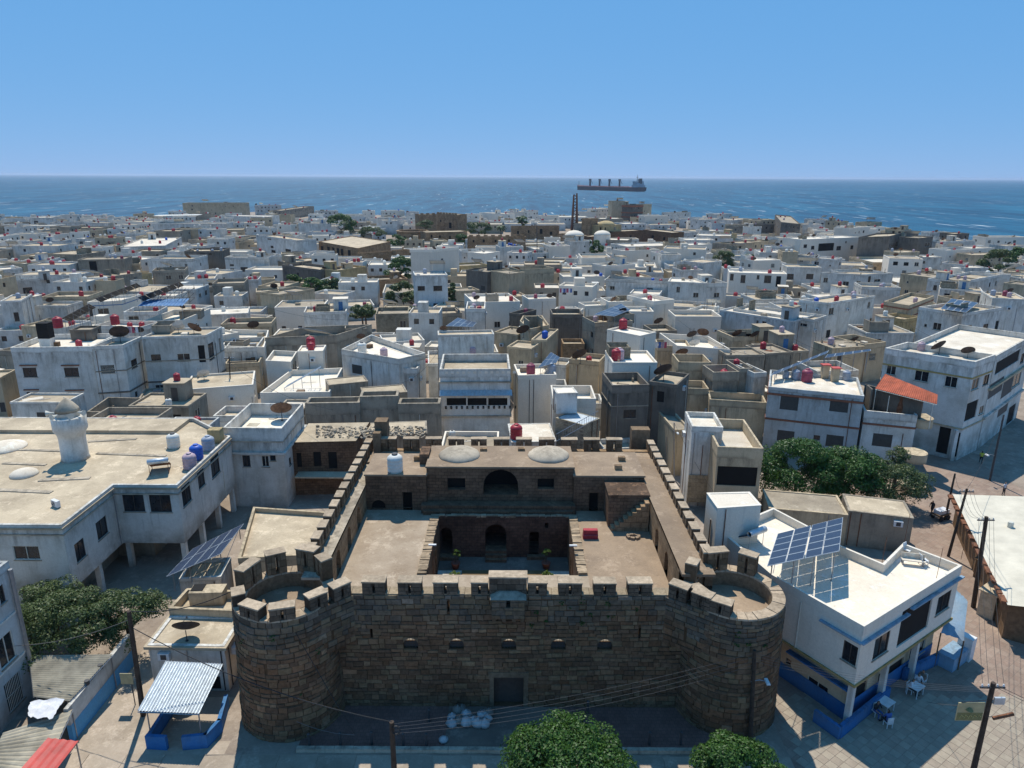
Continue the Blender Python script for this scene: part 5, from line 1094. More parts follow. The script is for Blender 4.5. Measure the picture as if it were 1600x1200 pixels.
yb = house(e3, 13.2, 'w', 'roof_w', ph=.9, z0=0, winpx=[('K', 780, 194, 838, 250, 'w'), ('K', 948, 227, 1033, 290, 'w'), ('K', 1128, 260, 1203, 325, 'w'), ('K', 1293, 274, 1330, 335, 'w'), ('K', 1360, 252, 1390, 308, 'd'), ('K', 1335, 437, 1360, 482, 'w'), ('K', 1200, 425, 1315, 525, 'o'), ('K', 1390, 460, 1420, 512, 'd'), ('K', 1085, 560, 1155, 720, 'o'), ('K', 1170, 590, 1225, 740, 'o')], ledges=[(10.9, .22, .05, 'band_yellow'), (4.2, .2, .12, 'c')])
tag(yb, 'white street-corner house with a yellow band and dishes at right', 'house', 'houses of the old town')
dish(K_(1092, 128, 12.32), 'd', .4, 1.1, 'black dish on the yellow-banded corner house'); dish(K_(1262, 150, 12.32), 'd', -.3, .9, 'smaller dark dish near the right corner of the yellow-banded house'); tank(K_(985, 105, 12.32), 'p', .9, 'pinkish tank on the yellow-banded corner house')
e4 = front_poly('K', ((1433, 138), (1660, 10)), 13.0, 10)
eb = house(e4, 13.0, 'w', 'roof_w', ph=.8, winpx=[('K', 1440, 140, 1565, 205, 'o'), ('K', 1395, 288, 1470, 365, 's'), ('K', 1475, 268, 1530, 365, 's'), ('K', 1537, 248, 1578, 312, 'w'), ('K', 1582, 125, 1600, 175, 'd'), ('K', 1450, 420, 1500, 480, 's'), ('K', 1505, 440, 1540, 530, 'o'), ('K', 1550, 415, 1590, 520, 'o')], ledges=[(8.4, .3, .35, 'c'), (4.4, .3, .3, 'w')])
tag(eb, 'long white street building with brown balconies at the right edge', 'house', 'houses of the old town')
for i_, (x_, y_) in enumerate(((1165, 760), (1225, 715), (1275, 670))):
    p = GC('K', x_, y_, 0); mb = MB(); mb.box(p.x - .22, p.x + .22, p.y - .2, p.y + .2, 0, 4.2); wb(mb, 'column', 'w', yb)
eh = K_(1060, 300, 9)
# long asbestos roof at the right edge
qa = [GC('L', 1066, 84, 3.6), GC('L', 1290, 535, 3.4), GC('L', 1520, 560, 3.9), GC('L', 1420, 95, 4.1)]
lr = empty('market_hall', tuple(GC('L', 1300, 560, 0))); tag(lr, 'long pale flat sheet roof over market sheds at the right edge', 'market hall')
mb = MB(); corrug(mb, [qa[0], qa[1], qa[2], qa[3]], 1.1, .006); wb(mb, 'sheet_roof', 'asbestos', lr)
mb = MB(); base = [(qa[0].x + .8, qa[0].y + .3), (qa[1].x + .6, qa[1].y + .6), (qa[2].x, qa[2].y + .5), (qa[3].x, qa[3].y)]; mb.prism(ccw(base), 0, 3.3); wb(mb, 'wall', 'wood', lr)
for i in range(14):
    p = qa[0].lerp(qa[1], i / 13.5); dd = (qa[1] - qa[0]).normalized(); mb = MB(); mb.obox(p + Vector((-.12, 0, 0)) + dd * RND.uniform(-.2, .2), dd, None, RND.uniform(.3, .6), .12 + RND.uniform(0, .15), 3.25, 3.45); wb(mb, 'broken_eave', 'rust', lr)
p = GC('L', 1300, 218, 3.8); mb = MB(); mb.lathe([(.25, 0), (.25, .5), (.2, .55)], 10, (p.x, p.y, 3.8)); wb(mb, 'roof_vent', 'frame_w', lr)
for i, (x, y, w, h, m_) in enumerate(((1195, 420, .9, 1.8, 'wood'), (1215, 570, 1.0, 2.3, 'roof_t'), (1270, 590, .8, 1.5, 'green_paint'))):
    p = GC('L', x, y, 0); k_ = empty('market_stall', (p.x, p.y, 0)); mb = MB(); mb.obox(p, d1, None, w, .6, 0, h); wb(mb, 'box', m_, k_); mb = MB(); mb.obox(p, d1, None, w + .15, .75, h, h + .08); wb(mb, 'top', m_, k_); mb = MB(); mb.obox(p + Vector((.1, -.62, 0)), d1, None, w * .5, .03, .3, h - .3); wb(mb, 'shutter', 'steel_d', k_)
    tag(k_, ('brown wooden stall beside the street pole at right', 'sandy coloured stall next to the market hall', 'green cabinet under the market hall eave')[i], 'stall')
# ------------------------------------------------------------------ houses read off the photograph: crop, top edge of the front, roof height, depth, wall
WALLN = {'w': 'off-white', 'W': 'bright white', 'b': 'bluish white', 'c': 'cream', 'y': 'ochre', 'g': 'grey', 'd': 'dark grey', 'mas_tan': 'tan stone', 'block': 'bare block'}
ROWS = [
# --- left middle ground
('A', ((65, 412), (570, 405)), 11.0, 9, 'w', dict(win=[(145, 538, 230, 597, 'd'), (403, 538, 492, 595, 'd'), (168, 690, 238, 720, 'd'), (427, 692, 522, 740, 'd')], hood='band_red', t='r', lab='white three-storey block with dark red window hoods left of the mosque minaret', roof='roof_w')),
('A', ((572, 404), (766, 395), (882, 343)), 11.2, 0, 'w', dict(win=[(630, 522, 716, 572, 'b'), (820, 483, 858, 540, 'd'), (845, 685, 862, 722, 'o')], led=1, t='', lab='weathered angled white house joining the two big white blocks on the left')),
('A', ((886, 346), (1287, 334), (1386, 282)), 11.5, 0, 'w', dict(win=[(945, 455, 1006, 500, 'd'), (1108, 450, 1188, 496, 'w'), (972, 645, 1030, 695, 'w'), (1157, 640, 1238, 692, 'b'), (1240, 398, 1282, 505, 'o'), (1303, 380, 1338, 490, 'd'), (1370, 350, 1384, 440, 'w'), (1345, 620, 1362, 665, 'w'), (1010, 775, 1050, 805, 'o')], led=1, t='', lab='stained white three-storey house with ledge and dish at the lane corner')),
('A', ((0, 122), (130, 116)), 9.5, 9, 'w', dict(win=[(88, 192, 120, 248, 'd')], t='g', aw=0, lab='tall white house with grey tank cut by the left picture edge')),
('A', ((255, 95), (545, 92)), 7.5, 8, 'c', dict(win=[(282, 148, 303, 165, 'o')], t='r')),
('A', ((545, 128), (760, 118), (880, 78)), 9.0, 0, 'W', dict(win=[(557, 173, 580, 215, 'd'), (612, 167, 682, 216, 'w')], led=2, t='', lab='white house with a thin blue stripe below its parapet')),
('A', ((770, 190), (985, 186)), 8.0, 6, 'w', dict(win=[(802, 212, 868, 240, 'w')], t='r')),
('A', ((890, 248), (1140, 240), (1312, 168)), 9.5, 0, 'W', dict(t='', ph=1.0, lab='white house carrying the blue shelter roof on the left')),
('A', ((590, 272), (875, 285)), 10.2, 5, 'w', dict(t='rr', aw=0)),
('A', ((0, 600), (98, 548)), 6.3, 9, 'c', dict(win=[(0, 755, 35, 815, 's'), (80, 735, 102, 790, 's')], t='')),
('A', ((545, 812), (786, 818), (902, 727)), 4.6, 0, 'g', dict(ph=1.5, t='', aw=0, lab='small roofless grey room behind the mosque roof')),
('A', ((1392, 335), (1492, 315)), 8.2, 6, 'W', dict(t='w', aw=.3)),
('A', ((1402, 415), (1605, 408)), 7.0, 8, 'w', dict(t='', aw=.3)),
('A', ((1390, 500), (1600, 495)), 5.0, 5, 'g', dict(t='', aw=.3)),
('A', ((130, 275), (250, 280)), 6.6, 6, 'c', dict(aw=.4, t='')),
# --- far left
('F', ((175, 152), (300, 152)), 9.0, 12, 'w', dict(win=[(203, 172, 228, 193, 'd')], t='m')),
('F', ((297, 182), (500, 180)), 6.5, 10, 'w', {}), ('F', ((0, 197), (120, 196)), 6.5, 12, 'b', {}), ('F', ((122, 218), (250, 225)), 6.0, 9, 'w', {}),
('F', ((447, 228), (612, 226)), 6.5, 10, 'c', {}), ('F', ((650, 182), (790, 180)), 6.0, 9, 'c', {}), ('F', ((500, 180), (640, 184)), 6.8, 8, 'w', {}),
('F', ((905, 186), (1345, 186)), 8.6, 14, 'w', dict(win=[(1075, 208, 1098, 223, 'd'), (1108, 208, 1130, 223, 'd'), (1060, 285, 1135, 293, 'd')], t='', lab='large windowless white block with a flat awning at upper left')),
('F', ((1085, 66), (1460, 66)), 13.5, 14, 'c', dict(t='', aw=.3, lab='highest cream building on the left skyline')),
('F', ((1347, 142), (1600, 146)), 9.0, 14, 'b', dict(aw=.2, t='r')), ('F', ((1468, 214), (1610, 216)), 7.5, 8, 'w', {}),
('F', ((692, 248), (862, 246)), 6.5, 9, 'w', {}), ('F', ((450, 278), (560, 278)), 6.2, 8, 'w', {}), ('F', ((250, 292), (386, 290)), 6.0, 9, 'b', {}), ('F', ((122, 408), (290, 406)), 6.2, 9, 'w', {}),
('F', ((715, 326), (982, 318), (1080, 268)), 7.5, 0, 'w', dict(win=[(788, 360, 808, 372, 'w'), (938, 355, 958, 380, 'd'), (1057, 302, 1068, 320, 'd')], t='rbw', lab='long white house with rounded end below the left skyline')),
('F', ((1096, 352), (1322, 350)), 9.5, 11, 'd', dict(win=[(1190, 362, 1222, 392, 's'), (1240, 358, 1260, 378, 'd')], t='ggg', lab='dark grey house with three pale tanks on its roof')),
('F', ((1337, 388), (1600, 388)), 8.0, 9, 'w', dict(win=[(1432, 447, 1475, 474, 'd'), (1368, 430, 1392, 440, 'd'), (1370, 455, 1394, 466, 'd')])),
('F', ((460, 403), (738, 398)), 8.5, 9, 'g', dict(win=[(533, 412, 577, 472, 'o')], t='ggm', lab='grey house with tall door and three tanks at far left')),
('F', ((82, 493), (470, 492)), 7.5, 8, 'w', dict(t='rp')), ('F', ((0, 530), (392, 503)), 6.6, 5, 'w', dict(win=[(138, 568, 195, 608, 'd')])),
('F', ((505, 520), (842, 478)), 7.2, 6, 'g', dict(t='rr')), ('F', ((245, 628), (300, 620)), 6.0, 5, 'c', {}),
('F', ((1262, 545), (1452, 540)), 8.0, 9, 'g', dict(t='')), ('F', ((1452, 522), (1536, 520)), 7.0, 7, 'w', {}), ('F', ((905, 468), (1100, 462)), 7.0, 8, 'g', {}),
('F', ((822, 492), (902, 482)), 6.5, 6, 'y', {}), ('F', ((1165, 292), (1420, 300)), 6.0, 9, 'c', dict(aw=.2)), ('F', ((0, 462), (132, 452)), 6.4, 10, 'w', {}), ('F', ((560, 440), (700, 440)), 5.5, 8, 'g', {}),
('F', ((0, 335), (110, 330)), 6, 10, 'g', {}), ('F', ((380, 330), (510, 335)), 5.5, 9, 'c', {}), ('F', ((560, 320), (690, 318)), 5.6, 9, 'd', {}), ('F', ((700, 430), (830, 425)), 6.0, 8, 'c', {}),
# --- centre left
('B', ((312, 200), (780, 182), (1012, 112)), 7.6, 0, 'g', dict(ph=1.6, t='', aw=0, lab='grey walled yard with weathered parapet left of centre')),
('B', ((30, 255), (305, 262), (335, 150)), 7.0, 0, 'W', dict(t='', ph=1.0)), ('B', ((20, 112), (352, 104)), 7.4, 6, 'c', dict(t='r')),
('B', ((566, 34), (846, 26)), 8.2, 7, 'w', dict(t='r', aw=.1)), ('B', ((1040, 44), (1256, 40)), 6.6, 8, 'block', dict(t='', win=[(1200, 90, 1240, 160, 'w')], lab='square bare-block house with one pale door left of the white tower house')),
('B', ((1372, 50), (1600, 40)), 6.8, 8, 'g', dict(t='r', aw=.2)), ('B', ((48, 372), (272, 362)), 5.4, 6, 'c', dict(t='', aw=.5)),
('B', ((316, 350), (480, 358), (522, 290)), 7.4, 0, 'W', dict(t='', aw=0)),
('B', ((525, 290), (692, 286)), 8.6, 4, 'W', dict(t='r', aw=0, ph=.3, lab='plain white box house with one red tank left of centre')),
('B', ((280, 562), (735, 556), (820, 398), (482, 412)), 6.0, 0, 'W', dict(ph=.9, t='', aw=0, lab='low house with a wide bright white roof terrace and steel frame')),
('B', ((815, 276), (1192, 340), (1366, 300), (1010, 180)), 8.6, 0, 'w', dict(win=[(885, 380, 950, 438, 's')], ph=1.0, t='', roof='roof_W', led=0, lab='white house with brown shuttered window and white roof terrace')),
('B', ((1192, 400), (1312, 402)), 7.0, 4, 'w', dict(t='', aw=0, ph=.9)),
('B', ((730, 512), (990, 486)), 6.6, 3.4, 'g', dict(t='', aw=0, ph=.1)), ('B', ((960, 580), (1248, 556)), 6.0, 4, 'g', dict(t='', aw=0, ph=.1)),
('B', ((575, 632), (932, 626)), 7.2, 2.6, 'g', dict(ph=1.6, t='', aw=0, pth=.3, lab='long grey stained wall behind the ruined building')),
('B', ((935, 588), (1186, 582)), 7.8, 2.4, 'g', dict(ph=1.8, t='', aw=0, pth=.3)), ('B', ((1188, 634), (1462, 632)), 7.0, 2.4, 'g', dict(ph=1.4, t='', aw=0, pth=.3)),
('B', ((36, 792), (420, 796), (560, 634)), 9.2, 0, 'w', dict(win=[(165, 975, 215, 1050, 'd'), (290, 978, 338, 1050, 'w'), (345, 975, 382, 1010, 'd'), (470, 985, 484, 1040, 'd')], ph=1.5, led=3, t='', roof='roof_W', lab='white house with walled roof terrace beside the dark alley left of the castle')),
# --- centre
('C', ((115, 204), (526, 196)), 12.6, 3, 'w', dict(ph=.3, t='', aw=0, lab='stained penthouse wall above the villa terrace behind the castle')),
('C', ((705, 500), (985, 494)), 8.6, 6, 'W', dict(ph=.6, t='', aw=0, lab='plain white house with two tanks and panel behind the castle')),
('C', ((960, 670), (1276, 672)), 7.8, 6, 'W', dict(ph=1.3, t='', aw=0, roof='roof_W', lab='white house with roof terrace and stair head right of the villa')),
('C', ((622, 288), (800, 304)), 8.2, 5, 'c', dict(win=[(705, 392, 742, 430, 'w')], t='')), ('C', ((800, 236), (910, 240), (1000, 160)), 8.8, 0, 'c', dict(t='b', aw=.3)),
('C', ((718, 100), (790, 160), (930, 130), (880, 60), (740, 62)), 9.6, 0, 'c', dict(t='r', aw=0, ph=.6)),
('C', ((956, 52), (1182, 52)), 9.0, 6, 'd', dict(aw=0, t='', lab='dark grey rendered wall of a house behind the centre')), ('C', ((1035, 268), (1192, 268)), 6.5, 4, 'mas_tan', dict(t='', aw=0)),
('C', ((530, 180), (700, 200)), 7.2, 6, 'c', dict(t='w', aw=.3)), ('C', ((1080, 380), (1300, 400)), 6.6, 5, 'c', dict(t='r', aw=0)), ('C', ((320, 10), (460, 10)), 10.5, 8, 'w', dict(t='pwr', aw=.4)),
('C', ((640, 40), (715, 50)), 9.0, 6, 'd', dict(t='m')), ('C', ((30, 50), (290, 40)), 7.0, 7, 'g', dict(t='r', aw=.1)),
# --- centre right
('D', ((212, 532), (430, 528)), 9.6, 6, 'd', dict(win=[(278, 676, 352, 726, 'd')], ph=1.1, t='', aw=0, led=4, roof='roof_t', lab='dark stained concrete house with one window behind the castle')),
('D', ((432, 508), (592, 530)), 9.9, 6, 'd', dict(win=[(474, 568, 516, 632, 'o')], ph=.5, t='', aw=0, roof='roof_t', lab='dark concrete tower house with a large black dish')),
('D', ((215, 398), (476, 398)), 10.6, 7, 'W', dict(t='', ph=.4, aw=0, roof='roof_W', lab='white house with two pink tanks above the dark concrete house')), ('D', ((182, 204), (376, 242)), 12.4, 4, 'W', dict(ph=.3, t='', aw=0, lab='white stair tower carrying a red water tank right of centre')),
('D', ((112, 166), (332, 154)), 10.6, 6, 'g', dict(t='p', aw=.2)), ('D', ((602, 396), (792, 398)), 9.2, 5, 'c', dict(t='', aw=0, ph=1.4)),
('D', ((806, 456), (956, 452)), 9.0, 4, 'g', dict(win=[(828, 586, 912, 616, 'w')], t='rr', aw=0, ph=1.4)), ('D', ((960, 434), (1040, 432)), 9.4, 5, 'g', dict(t='r', aw=0)),
('D', ((1045, 460), (1118, 455)), 9.2, 5, 'w', dict(t='', aw=0)),
('D', ((785, 614), (1116, 634)), 6.4, 4, 'c', dict(t='', aw=0, ph=1.0)), ('D', ((602, 548), (778, 552)), 7.0, 4, 'c', dict(t='', aw=0, ph=1.0)),
('D', ((682, 772), (862, 778)), 9.4, 5, 'w', dict(t='', aw=0, ph=.6, lab='narrow grey-white tower house with breeze-block screen right of the castle')), 
('D', ((832, 892), (1098, 902)), 8.6, 9, 'c', dict(win=[(826, 1010, 1060, 1122, 'o')], t='', aw=0, ph=1.2, roof='roof_w', lab='cream house with a dark loggia right of the castle')),
('D', ((577, 792), (672, 790)), 6.0, 8, 'c', dict(win=[(640, 862, 664, 895, 'd'), (628, 922, 660, 956, 'd')], t='', aw=0, ph=.3)),
('D', ((594, 300), (905, 322), (775, 244)), 8.8, 0, 'W', dict(ph=1.1, t='g', aw=0, roof='roof_W')), ('D', ((842, 90), (1276, 155)), 9.2, 9, 'b', dict(win=[(1055, 152, 1068, 205, 's'), (1090, 158, 1114, 190, 'd')], t='', lab='long bluish white house without parapet windows right of centre', aw=0)),
('D', ((640, 92), (836, 118)), 7.6, 8, 'w', dict(t='w', aw=.3)), ('D', ((292, 98), (455, 100)), 8.6, 6, 'W', dict(t='', aw=.2)), ('D', ((455, 40), (576, 28)), 10.0, 9, 'W', dict(t='rm', aw=0)),
('D', ((886, 356), (1108, 352)), 8.6, 5, 'g', dict(t='', aw=.1)), ('D', ((1114, 346), (1276, 336)), 8.0, 6, 'g', dict(t='r', aw=.1)), ('D', ((456, 214), (592, 210)), 6.4, 6, 'g', dict(t='', aw=.2)),
('D', ((480, 300), (670, 305)), 8.2, 5, 'c', dict(t='', aw=0, ph=1.0)), ('D', ((920, 250), (1160, 240)), 7.6, 6, 'c', dict(t='', aw=0, ph=.9)),
# --- right
('E', ((20, 284), (458, 345)), 9.4, 6, 'w', dict(win=[(370, 365, 422, 382, 'w')], t='', aw=0)), ('E', ((378, 238), (538, 254), (792, 216)), 10.8, 0, 'w', dict(win=[(540, 282, 566, 318, 'w'), (750, 250, 764, 282, 'w'), (376, 282, 392, 310, 'd'), (525, 402, 546, 442, 'd'), (740, 355, 752, 400, 'd'), (760, 338, 774, 390, 'd')], t='rbgp', ph=.5, lab='white two-part house with grey, red and blue tanks right of centre')),
('E', ((0, 88), (312, 98)), 9.6, 7, 'W', dict(win=[(3, 92, 22, 132, 'd'), (60, 104, 86, 146, 'd'), (148, 104, 162, 126, 'd'), (188, 106, 226, 146, 'd'), (252, 110, 278, 168, 'o')], t='rg', lab='white house with five dark windows in a row at right')), ('E', ((314, 58), (500, 62)), 9.0, 8, 'w', dict(win=[(312, 97, 348, 126, 'd'), (416, 97, 455, 125, 'd')], t='')),
('E', ((500, 88), (720, 100), (890, 92)), 9.0, 0, 'w', dict(win=[(510, 118, 534, 144, 'w'), (615, 138, 648, 162, 'w'), (688, 136, 722, 162, 'w'), (752, 110, 766, 146, 'd'), (786, 126, 820, 140, 'w')], t='')),
('E', ((840, 246), (975, 268), (1112, 216)), 8.6, 0, 'c', dict(led=5, t='p', aw=.5, lab='concrete house with brown bands and pink tank at right')), ('E', ((930, 96), (1250, 134)), 8.6, 9, 'c', dict(t='ppg', aw=.5)), ('E', ((820, 322), (946, 344)), 6.6, 6, 'y', dict(win=[(854, 355, 874, 392, 'd')], t='', aw=.3)),
('E', ((1250, 140), (1470, 102)), 9.0, 8, 'w', dict(t='', aw=.4)), ('E', ((720, 165), (930, 172)), 8.6, 8, 'w', dict(t='pg', aw=.4)), ('E', ((1145, 175), (1375, 190)), 7.6, 7, 'w', dict(t='', aw=.5)),
('E', ((1030, 276), (1268, 312), (1482, 278)), 12.2, 0, 'w', dict(win=[(1105, 363, 1150, 402, 'w'), (1058, 370, 1072, 384, 'd'), (1376, 370, 1402, 416, 'd'), (1440, 352, 1472, 440, 'o'), (1264, 378, 1310, 460, 'w')], t='r', ph=.6, lab='white house with a tilted blue solar array below the right hillside')),
('E', ((1430, 226), (1620, 236)), 12.6, 9, 'w', dict(t='pmg', aw=0, ph=.3, lab='white building with three tanks cut by the right picture edge')),
('E', ((0, 545), (192, 548)), 7.6, 5, 'g', dict(t='', aw=.3)), ('E', ((205, 520), (432, 514)), 7.4, 6, 'g', dict(t='r', aw=.1)), ('E', ((20, 440), (245, 432)), 7.6, 6, 'c', dict(t='', aw=.1, ph=.9)), ('E', ((560, 500), (735, 490)), 7.8, 5, 'c', dict(t='p', aw=.3, ph=.1)), ('E', ((735, 480), (850, 466)), 7.0, 7, 'c', dict(t='', aw=.1, ph=1.0)),
# --- far centre left
('Q', ((946, 496), (1140, 492)), 11.2, 8, 'b', dict(win=[(962, 560, 1005, 586, 'd'), (1056, 558, 1108, 588, 'd'), (975, 665, 1006, 692, 'd'), (1056, 662, 1110, 690, 'd'), (905, 505, 918, 532, 'd')], t='g', roof='roof_w', lab='white three-storey tower house with four dark front windows left of centre')),
('Q', ((920, 342), (1052, 344), (1208, 326)), 13.4, 0, 'W', dict(win=[(1102, 396, 1114, 420, 'd')], t='pr', lab='taller white block just behind the white tower house')),
('Q', ((680, 524), (902, 514)), 5.2, 9, 'mas_tan', dict(t='', aw=0)), ('Q', ((155, 434), (382, 462)), 7.0, 8, 'd', dict(t='', aw=.5)), ('Q', ((480, 466), (655, 442)), 7.0, 7, 'y', dict(t='', aw=.1)), ('Q', ((395, 455), (480, 468)), 6.4, 8, 'c', dict(t='', aw=.6)),
('Q', ((0, 384), (152, 374)), 8.2, 8, 'w', dict(t='', aw=.1)), ('Q', ((0, 254), (243, 287)), 9.0, 9, 'w', dict(win=[(68, 262, 90, 283, 'd'), (87, 320, 104, 333, 'd'), (176, 340, 208, 366, 'd'), (42, 350, 60, 362, 'd'), (92, 346, 116, 362, 'd')], t='r')),
('Q', ((0, 596), (136, 590)), 6.8, 7, 'c', dict(t='', aw=.5)), ('Q', ((140, 610), (347, 574)), 7.0, 7, 'c', dict(t='', aw=.4)), ('Q', ((210, 420), (400, 400)), 6.2, 8, 'g', dict(t='', aw=.3)),
('Q', ((1240, 606), (1292, 656), (1572, 650)), 9.4, 0, 'W', dict(t='pr', aw=.3)), ('Q', ((1376, 476), (1510, 456)), 9.2, 8, 'd', dict(win=[(1405, 545, 1450, 575, 'd')], t='', aw=.3)), ('Q', ((1506, 486), (1600, 476)), 9.4, 8, 'c', dict(t='', aw=.2)),
('Q', ((1222, 350), (1360, 348)), 7.5, 8, 'w', dict(t='', aw=.5)), ('Q', ((1360, 366), (1452, 354)), 8.0, 8, 'W', {}), ('Q', ((1450, 326), (1592, 324)), 8.0, 9, 'w', dict(t='bw', aw=.2)), ('Q', ((1186, 590), (1330, 582)), 6.0, 6, 'c', dict(t='', aw=.6)), ('Q', ((1215, 440), (1380, 432)), 6.8, 8, 'y', dict(t='', aw=.5)),
('Q', ((250, 185), (420, 186)), 9.2, 10, 'w', dict(t='', aw=.2)), ('Q', ((0, 142), (110, 138)), 8.6, 9, 'b', dict(t='r')), ('Q', ((0, 80), (150, 78)), 9.0, 9, 'w', dict(t='rm')), ('Q', ((150, 110), (345, 84)), 8.0, 9, 'g', {}), ('Q', ((350, 112), (480, 112)), 7.6, 9, 'w', {}), ('Q', ((455, 134), (632, 134)), 7.0, 9, 'w', {}), ('Q', ((632, 112), (704, 112)), 8.4, 8, 'W', {}),
('Q', ((725, 152), (890, 152)), 7.6, 9, 'w', {}), ('Q', ((765, 112), (884, 110)), 9.0, 10, 'W', {}), ('Q', ((890, 120), (968, 120)), 8.0, 9, 'w', {}), ('Q', ((150, 192), (250, 190)), 7.2, 9, 'g', {}), ('Q', ((1250, 132), (1330, 132)), 8.0, 9, 'W', dict(t='r')), ('Q', ((1330, 122), (1492, 130)), 8.6, 9, 'W', dict(t='r')), ('Q', ((1526, 118), (1604, 114)), 8.0, 9, 'W', {}), ('Q', ((1480, 160), (1530, 158)), 6.0, 8, 'c', {}),
# --- far centre
('H', ((595, 206), (670, 206)), 17.0, 10, 'c', dict(t='', aw=0, ph=.3, lab='tall windowless tan tower block on the skyline below the ship')), ('H', ((670, 224), (706, 224)), 14.5, 9, 'c', dict(t='', aw=0)), ('H', ((706, 232), (780, 230)), 14.5, 9, 'd', dict(led=6, t='', aw=.6, lab='dark apartment block with red balcony bands next to the tan tower')), ('H', ((780, 226), (832, 224)), 14.8, 9, 'c', dict(t='', aw=.4)),
('H', ((500, 252), (594, 248)), 10.5, 9, 'W', dict(t='rr')), ('H', ((385, 272), (500, 272)), 8.0, 9, 'W', dict(aw=.2)), ('H', ((0, 272), (90, 270)), 8.0, 9, 'W', {}), ('H', ((92, 264), (156, 262)), 9.0, 8, 'W', dict(t='rr')), ('H', ((176, 294), (336, 292)), 7.0, 9, 'W', dict(aw=.4)),
('H', ((792, 296), (932, 294)), 8.4, 9, 'W', dict(t='')), ('H', ((942, 276), (1066, 272)), 9.0, 9, 'w', dict(t='')), ('H', ((1116, 316), (1262, 312)), 8.0, 9, 'w', {}), ('H', ((1200, 284), (1312, 282)), 9.0, 9, 'w', dict(t='r')), ('H', ((1342, 354), (1500, 348)), 7.6, 9, 'g', {}), ('H', ((1310, 320), (1420, 310)), 8.0, 9, 'w', {}),
('H', ((220, 474), (346, 472)), 8.6, 8, 'W', dict(t='p')), ('H', ((346, 444), (462, 442)), 9.0, 8, 'w', dict(t='', aw=.1, lab='grey-white house with slanted solar roof in front of the ruined fort')), ('H', ((910, 456), (1042, 458)), 8.2, 9, 'c', dict(t='rr')), ('H', ((1060, 468), (1192, 462)), 8.0, 8, 'W', dict(t='m')), ('H', ((1195, 456), (1310, 464)), 7.5, 8, 'g', dict(aw=.2)), ('H', ((1310, 460), (1566, 444)), 7.6, 8, 'c', dict(aw=.4, t='r')), ('H', ((1310, 500), (1410, 496)), 6.2, 7, 'w', {}),
('H', ((555, 592), (734, 580)), 8.4, 7, 'W', dict(aw=0, t='')), ('H', ((650, 502), (880, 494)), 8.0, 7, 'W', dict(t='rrm')), ('H', ((872, 516), (942, 514)), 8.0, 6, 'W', dict(aw=.5)), ('H', ((1005, 616), (1136, 614)), 7.8, 7, 'w', dict(t='rrp')), ('H', ((1136, 574), (1250, 562)), 9.4, 8, 'w', dict(aw=0, t='')),
('H', ((305, 656), (552, 654)), 8.0, 7, 'W', dict(t='b', aw=.3)), ('H', ((560, 668), (932, 684)), 9.0, 6, 'w', dict(t='br', aw=.3)), ('H', ((932, 684), (1160, 694)), 9.2, 8, 'w', dict(win=[(978, 716, 1000, 750, 'w'), (1078, 752, 1110, 780, 'w')], t='')), ('H', ((1160, 694), (1280, 692)), 9.2, 8, 'w', dict(win=[(1202, 752, 1234, 780, 'w')], roof='roof_t', ph=1.2, t='')),
('H', ((40, 614), (250, 604)), 9.6, 7, 'c', dict(t='', ph=1.6, aw=.1, lab='unfinished cream house with open roof rooms in the centre')), ('H', ((100, 790), (262, 784)), 8.6, 6, 'W', dict(t='m', aw=.2)), ('H', ((575, 806), (790, 800)), 9.0, 6, 'W', dict(t='', aw=0)), ('H', ((440, 830), (580, 824)), 8.0, 5, 'W', dict(t='', aw=0)), ('H', ((0, 474), (64, 472)), 8.0, 8, 'W', dict(t='bb')), ('H', ((100, 515), (220, 512)), 6.0, 8, 'w', {}),
('H', ((1436, 560), (1600, 556)), 8.6, 8, 'W', dict(t='r')), ('H', ((1230, 410), (1340, 400)), 7.0, 9, 'y', dict(aw=.4)), ('H', ((1120, 380), (1230, 385)), 7.0, 9, 'W', {}), ('H', ((940, 395), (1110, 390)), 6.0, 9, 'w', {}),
# --- far right
('I', ((118, 134), (212, 142), (270, 190)), 11.0, 0, 'd', dict(t='mmp', aw=.4, lab='dark grey unfinished block on the right skyline')), ('I', ((0, 194), (116, 192)), 8.6, 9, 'd', dict(aw=.4)), ('I', ((292, 162), (420, 166)), 9.0, 10, 'w', dict(t='rr')), ('I', ((420, 170), (515, 175)), 8.6, 9, 'c', {}),
('I', ((275, 282), (620, 268)), 10.6, 10, 'W', dict(win=[(288, 312, 308, 332, 'd'), (333, 320, 352, 342, 'd'), (376, 305, 468, 350, 'o'), (484, 322, 510, 346, 'd'), (537, 292, 544, 304, 'd'), (567, 318, 584, 340, 'd')], t='w', lab='white house with a recessed cream balcony on the right')),
('I', ((616, 268), (800, 262), (888, 240)), 12.2, 0, 'd', dict(win=[(797, 308, 826, 336, 'd'), (838, 296, 862, 320, 'd'), (826, 370, 852, 394, 'd')], t='', lab='large dark grey concrete block at upper right')), ('I', ((890, 236), (972, 232)), 12.8, 9, 'd', dict(t='', aw=.3)), ('I', ((972, 274), (1060, 266)), 11.4, 8, 'd', dict(win=[(1010, 302, 1040, 326, 'w')], t='')), ('I', ((776, 220), (890, 226)), 13.6, 8, 'c', dict(win=[(815, 228, 830, 250, 'o'), (852, 228, 868, 246, 'd')], t='', aw=0)),
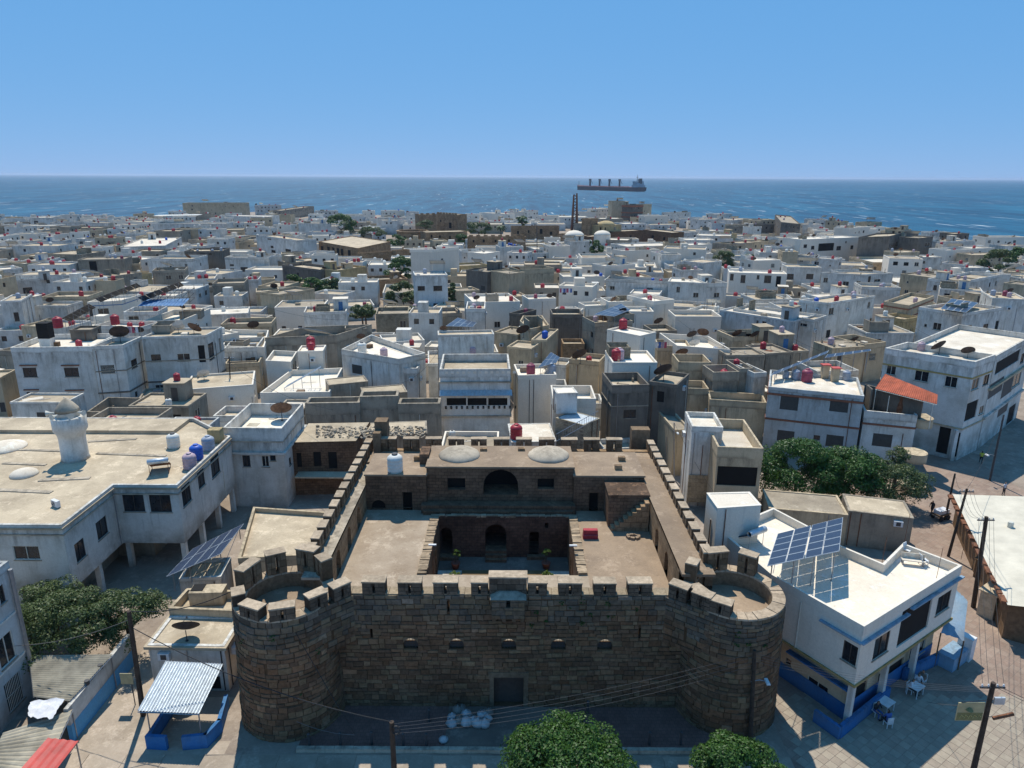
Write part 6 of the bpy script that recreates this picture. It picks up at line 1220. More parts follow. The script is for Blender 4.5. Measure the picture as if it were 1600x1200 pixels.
('I', ((562, 214), (682, 206)), 11.0, 8, 'W', dict(t='r', aw=.2)), ('I', ((866, 360), (980, 354)), 9.4, 7, 'c', dict(t='gp', aw=0)), ('I', ((976, 386), (1112, 388)), 7.6, 8, 'w', {}), ('I', ((1082, 294), (1312, 288)), 9.0, 9, 'w', {}), ('I', ((1142, 346), (1292, 340)), 8.4, 8, 'W', dict(t='r')), ('I', ((1376, 268), (1620, 268)), 9.0, 9, 'W', dict(t='')), ('I', ((1292, 374), (1482, 372)), 7.4, 8, 'c', dict(t='p')),
('I', ((1180, 248), (1275, 246)), 9.0, 8, 'd', {}), ('I', ((1045, 240), (1175, 240)), 8.6, 8, 'w', {}), ('I', ((130, 325), (275, 320)), 7.6, 8, 'w', dict(aw=.1)), ('I', ((0, 295), (120, 290)), 7.6, 9, 'c', {}), ('I', ((1490, 320), (1620, 318)), 8.2, 8, 'w', dict(t='r')), ('I', ((670, 182), (756, 178)), 9.4, 8, 'c', dict(t='')), ('I', ((240, 372), (330, 380)), 7.0, 7, 'w', {}), ('I', ((340, 390), (480, 400)), 7.0, 8, 'w', dict(t='r')),
('I', ((1480, 470), (1620, 480)), 7.4, 8, 'c', dict(t='r')), ('I', ((1480, 540), (1620, 555)), 9.0, 7, 'c', dict(t='', aw=0)), ('I', ((1110, 420), (1240, 430)), 7.6, 7, 'w', {}), ('I', ((1250, 450), (1390, 450)), 7.0, 7, 'b', {}),
]
LED = {1: lambda z: [(z - 3.9, .18, .05, 'g'), (z - 7.2, .22, .10, 'd')], 2: lambda z: [(z - .95, .16, .03, 'sheet_blue')], 3: lambda z: [(z - 3.0, .28, .25, 'w'), (z - 1.62, .15, .08, 'lime')], 4: lambda z: [(z - 2.9, .15, .06, 'g')],
       5: lambda z: [(z - 1.1, .25, .06, 'band_red'), (z - 2.9, .25, .06, 'band_red'), (z - 4.6, .25, .06, 'band_red')], 6: lambda z: [(z - 1.4, 1.3, .3, 'band_red'), (z - 6.0, 1.0, .3, 'band_red'), (z - 9, .8, .3, 'band_red')], 0: lambda z: []}
HR = random.Random(5)
for c, pts, z, dep, wall, op in ROWS:
    poly = front_poly(c, pts, z, dep)
    r = house(poly, z, wall, op.get('roof') or HR.choice({'w': ('roof_w', 'roof_t', 'roof_t'), 'W': ('roof_W', 'roof_w'), 'b': ('roof_w',)}.get(wall, ('roof_t', 'roof_g', 'roof_t'))), ph=op.get('ph', HR.choice((.35, .6, .8))), pth=op.get('pth', .18),
              winpx=[(c, *w) for w in op.get('win', ())], autow=op.get('aw', .0 if op.get('win') else .62), rng=HR, ledges=LED[op.get('led', 0)](z), hood=op.get('hood'))
    big = c in 'ABCDE'
    note = clutter(r, HR, list(op['t']) if 't' in op else None, .25 if (big and op.get('lab')) else (.7 if big else 1.0))
    st = max(1, int((z - .6) / 3)); stn = {1: 'one-storey', 2: 'two-storey', 3: 'three-storey', 4: 'four-storey', 5: 'five-storey'}[min(st, 5)]
    if op.get('lab'): tag(r, op['lab'], 'house', 'houses of the old town')
    else:
        cen = root_info[r.name]; q = cen['poly']; auto(r, f"{WALLN.get(wall, 'plain')} {stn} house" + (f" with {note[0]}" if note else ''), 'house', 'houses of the old town', (q[0][0] * .5 + q[1][0] * .5, q[0][1], z))
# ------------------------------------------------------------------ ruined fort, tower houses and other skyline pieces
def stonebox(c, pts, z, dep, m='mas_tan', cren=0, label='', name='fort_wall', win=(), z0=0):
    poly = front_poly(c, pts, z, dep); r = house(poly, z, m, 'roof_t', ph=.3, name=name, winpx=[(c, *w) for w in win], recess=.3, z0=z0)
    if cren:
        a, b = Vector(poly[0]), Vector(poly[1]); d = b - a; n = max(1, int(d.length / cren)); d1_ = d.normalized()
        for i in range(n): mb = MB(); mb.obox(a + d * ((i + .5) / n) + Vector((-d1_.y, d1_.x)) * .3, d1_, None, cren * .3, .3, z, z + .8); wb(mb, 'merlon', m, r)
    return tag(r, label, 'ruin')
stonebox('Q', ((372, 294), (606, 334), (800, 294)), 7.6, 0, label='long tan ruined barracks with a row of dark arches', name='ruin', win=[(386, 322, 402, 362, 'o'), (424, 326, 440, 366, 'o'), (454, 330, 468, 370, 'o'), (480, 334, 496, 374, 'o'), (504, 338, 520, 378, 'o'), (546, 346, 564, 388, 'o')])
stonebox('Q', ((612, 364), (832, 350)), 7.4, 1.5, label='pitted tan ruin wall below the barracks', name='ruin', win=[(640, 400, 655, 425, 'o'), (690, 430, 704, 452, 'o'), (735, 395, 748, 418, 'o'), (768, 402, 790, 440, 'o'), (655, 470, 668, 490, 'o'), (720, 470, 735, 490, 'o')])
stonebox('Q', ((832, 348), (914, 342)), 7.8, 2.5, label='short stone wall left of the white tower block', name='ruin')
stonebox('Q', ((1010, 240), (1256, 234)), 9.2, 10, label='straight fort wall right of the round bastion', win=[(1040, 255, 1050, 272, 'o'), (1090, 258, 1100, 274, 'o'), (1150, 262, 1160, 280, 'o')])
stonebox('Q', ((1258, 266), (1605, 266)), 9.0, 3, cren=3.0, label='crenellated fort curtain wall in the far centre', win=[(1290, 285, 1300, 300, 'o'), (1350, 283, 1362, 300, 'o'), (1420, 285, 1432, 300, 'o'), (1500, 283, 1512, 298, 'o'), (1560, 284, 1572, 300, 'o')])
stonebox('Q', ((972, 134), (1074, 132)), 12.5, 8, cren=3, label='left half of the tan stone tower house on the sea front', name='tower_house')
stonebox('Q', ((1074, 126), (1196, 134)), 12.0, 8, cren=3, label='right half of the tan stone tower house with dark door', name='tower_house', win=[(1148, 182, 1164, 216, 'o'), (1095, 165, 1103, 178, 'o')])
stonebox('H', ((0, 356), (282, 354)), 8.6, 4, label='brown fort wall with small windows left of the twin tower', win=[(30, 384, 42, 402, 'o'), (165, 372, 182, 402, 'o'), (225, 388, 240, 408, 'o'), (95, 380, 104, 396, 'o')])
stonebox('H', ((275, 400), (470, 415)), 7.0, 5, label='lower brown fort wall below the white domes')
stonebox('H', ((470, 418), (610, 400)), 7.5, 5, label='rough fort wall right of the square stone tower', m='mas')
stonebox('H', ((605, 388), (780, 380)), 8.5, 8, label='crumbling brown fort ruin right of the ochre domed house', m='mas', win=[(640, 420, 655, 445, 'o'), (700, 410, 712, 430, 'o')])
stonebox('H', ((780, 376), (952, 394)), 8.0, 8, label='broken brown ruin wall at the right end of the fort', m='mas', win=[(830, 410, 845, 430, 'o'), (900, 420, 912, 440, 'o')])
stonebox('H', ((463, 312), (511, 310)), 14.5, 6, label='square weathered stone tower of the fort', name='fort_tower')
# round bastion
p0, p1 = GC('Q', 832, 232, 8.8), GC('Q', 1012, 236, 8.8); bc = (p0 + p1) / 2 + Vector((0, 6, 0)); br_ = (p1 - p0).length / 2
bs = empty('round_bastion', (bc.x, bc.y, 0)); mb = MB(); mb.lathe([(br_ * 1.03, 0), (br_, 8.8), (br_ - 1, 8.8), (br_ - 1, 7.6), (.1, 7.6)], 40, (bc.x, bc.y, 0), False); wb(mb, 'drum', 'mas_tan', bs)
mb = MB(); mb.lathe([(br_ + .15, 8.3), (br_ + .3, 8.45), (br_ + .3, 8.7), (br_, 8.72)], 40, (bc.x, bc.y, 0), False); wb(mb, 'cornice', 'terrace', bs)
for a in range(200, 345, 24): t_ = math.radians(a); mb = MB(); q = bc + Vector((math.cos(t_), math.sin(t_), 0)) * (br_ + .12); mb.obox(q, (-math.sin(t_), math.cos(t_)), None, .5, .15, 4.8, 6.4); wb(mb, 'embrasure', 'void', bs)
tag(bs, 'low round stone bastion of the old fort in the distance', 'ruin')
for (x, y, rr, z_, lb) in ((372, 400, 4.6, 9.0, 'left white dome on the old fort'), (538, 396, 4.0, 9.4, 'right white dome beside the square fort tower')):
    p = GC('H', x, y, z_); d_ = empty('domed_kiosk', (p.x, p.y, 0)); mb = MB(); mb.lathe([(rr, 0), (rr, z_ - 1)], 16, (p.x, p.y, 0)); wb(mb, 'drum', 'W', d_); mb = MB(); mb.lathe([(rr * math.cos(a * math.pi / 16), rr * .55 * math.sin(a * math.pi / 16)) for a in range(8)] + [(.05, rr * .56)], 20, (p.x, p.y, z_ - 1)); wb(mb, 'dome', 'roof_W', d_, True); tag(d_, lb, 'dome')
yh = house(front_poly('H', ((545, 352), (652, 346)), 11.5, 9), 11.5, 'y', 'roof_t', ph=.2, autow=.3); tag(yh, 'ochre house with low barrel roof inside the fort', 'house'); yi = root_info[yh.name]['poly']; cx_ = sum(p[0] for p in yi) / 4; cy2 = sum(p[1] for p in yi) / 4; mb = MB(); mb.lathe([(4.5 * math.cos(a * math.pi / 16), 2.2 * math.sin(a * math.pi / 16)) for a in range(8)] + [(.05, 2.2)], 16, (cx_, cy2, 11.3)); wb(mb, 'dome', 'y', yh, True)
# twin-legged brown tower
p = GC('H', 372, 345, 4); zt_ = ZAT(*cp_('H', 372, 160), p.y).z; tt = empty('twin_tower', (p.x, p.y, 0)); tag(tt, 'slender dark brown twin-legged tower standing above the fort', 'tower')
for s in (-1, 1):
    mb = MB(); mb.tube([(p.x + s * 1.7, p.y, 0), (p.x + s * 1.0, p.y, zt_ * (1 if s > 0 else .96))], [1.1, .55], 6); wb(mb, 'leg', 'rust', tt)
for k in range(1, 12): z_ = zt_ * k / 12.2; w = 1.7 - .7 * k / 12.2; mb = MB(); mb.tube([(p.x - w * (-1) ** k, p.y, z_), (p.x + w * (-1) ** k, p.y, z_ + 1.6)], .3, 5); wb(mb, 'cross_brace', 'steel_d', tt)
# awning of the large white block at upper left; steel roof shelter with blue sheet
fa = [GC('F', 905, 142, 12.2), GC('F', 1176, 138, 12.2)]; q = [fa[0], fa[1], fa[1] + Vector((0, 7, .2)), fa[0] + Vector((0, 7, .2))]
sheet_thing('canopy_roof', 'flat white canopy on the large white block at upper left', 'canopy', q, 'tank_w', [tuple(fa[0].lerp(fa[1], t_)) for t_ in (.02, .25, .5, .75, .98)], 8.0, 'steel_d', 1.2)
a4 = lambda x, y, z: tuple(GC('A', x, y, z))
sheet_thing('canopy_roof', 'blue sheet shelter roof on posts above the left white houses', 'canopy', [a4(860, 152, 12.0), a4(1140, 150, 12.0), a4(1185, 105, 12.4), a4(910, 112, 12.4)], 'sheet_blue', [a4(865, 150, 12.0), a4(1000, 150, 12.0), a4(1135, 150, 12.0)], 8.5, 'steel', .6)
for i, (x, y, z_) in enumerate(((590, 108, 10.5), (860, 100, 13.5), (385, 230, 11.5))):
    a, b = GC('A', x, y, z_), GC('A', x + (250 if i < 2 else 150), y - (95 if i < 2 else 85), z_ + 1.6)
    array_by_corners(('dark tilted panel row above the blue-striped white house', 'long dark panel row above the blue shelter roof', 'dark tilted panel above the white block with window hoods')[i], [a, a + (b - a) + Vector((0, 1.0, 0)), a + (b - a) + Vector((-.6, 4.0, -1.2)), a + Vector((-.6, 3.0, -1.2))], 6, 2, z_ - 2.5, 'steel_d')
lt = empty('lattice_truss', a4(1090, 120, 10)); tag(lt, 'dark steel lattice frame on the roof above the blue shelter', 'truss')
for i in range(6):
    for k in range(3):
        a = GC('A', 960 + i * 45, 130, 12) + Vector((0, 0, k * .9)); b = a + Vector((1.1, 0, .9)); mb = MB(); mb.tube([a, b], .035, 4); mb.tube([a, a + Vector((0, 0, .9))], .035, 4); mb.tube([a + Vector((0, 0, .9)), b], .03, 4); wb(mb, 'lattice_bay', 'steel_d', lt)
# steel pergola on the white roof terrace left of centre
pg = empty('pergola_frame', tuple(GC('B', 560, 520, 5.2))); tag(pg, 'slanted pale steel panel frame on the bright white roof terrace', 'frame')
a0, a1 = GC('B', 440, 545, 5.2), GC('B', 675, 525, 5.2)
for i in range(5):
    t_ = i / 4; b = a0.lerp(a1, t_); mb = MB(); mb.tube([b, b + Vector((0, 0, .3 + 2.5 * t_))], .04, 4); wb(mb, 'post', 'steel', pg)
for dy in (0, 1.2):
    mb = MB(); mb.tube([a0 + Vector((0, dy, .3)), a1 + Vector((0, dy, 2.8))], .06, 4); wb(mb, 'beam', 'galv', pg)
for i in range(7): p = (a0 + Vector((0, 0, .3))).lerp(a1 + Vector((0, 0, 2.8)), i / 6); mb = MB(); mb.tube([p, p + Vector((0, 1.2, 0))], .035, 4); wb(mb, 'rung', 'galv', pg)
# long tilted white sheet above the red-banded house
K2 = lambda x, y, z: GC('K', x, y, z)
array_by_corners('long white-framed panel row tilted over the red-banded house roof', [K2(95, 255, 9.8), K2(430, 120, 11.6), K2(440, 105, 11.4), K2(110, 235, 9.6)], 6, 1, 8.8); array_by_corners('second white-edged panel row over the red-banded house roof', [K2(415, 150, 11.3), K2(690, 108, 12.0), K2(685, 98, 12.0), K2(430, 130, 11.4)], 5, 1, 8.8)
for (x, y, c, s, lb) in ((305, 290, 'm', 1.3, 'dark red tank with white marks on the red-banded house'), (540, 280, 'g', 1.0, 'grey square-set tank on the red-banded house'), (240, 275, 'g', 1.0, 'left grey tank under the tilted panels of the red-banded house'), (180, 270, 'g', .8, 'small grey tank at the left corner of the red-banded house')): tank(tuple(K2(x, y, 8.72)), c, s, lb)
for i, (x, y) in enumerate(((410, 270), (470, 290))): p = K2(x, y, 8.72); b_ = empty('chimney', tuple(p)); mb = MB(); mb.box(p.x - .45, p.x + .45, p.y - .35, p.y + .35, 8.7, 10.6); wb(mb, 'stack', 'c', b_); mb = MB(); mb.box(p.x - .6, p.x + .6, p.y - .5, p.y + .5, 10.6, 10.7); wb(mb, 'cover', 'sheet_red', b_); tag(b_, ('left cream chimney block on the red-banded house', 'right cream chimney block with red cover on the red-banded house')[i], 'chimney')
# named things on roofs in the middle ground
for (c, x, y, z_, col, s, lb) in (('D', 275, 200, 12.2, 'r', 1.2, 'bright red tank on the white stair tower'), ('D', 235, 385, 10.25, 'r', 1.25, 'red tank behind the pink one on the white terrace'), ('D', 253, 382, 10.25, 'p', 1.25, 'pink tank on the white terrace above the dark house'), ('B', 615, 262, 8.35, 'r', 1.3, 'large red tank on the plain white box house'), ('B', 952, 300, 7.65, 'w', 1.3, 'white tank on the house with the shuttered window'), ('B', 1095, 325, 7.65, 'p', 1.1, 'pink barrel on the house with the shuttered window'),
        ('A', 365, 288, 10.3, 'r', 1.4, 'large red tank beside the sooty chimney'), ('A', 722, 268, 10.3, 'r', 1.3, 'red tank on the low white roof left of the blue shelter'), ('N', 790, 340, 9.98, 'w', 1.25, 'white water tank with black lid on the castle wing roof')):
    tank(tuple(GC(c, x, y, z_)), col, s, lb)
for (c, x, y, z_, col, rz2, s, lb) in (('D', 512, 508, 9.45, 'd', .4, 1.35, 'large black dish on the dark concrete tower house'), ('D', 680, 270, 8.0, 'd', .3, 1.0, 'dark dish left of the two on the white terrace'), ('D', 740, 262, 8.0, 'r', -.4, 1.1, 'brown dish right of the two on the white terrace'), ('D', 268, 145, 10.1, 'd', .5, 1.2, 'dark dish beside the blue panel right of centre'), ('D', 485, 190, 8.6, 'd', .4, 1.0, 'dark red dish against the white wall right of centre'), ('D', 620, 385, 7.5, 'r', .2, 1.1, 'brown dish low on the cream terrace'), ('D', 1050, 268, 7.0, 'd', .5, 1.0, 'dark dish on the cream yard at right'),
        ('A', 755, 382, 10.6, 'd', .5, 1.5, 'big black dish between the two white blocks on the left'), ('A', 1215, 340, 10.9, 'r', -.3, 1.2, 'pale rusty dish on the lane corner house'), ('A', 872, 335, 10.6, 'd', .2, .8, 'small dark dish beside the big black one'), ('B', 240, 160, 6.1, 'd', .5, 1.2, 'black dish on the white house left of the grey yard'), ('B', 425, 745, 7.75, 'r', .3, 1.3, 'rusty dish leaning on the white roof terrace by the alley'), ('B', 945, 225, 7.7, 'r', .3, .8, 'rusty dish at the rear of the shuttered-window house'), ('C', 742, 225, 8.1, 'd', .4, 1.3, 'dark grey dish behind the villa'), ('C', 1160, 415, 6.1, 'd', .5, 1.4, 'large brown dish lying low right of the villa')):
    dish(tuple(GC(c, x, y, z_)), col, rz2, s, lb)
array_by_corners('blue solar array left above the villa penthouse', [GC('C', 172, 140, 9.5), GC('C', 370, 145, 9.5), GC('C', 400, 115, 9.0), GC('C', 260, 78, 9.0)], 4, 2, 7.5); array_by_corners('blue solar array behind the dark red tank of the white house', [GC('C', 850, 445, 9.6), GC('C', 985, 410, 9.6), GC('C', 1010, 370, 9.2), GC('C', 945, 332, 9.2)], 3, 2, 8.0)
array_by_corners('wide blue solar array right of centre beside a dark dish', [GC('D', 105, 118, 12.2), GC('D', 225, 130, 12.2), GC('D', 320, 92, 11.6), GC('D', 265, 55, 11.6)], 4, 3, 10.0); array_by_corners('large tilted blue array on the white house at right', [GC('E', 1145, 288, 13.2), GC('E', 1285, 308, 13.2), GC('E', 1352, 255, 12.6), GC('E', 1205, 232, 12.6)], 4, 2, 11.6, 'tank_w')
sc_ = empty('chimney', tuple(GC('A', 285, 400, 8))); p = GC('A', 285, 405, 10.4); mb = MB(); mb.box(p.x - .8, p.x + .8, p.y - .1, p.y + 1.2, 9.5, 13.2); wb(mb, 'stack', 'w', sc_); mb = MB(); mb.box(p.x - .84, p.x + .84, p.y - .14, p.y + 1.24, 11.6, 13.9); wb(mb, 'sooty_top', 'void', sc_); tag(sc_, 'white chimney with soot-black top on the left white block', 'chimney')
ph_ = house(front_poly('A', ((435, 302), (570, 300)), 12.0, 3.2), 12.0, 'd', 'roof_g', z0=10.3, ph=.3); tag(ph_, 'dark grey roof room on the white block with window hoods', 'roof room')
# breeze-block screen on the narrow tower house
sb = root_info; pp = front_poly('D', ((682, 772), (862, 778)), 9.4, 5); a, b = Vector(pp[0]), Vector(pp[1]); d_ = (b - a).normalized(); nn_ = Vector((d_.y, -d_.x)); scr = empty('breeze_block_screen', (a.x, a.y, 0)); tag(scr, 'pierced breeze-block screen low on the narrow tower house', 'screen')
L_ = (b - a).length * .98; nx_ = 9
for i in range(nx_):
    for j in range(7):
        mb = MB(); q = a + d_ * (L_ * (i + .5) / nx_) + nn_ * .09; w = L_ / nx_ / 2; z_ = .6 + j * .46
        mb.obox(q - d_ * (w - .05), d_, None, .045, .08, z_, z_ + .44); mb.obox(q + d_ * (w - .05), d_, None, .045, .08, z_, z_ + .44); mb.obox(q, d_, None, w - .1, .08, z_, z_ + .09); mb.obox(q, d_, None, w - .1, .08, z_ + .35, z_ + .44); mb.obox(q, d_, None, .04, .075, z_ + .09, z_ + .35); wb(mb, 'breeze_block', 'c', scr)
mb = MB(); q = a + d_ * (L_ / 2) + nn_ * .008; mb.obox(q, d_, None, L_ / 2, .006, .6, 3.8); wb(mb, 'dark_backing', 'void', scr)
# ------------------------------------------------------------------ cargo ship
sp0, sp1 = G(903, 296.5, -1.6), G(1005.5, 299.5, -1.6); ax = (sp1 - sp0).normalized(); SL = (sp1 - sp0).length; srz = math.atan2(ax.y, ax.x)
ship = empty('cargo_ship', tuple(sp0), srz); tag(ship, 'dark red cargo ship with four deck cranes on the horizon', 'ship')
def hullsec(x, w, z0_, z1_): return [(x, -w, z1_), (x, -w * .92, z0_), (x, w * .92, z0_), (x, w, z1_)]
secs = [(-2, .3, 5, 14.5), (3, 5, .0, 13.5), (14, 13, 0, 12), (30, 15, 0, 11), (SL * .5, 15.5, 0, 10.5), (SL - 30, 15.5, 0, 10.5), (SL - 10, 13, 0, 10.8), (SL, 10, 3, 11)]
mb = MB(); vs_ = []; fs = []
for s in secs: vs_ += hullsec(*s)
for i in range(len(secs) - 1):
    k = i * 4; fs += [(k, k + 4, k + 5, k + 1), (k + 1, k + 5, k + 6, k + 2), (k + 2, k + 6, k + 7, k + 3), (k + 3, k + 7, k + 4, k)]
fs += [(0, 1, 2, 3), tuple(range(len(vs_) - 1, len(vs_) - 5, -1))]; mb.add(vs_, fs); mb.build('hull', 'hull', ship)
mb = MB(); mb.box(16, SL - 34, -15.8, 15.8, 9.4, 11.2); mb.build('sheer_band', 'hull_band', ship)
mb = MB(); 
for x0, x1, y, z0_, z1_ in ((SL - 34, SL - 8, 12, 10.5, 17), (SL - 31, SL - 12, 11, 17, 22), (SL - 29, SL - 16, 14, 22, 26)): mb.box(x0, x1, -y, y, z0_, z1_)
mb.build('deckhouse', 'ship_house', ship)
mb = MB(); mb.box(SL - 19, SL - 11, -3.5, 3.5, 20, 33); mb.build('funnel', 'ship_mast', ship)
mb = MB(); mb.tube([(SL - 27, 0, 25), (SL - 26, 0, 43)], [.9, .4], 6); mb.tube([(SL - 28, -3, 36), (SL - 25, 3, 36)], .4, 4); mb.build('radar_mast', 'ship_mast', ship)
for k in range(4):
    x = SL * (.2 + .152 * k); mb = MB(); mb.box(x - 1.8, x + 1.8, -1.8, 1.8, 10, 31); mb.box(x - 2.6, x + 2.6, -2.4, 2.4, 27, 31); mb.tube([(x + 1, 2, 28), (x + 9, 2, 18)], .7, 4); mb.build('deck_crane', 'ship_mast', ship)
for k in range(5): x = SL * (.125 + .152 * k); mb = MB(); mb.box(x - 8, x + 8, -9, 9, 10.4, 12.4); mb.build('hatch_cover', 'hull_band', ship)
mb = MB(); mb.tube([(4, 0, 13), (4, 0, 25)], .5, 5); mb.build('foremast', 'ship_mast', ship)
# ------------------------------------------------------------------ trees
def leaves(center, rad, n, size, rs, clumps=26, flat=.75, up=.35):
    g = np.random.default_rng(rs); cx, cy, cz = center
    d = g.normal(size=(clumps, 3)); d /= np.linalg.norm(d, axis=1)[:, None]; d[:, 2] = np.where(d[:, 2] < -.75, -d[:, 2], d[:, 2])
    cc = d * g.uniform(.62, .95, (clumps, 1)) * np.array(rad); cr = g.uniform(.26, .46, clumps) * min(rad[0], rad[1])
    ci = g.integers(0, clumps, n); v = g.normal(size=(n, 3)); v /= np.linalg.norm(v, axis=1)[:, None]; v[:, 2] = np.where(v[:, 2] < -.3, -v[:, 2], v[:, 2])
    pos = cc[ci] + v * (cr[ci] * g.uniform(.75, 1.05, n))[:, None] * np.array([1, 1, flat])
    nrm = v + g.normal(scale=.5, size=(n, 3)) + np.array([0, 0, up]); nrm /= np.linalg.norm(nrm, axis=1)[:, None]
    a = np.cross(nrm, g.normal(size=(n, 3))); a /= np.linalg.norm(a, axis=1)[:, None]; b = np.cross(nrm, a)
    s = size * g.uniform(.6, 1.3, (n, 1)); pos += np.array([cx, cy, cz])
    V = np.stack([pos - a * s * .5, pos + b * s * .28 + nrm * s * .06, pos + a * s * .62, pos - b * s * .28 + nrm * s * .06], 1).reshape(-1, 3)
    tone = np.clip(.12 + .55 * g.random(n) + .3 * (ci % 5) / 5 - .12, 0, 1)
    return V, tone
def tree(label, base, rad, zc, n, size, mat='leaf', seed=1, trunk_r=.18, clumps=26, name='tree', cat='tree', group=None, lab_auto=False):
    r = empty(name, (base[0], base[1], 0)); V, tone = leaves((base[0], base[1], zc), rad, n, size, seed, clumps)
    me = bpy.data.meshes.new('crown'); me.vertices.add(len(V)); me.vertices.foreach_set('co', V.ravel().astype('f')); m_ = len(V) // 4
    me.loops.add(m_ * 4); me.loops.foreach_set('vertex_index', np.arange(m_ * 4, dtype='i')); me.polygons.add(m_); me.polygons.foreach_set('loop_start', np.arange(0, m_ * 4, 4, dtype='i')); me.polygons.foreach_set('loop_total', np.full(m_, 4, 'i'))
    at_ = me.attributes.new('tone', 'FLOAT', 'FACE'); at_.data.foreach_set('value', tone.astype('f')); me.materials.append(MATS[mat]); me.update(); me.validate()
    wpar(place('crown', me), r)
    rr = random.Random(seed); mb = MB(); top = zc - rad[2] * .35; mb.tube([(base[0], base[1], -.05), (base[0] + .08, base[1], top * .5), (base[0], base[1], top)], [trunk_r * 1.3, trunk_r, trunk_r * .8], 8)
    for k in range(7):
        a = k * .9 + rr.random(); p = Vector((base[0], base[1], top * .92)); e = Vector((base[0] + math.cos(a) * rad[0] * .6, base[1] + math.sin(a) * rad[1] * .6, zc + rr.uniform(-.1, .3) * rad[2])); mb.tube([p, p.lerp(e, .5) + Vector((0, 0, -.1)), e], [trunk_r * .6, trunk_r * .4, trunk_r * .15], 6)
    wb(mb, 'trunk', 'bark', r)
    if lab_auto: auto(r, label, cat, group, (base[0], base[1], zc))
    else: tag(r, label, cat, group)
    return r
tb = G(885, 1170, 3.2); tree('dense round dark green tree at the bottom centre', (tb.x, tb.y - .5), (3.5, 2.6, 1.65), 2.75, 30000, .17, 'leaf', 3, .25, 70)
tb = G(1145, 1185, 2.6); tree('smaller green tree at the bottom right of the castle', (tb.x, tb.y - .6), (2.6, 2.0, 1.4), 2.2, 18000, .17, 'leaf', 4, .2, 46)
for i, (x, y, z_, rd, n_) in enumerate(((80, 620, 3.3, (3.0, 2.6, 2.2), 6500), (330, 560, 3.3, (3.6, 2.6, 2.3), 8500), (560, 530, 3.2, (3.0, 2.3, 2.0), 6500), (230, 470, 3.0, (2.6, 2.2, 1.8), 5000))):
    p = GC('M', x, y, z_); tree(('leafy olive-green tree left of the corrugated shed roof', 'large loose olive-green tree above the corrugated shed', 'olive-green tree beside the leaning lane pole', 'darker leafy tree against the mosque wall')[i], (p.x, p.y), rd, z_, n_ * 2, .17, 'leaf_olive', 20 + i, .16, 34)
for i, (x, y, z_, rd, n_, m_) in enumerate(((250, 820, 3.6, (5.0, 3.8, 3.1), 26000, 'leaf'), (560, 850, 3.4, (4.4, 3.2, 2.6), 20000, 'leaf'), (800, 895, 2.9, (4.2, 2.8, 2.2), 16000, 'leaf_olive'), (850, 745, 4.8, (1.2, 1.0, 1.2), 1800, 'leaf_olive'))):
    p = GC('K', x, y, z_); tree(('largest dark green fig tree in front of the red-banded house', 'middle dark green fig tree right of the largest one', 'lower spreading olive-green tree near the round balconies', 'small shrub against the wall beside the round balconies')[i], (p.x, p.y), rd, z_, n_, .24 if i < 2 else .19, m_, 40 + i, .2, 60)
far_trees = [('Q', 505, 200, 9, (9, 7, 5), 'big dark green tree behind the ruined barracks'), ('Q', 685, 243, 5.5, (8, 5, 3), 'green shrubbery right of the big far tree'), ('Q', 840, 300, 5, (5, 4, 3), 'green tree below the round bastion'), ('Q', 1010, 200, 8, (4.5, 4, 3), 'small tree left of the stone tower house'), ('Q', 855, 465, 5.5, (4.5, 4, 4), 'dark green tree beside the white tower house'), ('Q', 875, 615, 4.5, (4.5, 3.6, 3.4), 'olive-green bush at the foot of the white tower house'), ('Q', 345, 570, 4.2, (4.2, 3, 3), 'wide green tree between cream houses left of centre'), ('Q', 450, 570, 4.2, (3.6, 3, 2.8), 'green tree right of the wide one left of centre'), ('Q', 215, 540, 4.2, (2.8, 2.4, 2.2), 'small bright tree left of centre'), ('Q', 1325, 222, 9, (8, 5, 3), 'green bushes inside the fort wall'), ('Q', 1220, 285, 6, (3.2, 3, 2.6), 'small tree below the straight fort wall'), ('Q', 650, 720, 3.8, (2.8, 2, 1.8), 'low bush left of the bare-block house'), ('Q', 960, 735, 3.6, (2.2, 2, 2.0), 'dark bush right of the bare-block house'), ('Q', 1165, 610, 5, (1.6, 1.6, 3), 'narrow tree right of the white tower house'),
    ('H', 490, 490, 5.5, (4, 3.5, 3.6), 'round dark tree in front of the fort ruin'), ('H', 1275, 570, 5.5, (4.2, 3.6, 4), 'dark tree above the white house with five windows'), ('H', 1405, 560, 4.5, (3, 2.6, 2), 'yellow-green bush right of the dark tree'), ('I', 1455, 430, 7.5, (6, 4.5, 4.5), 'large dark tree at the right edge'), ('I', 1560, 395, 7.5, (4.5, 4, 3.4), 'olive tree behind the large dark tree at right'), ('B', 950, 45, 4.5, (2.8, 2.4, 2), 'green tree left of the bare-block house'), ('H', 60, 330, 8, (4, 3.5, 3), 'green crown above the left fort wall')]
for i, (c, x, y, z_, rd, lb) in enumerate(far_trees):
    p = GC(c, x, y, z_); sz = .38 if p.y < 130 else .6; tree(lb, (p.x, p.y), rd, z_, int(1500 + 130 * rd[0] * rd[2]), sz, ('leaf', 'leaf_olive')[i % 2], 60 + i, .2, 18); FOOT.append(([(p.x - 2, p.y - 2), (p.x + 2, p.y - 2), (p.x + 2, p.y + 2), (p.x - 2, p.y + 2)], 9))
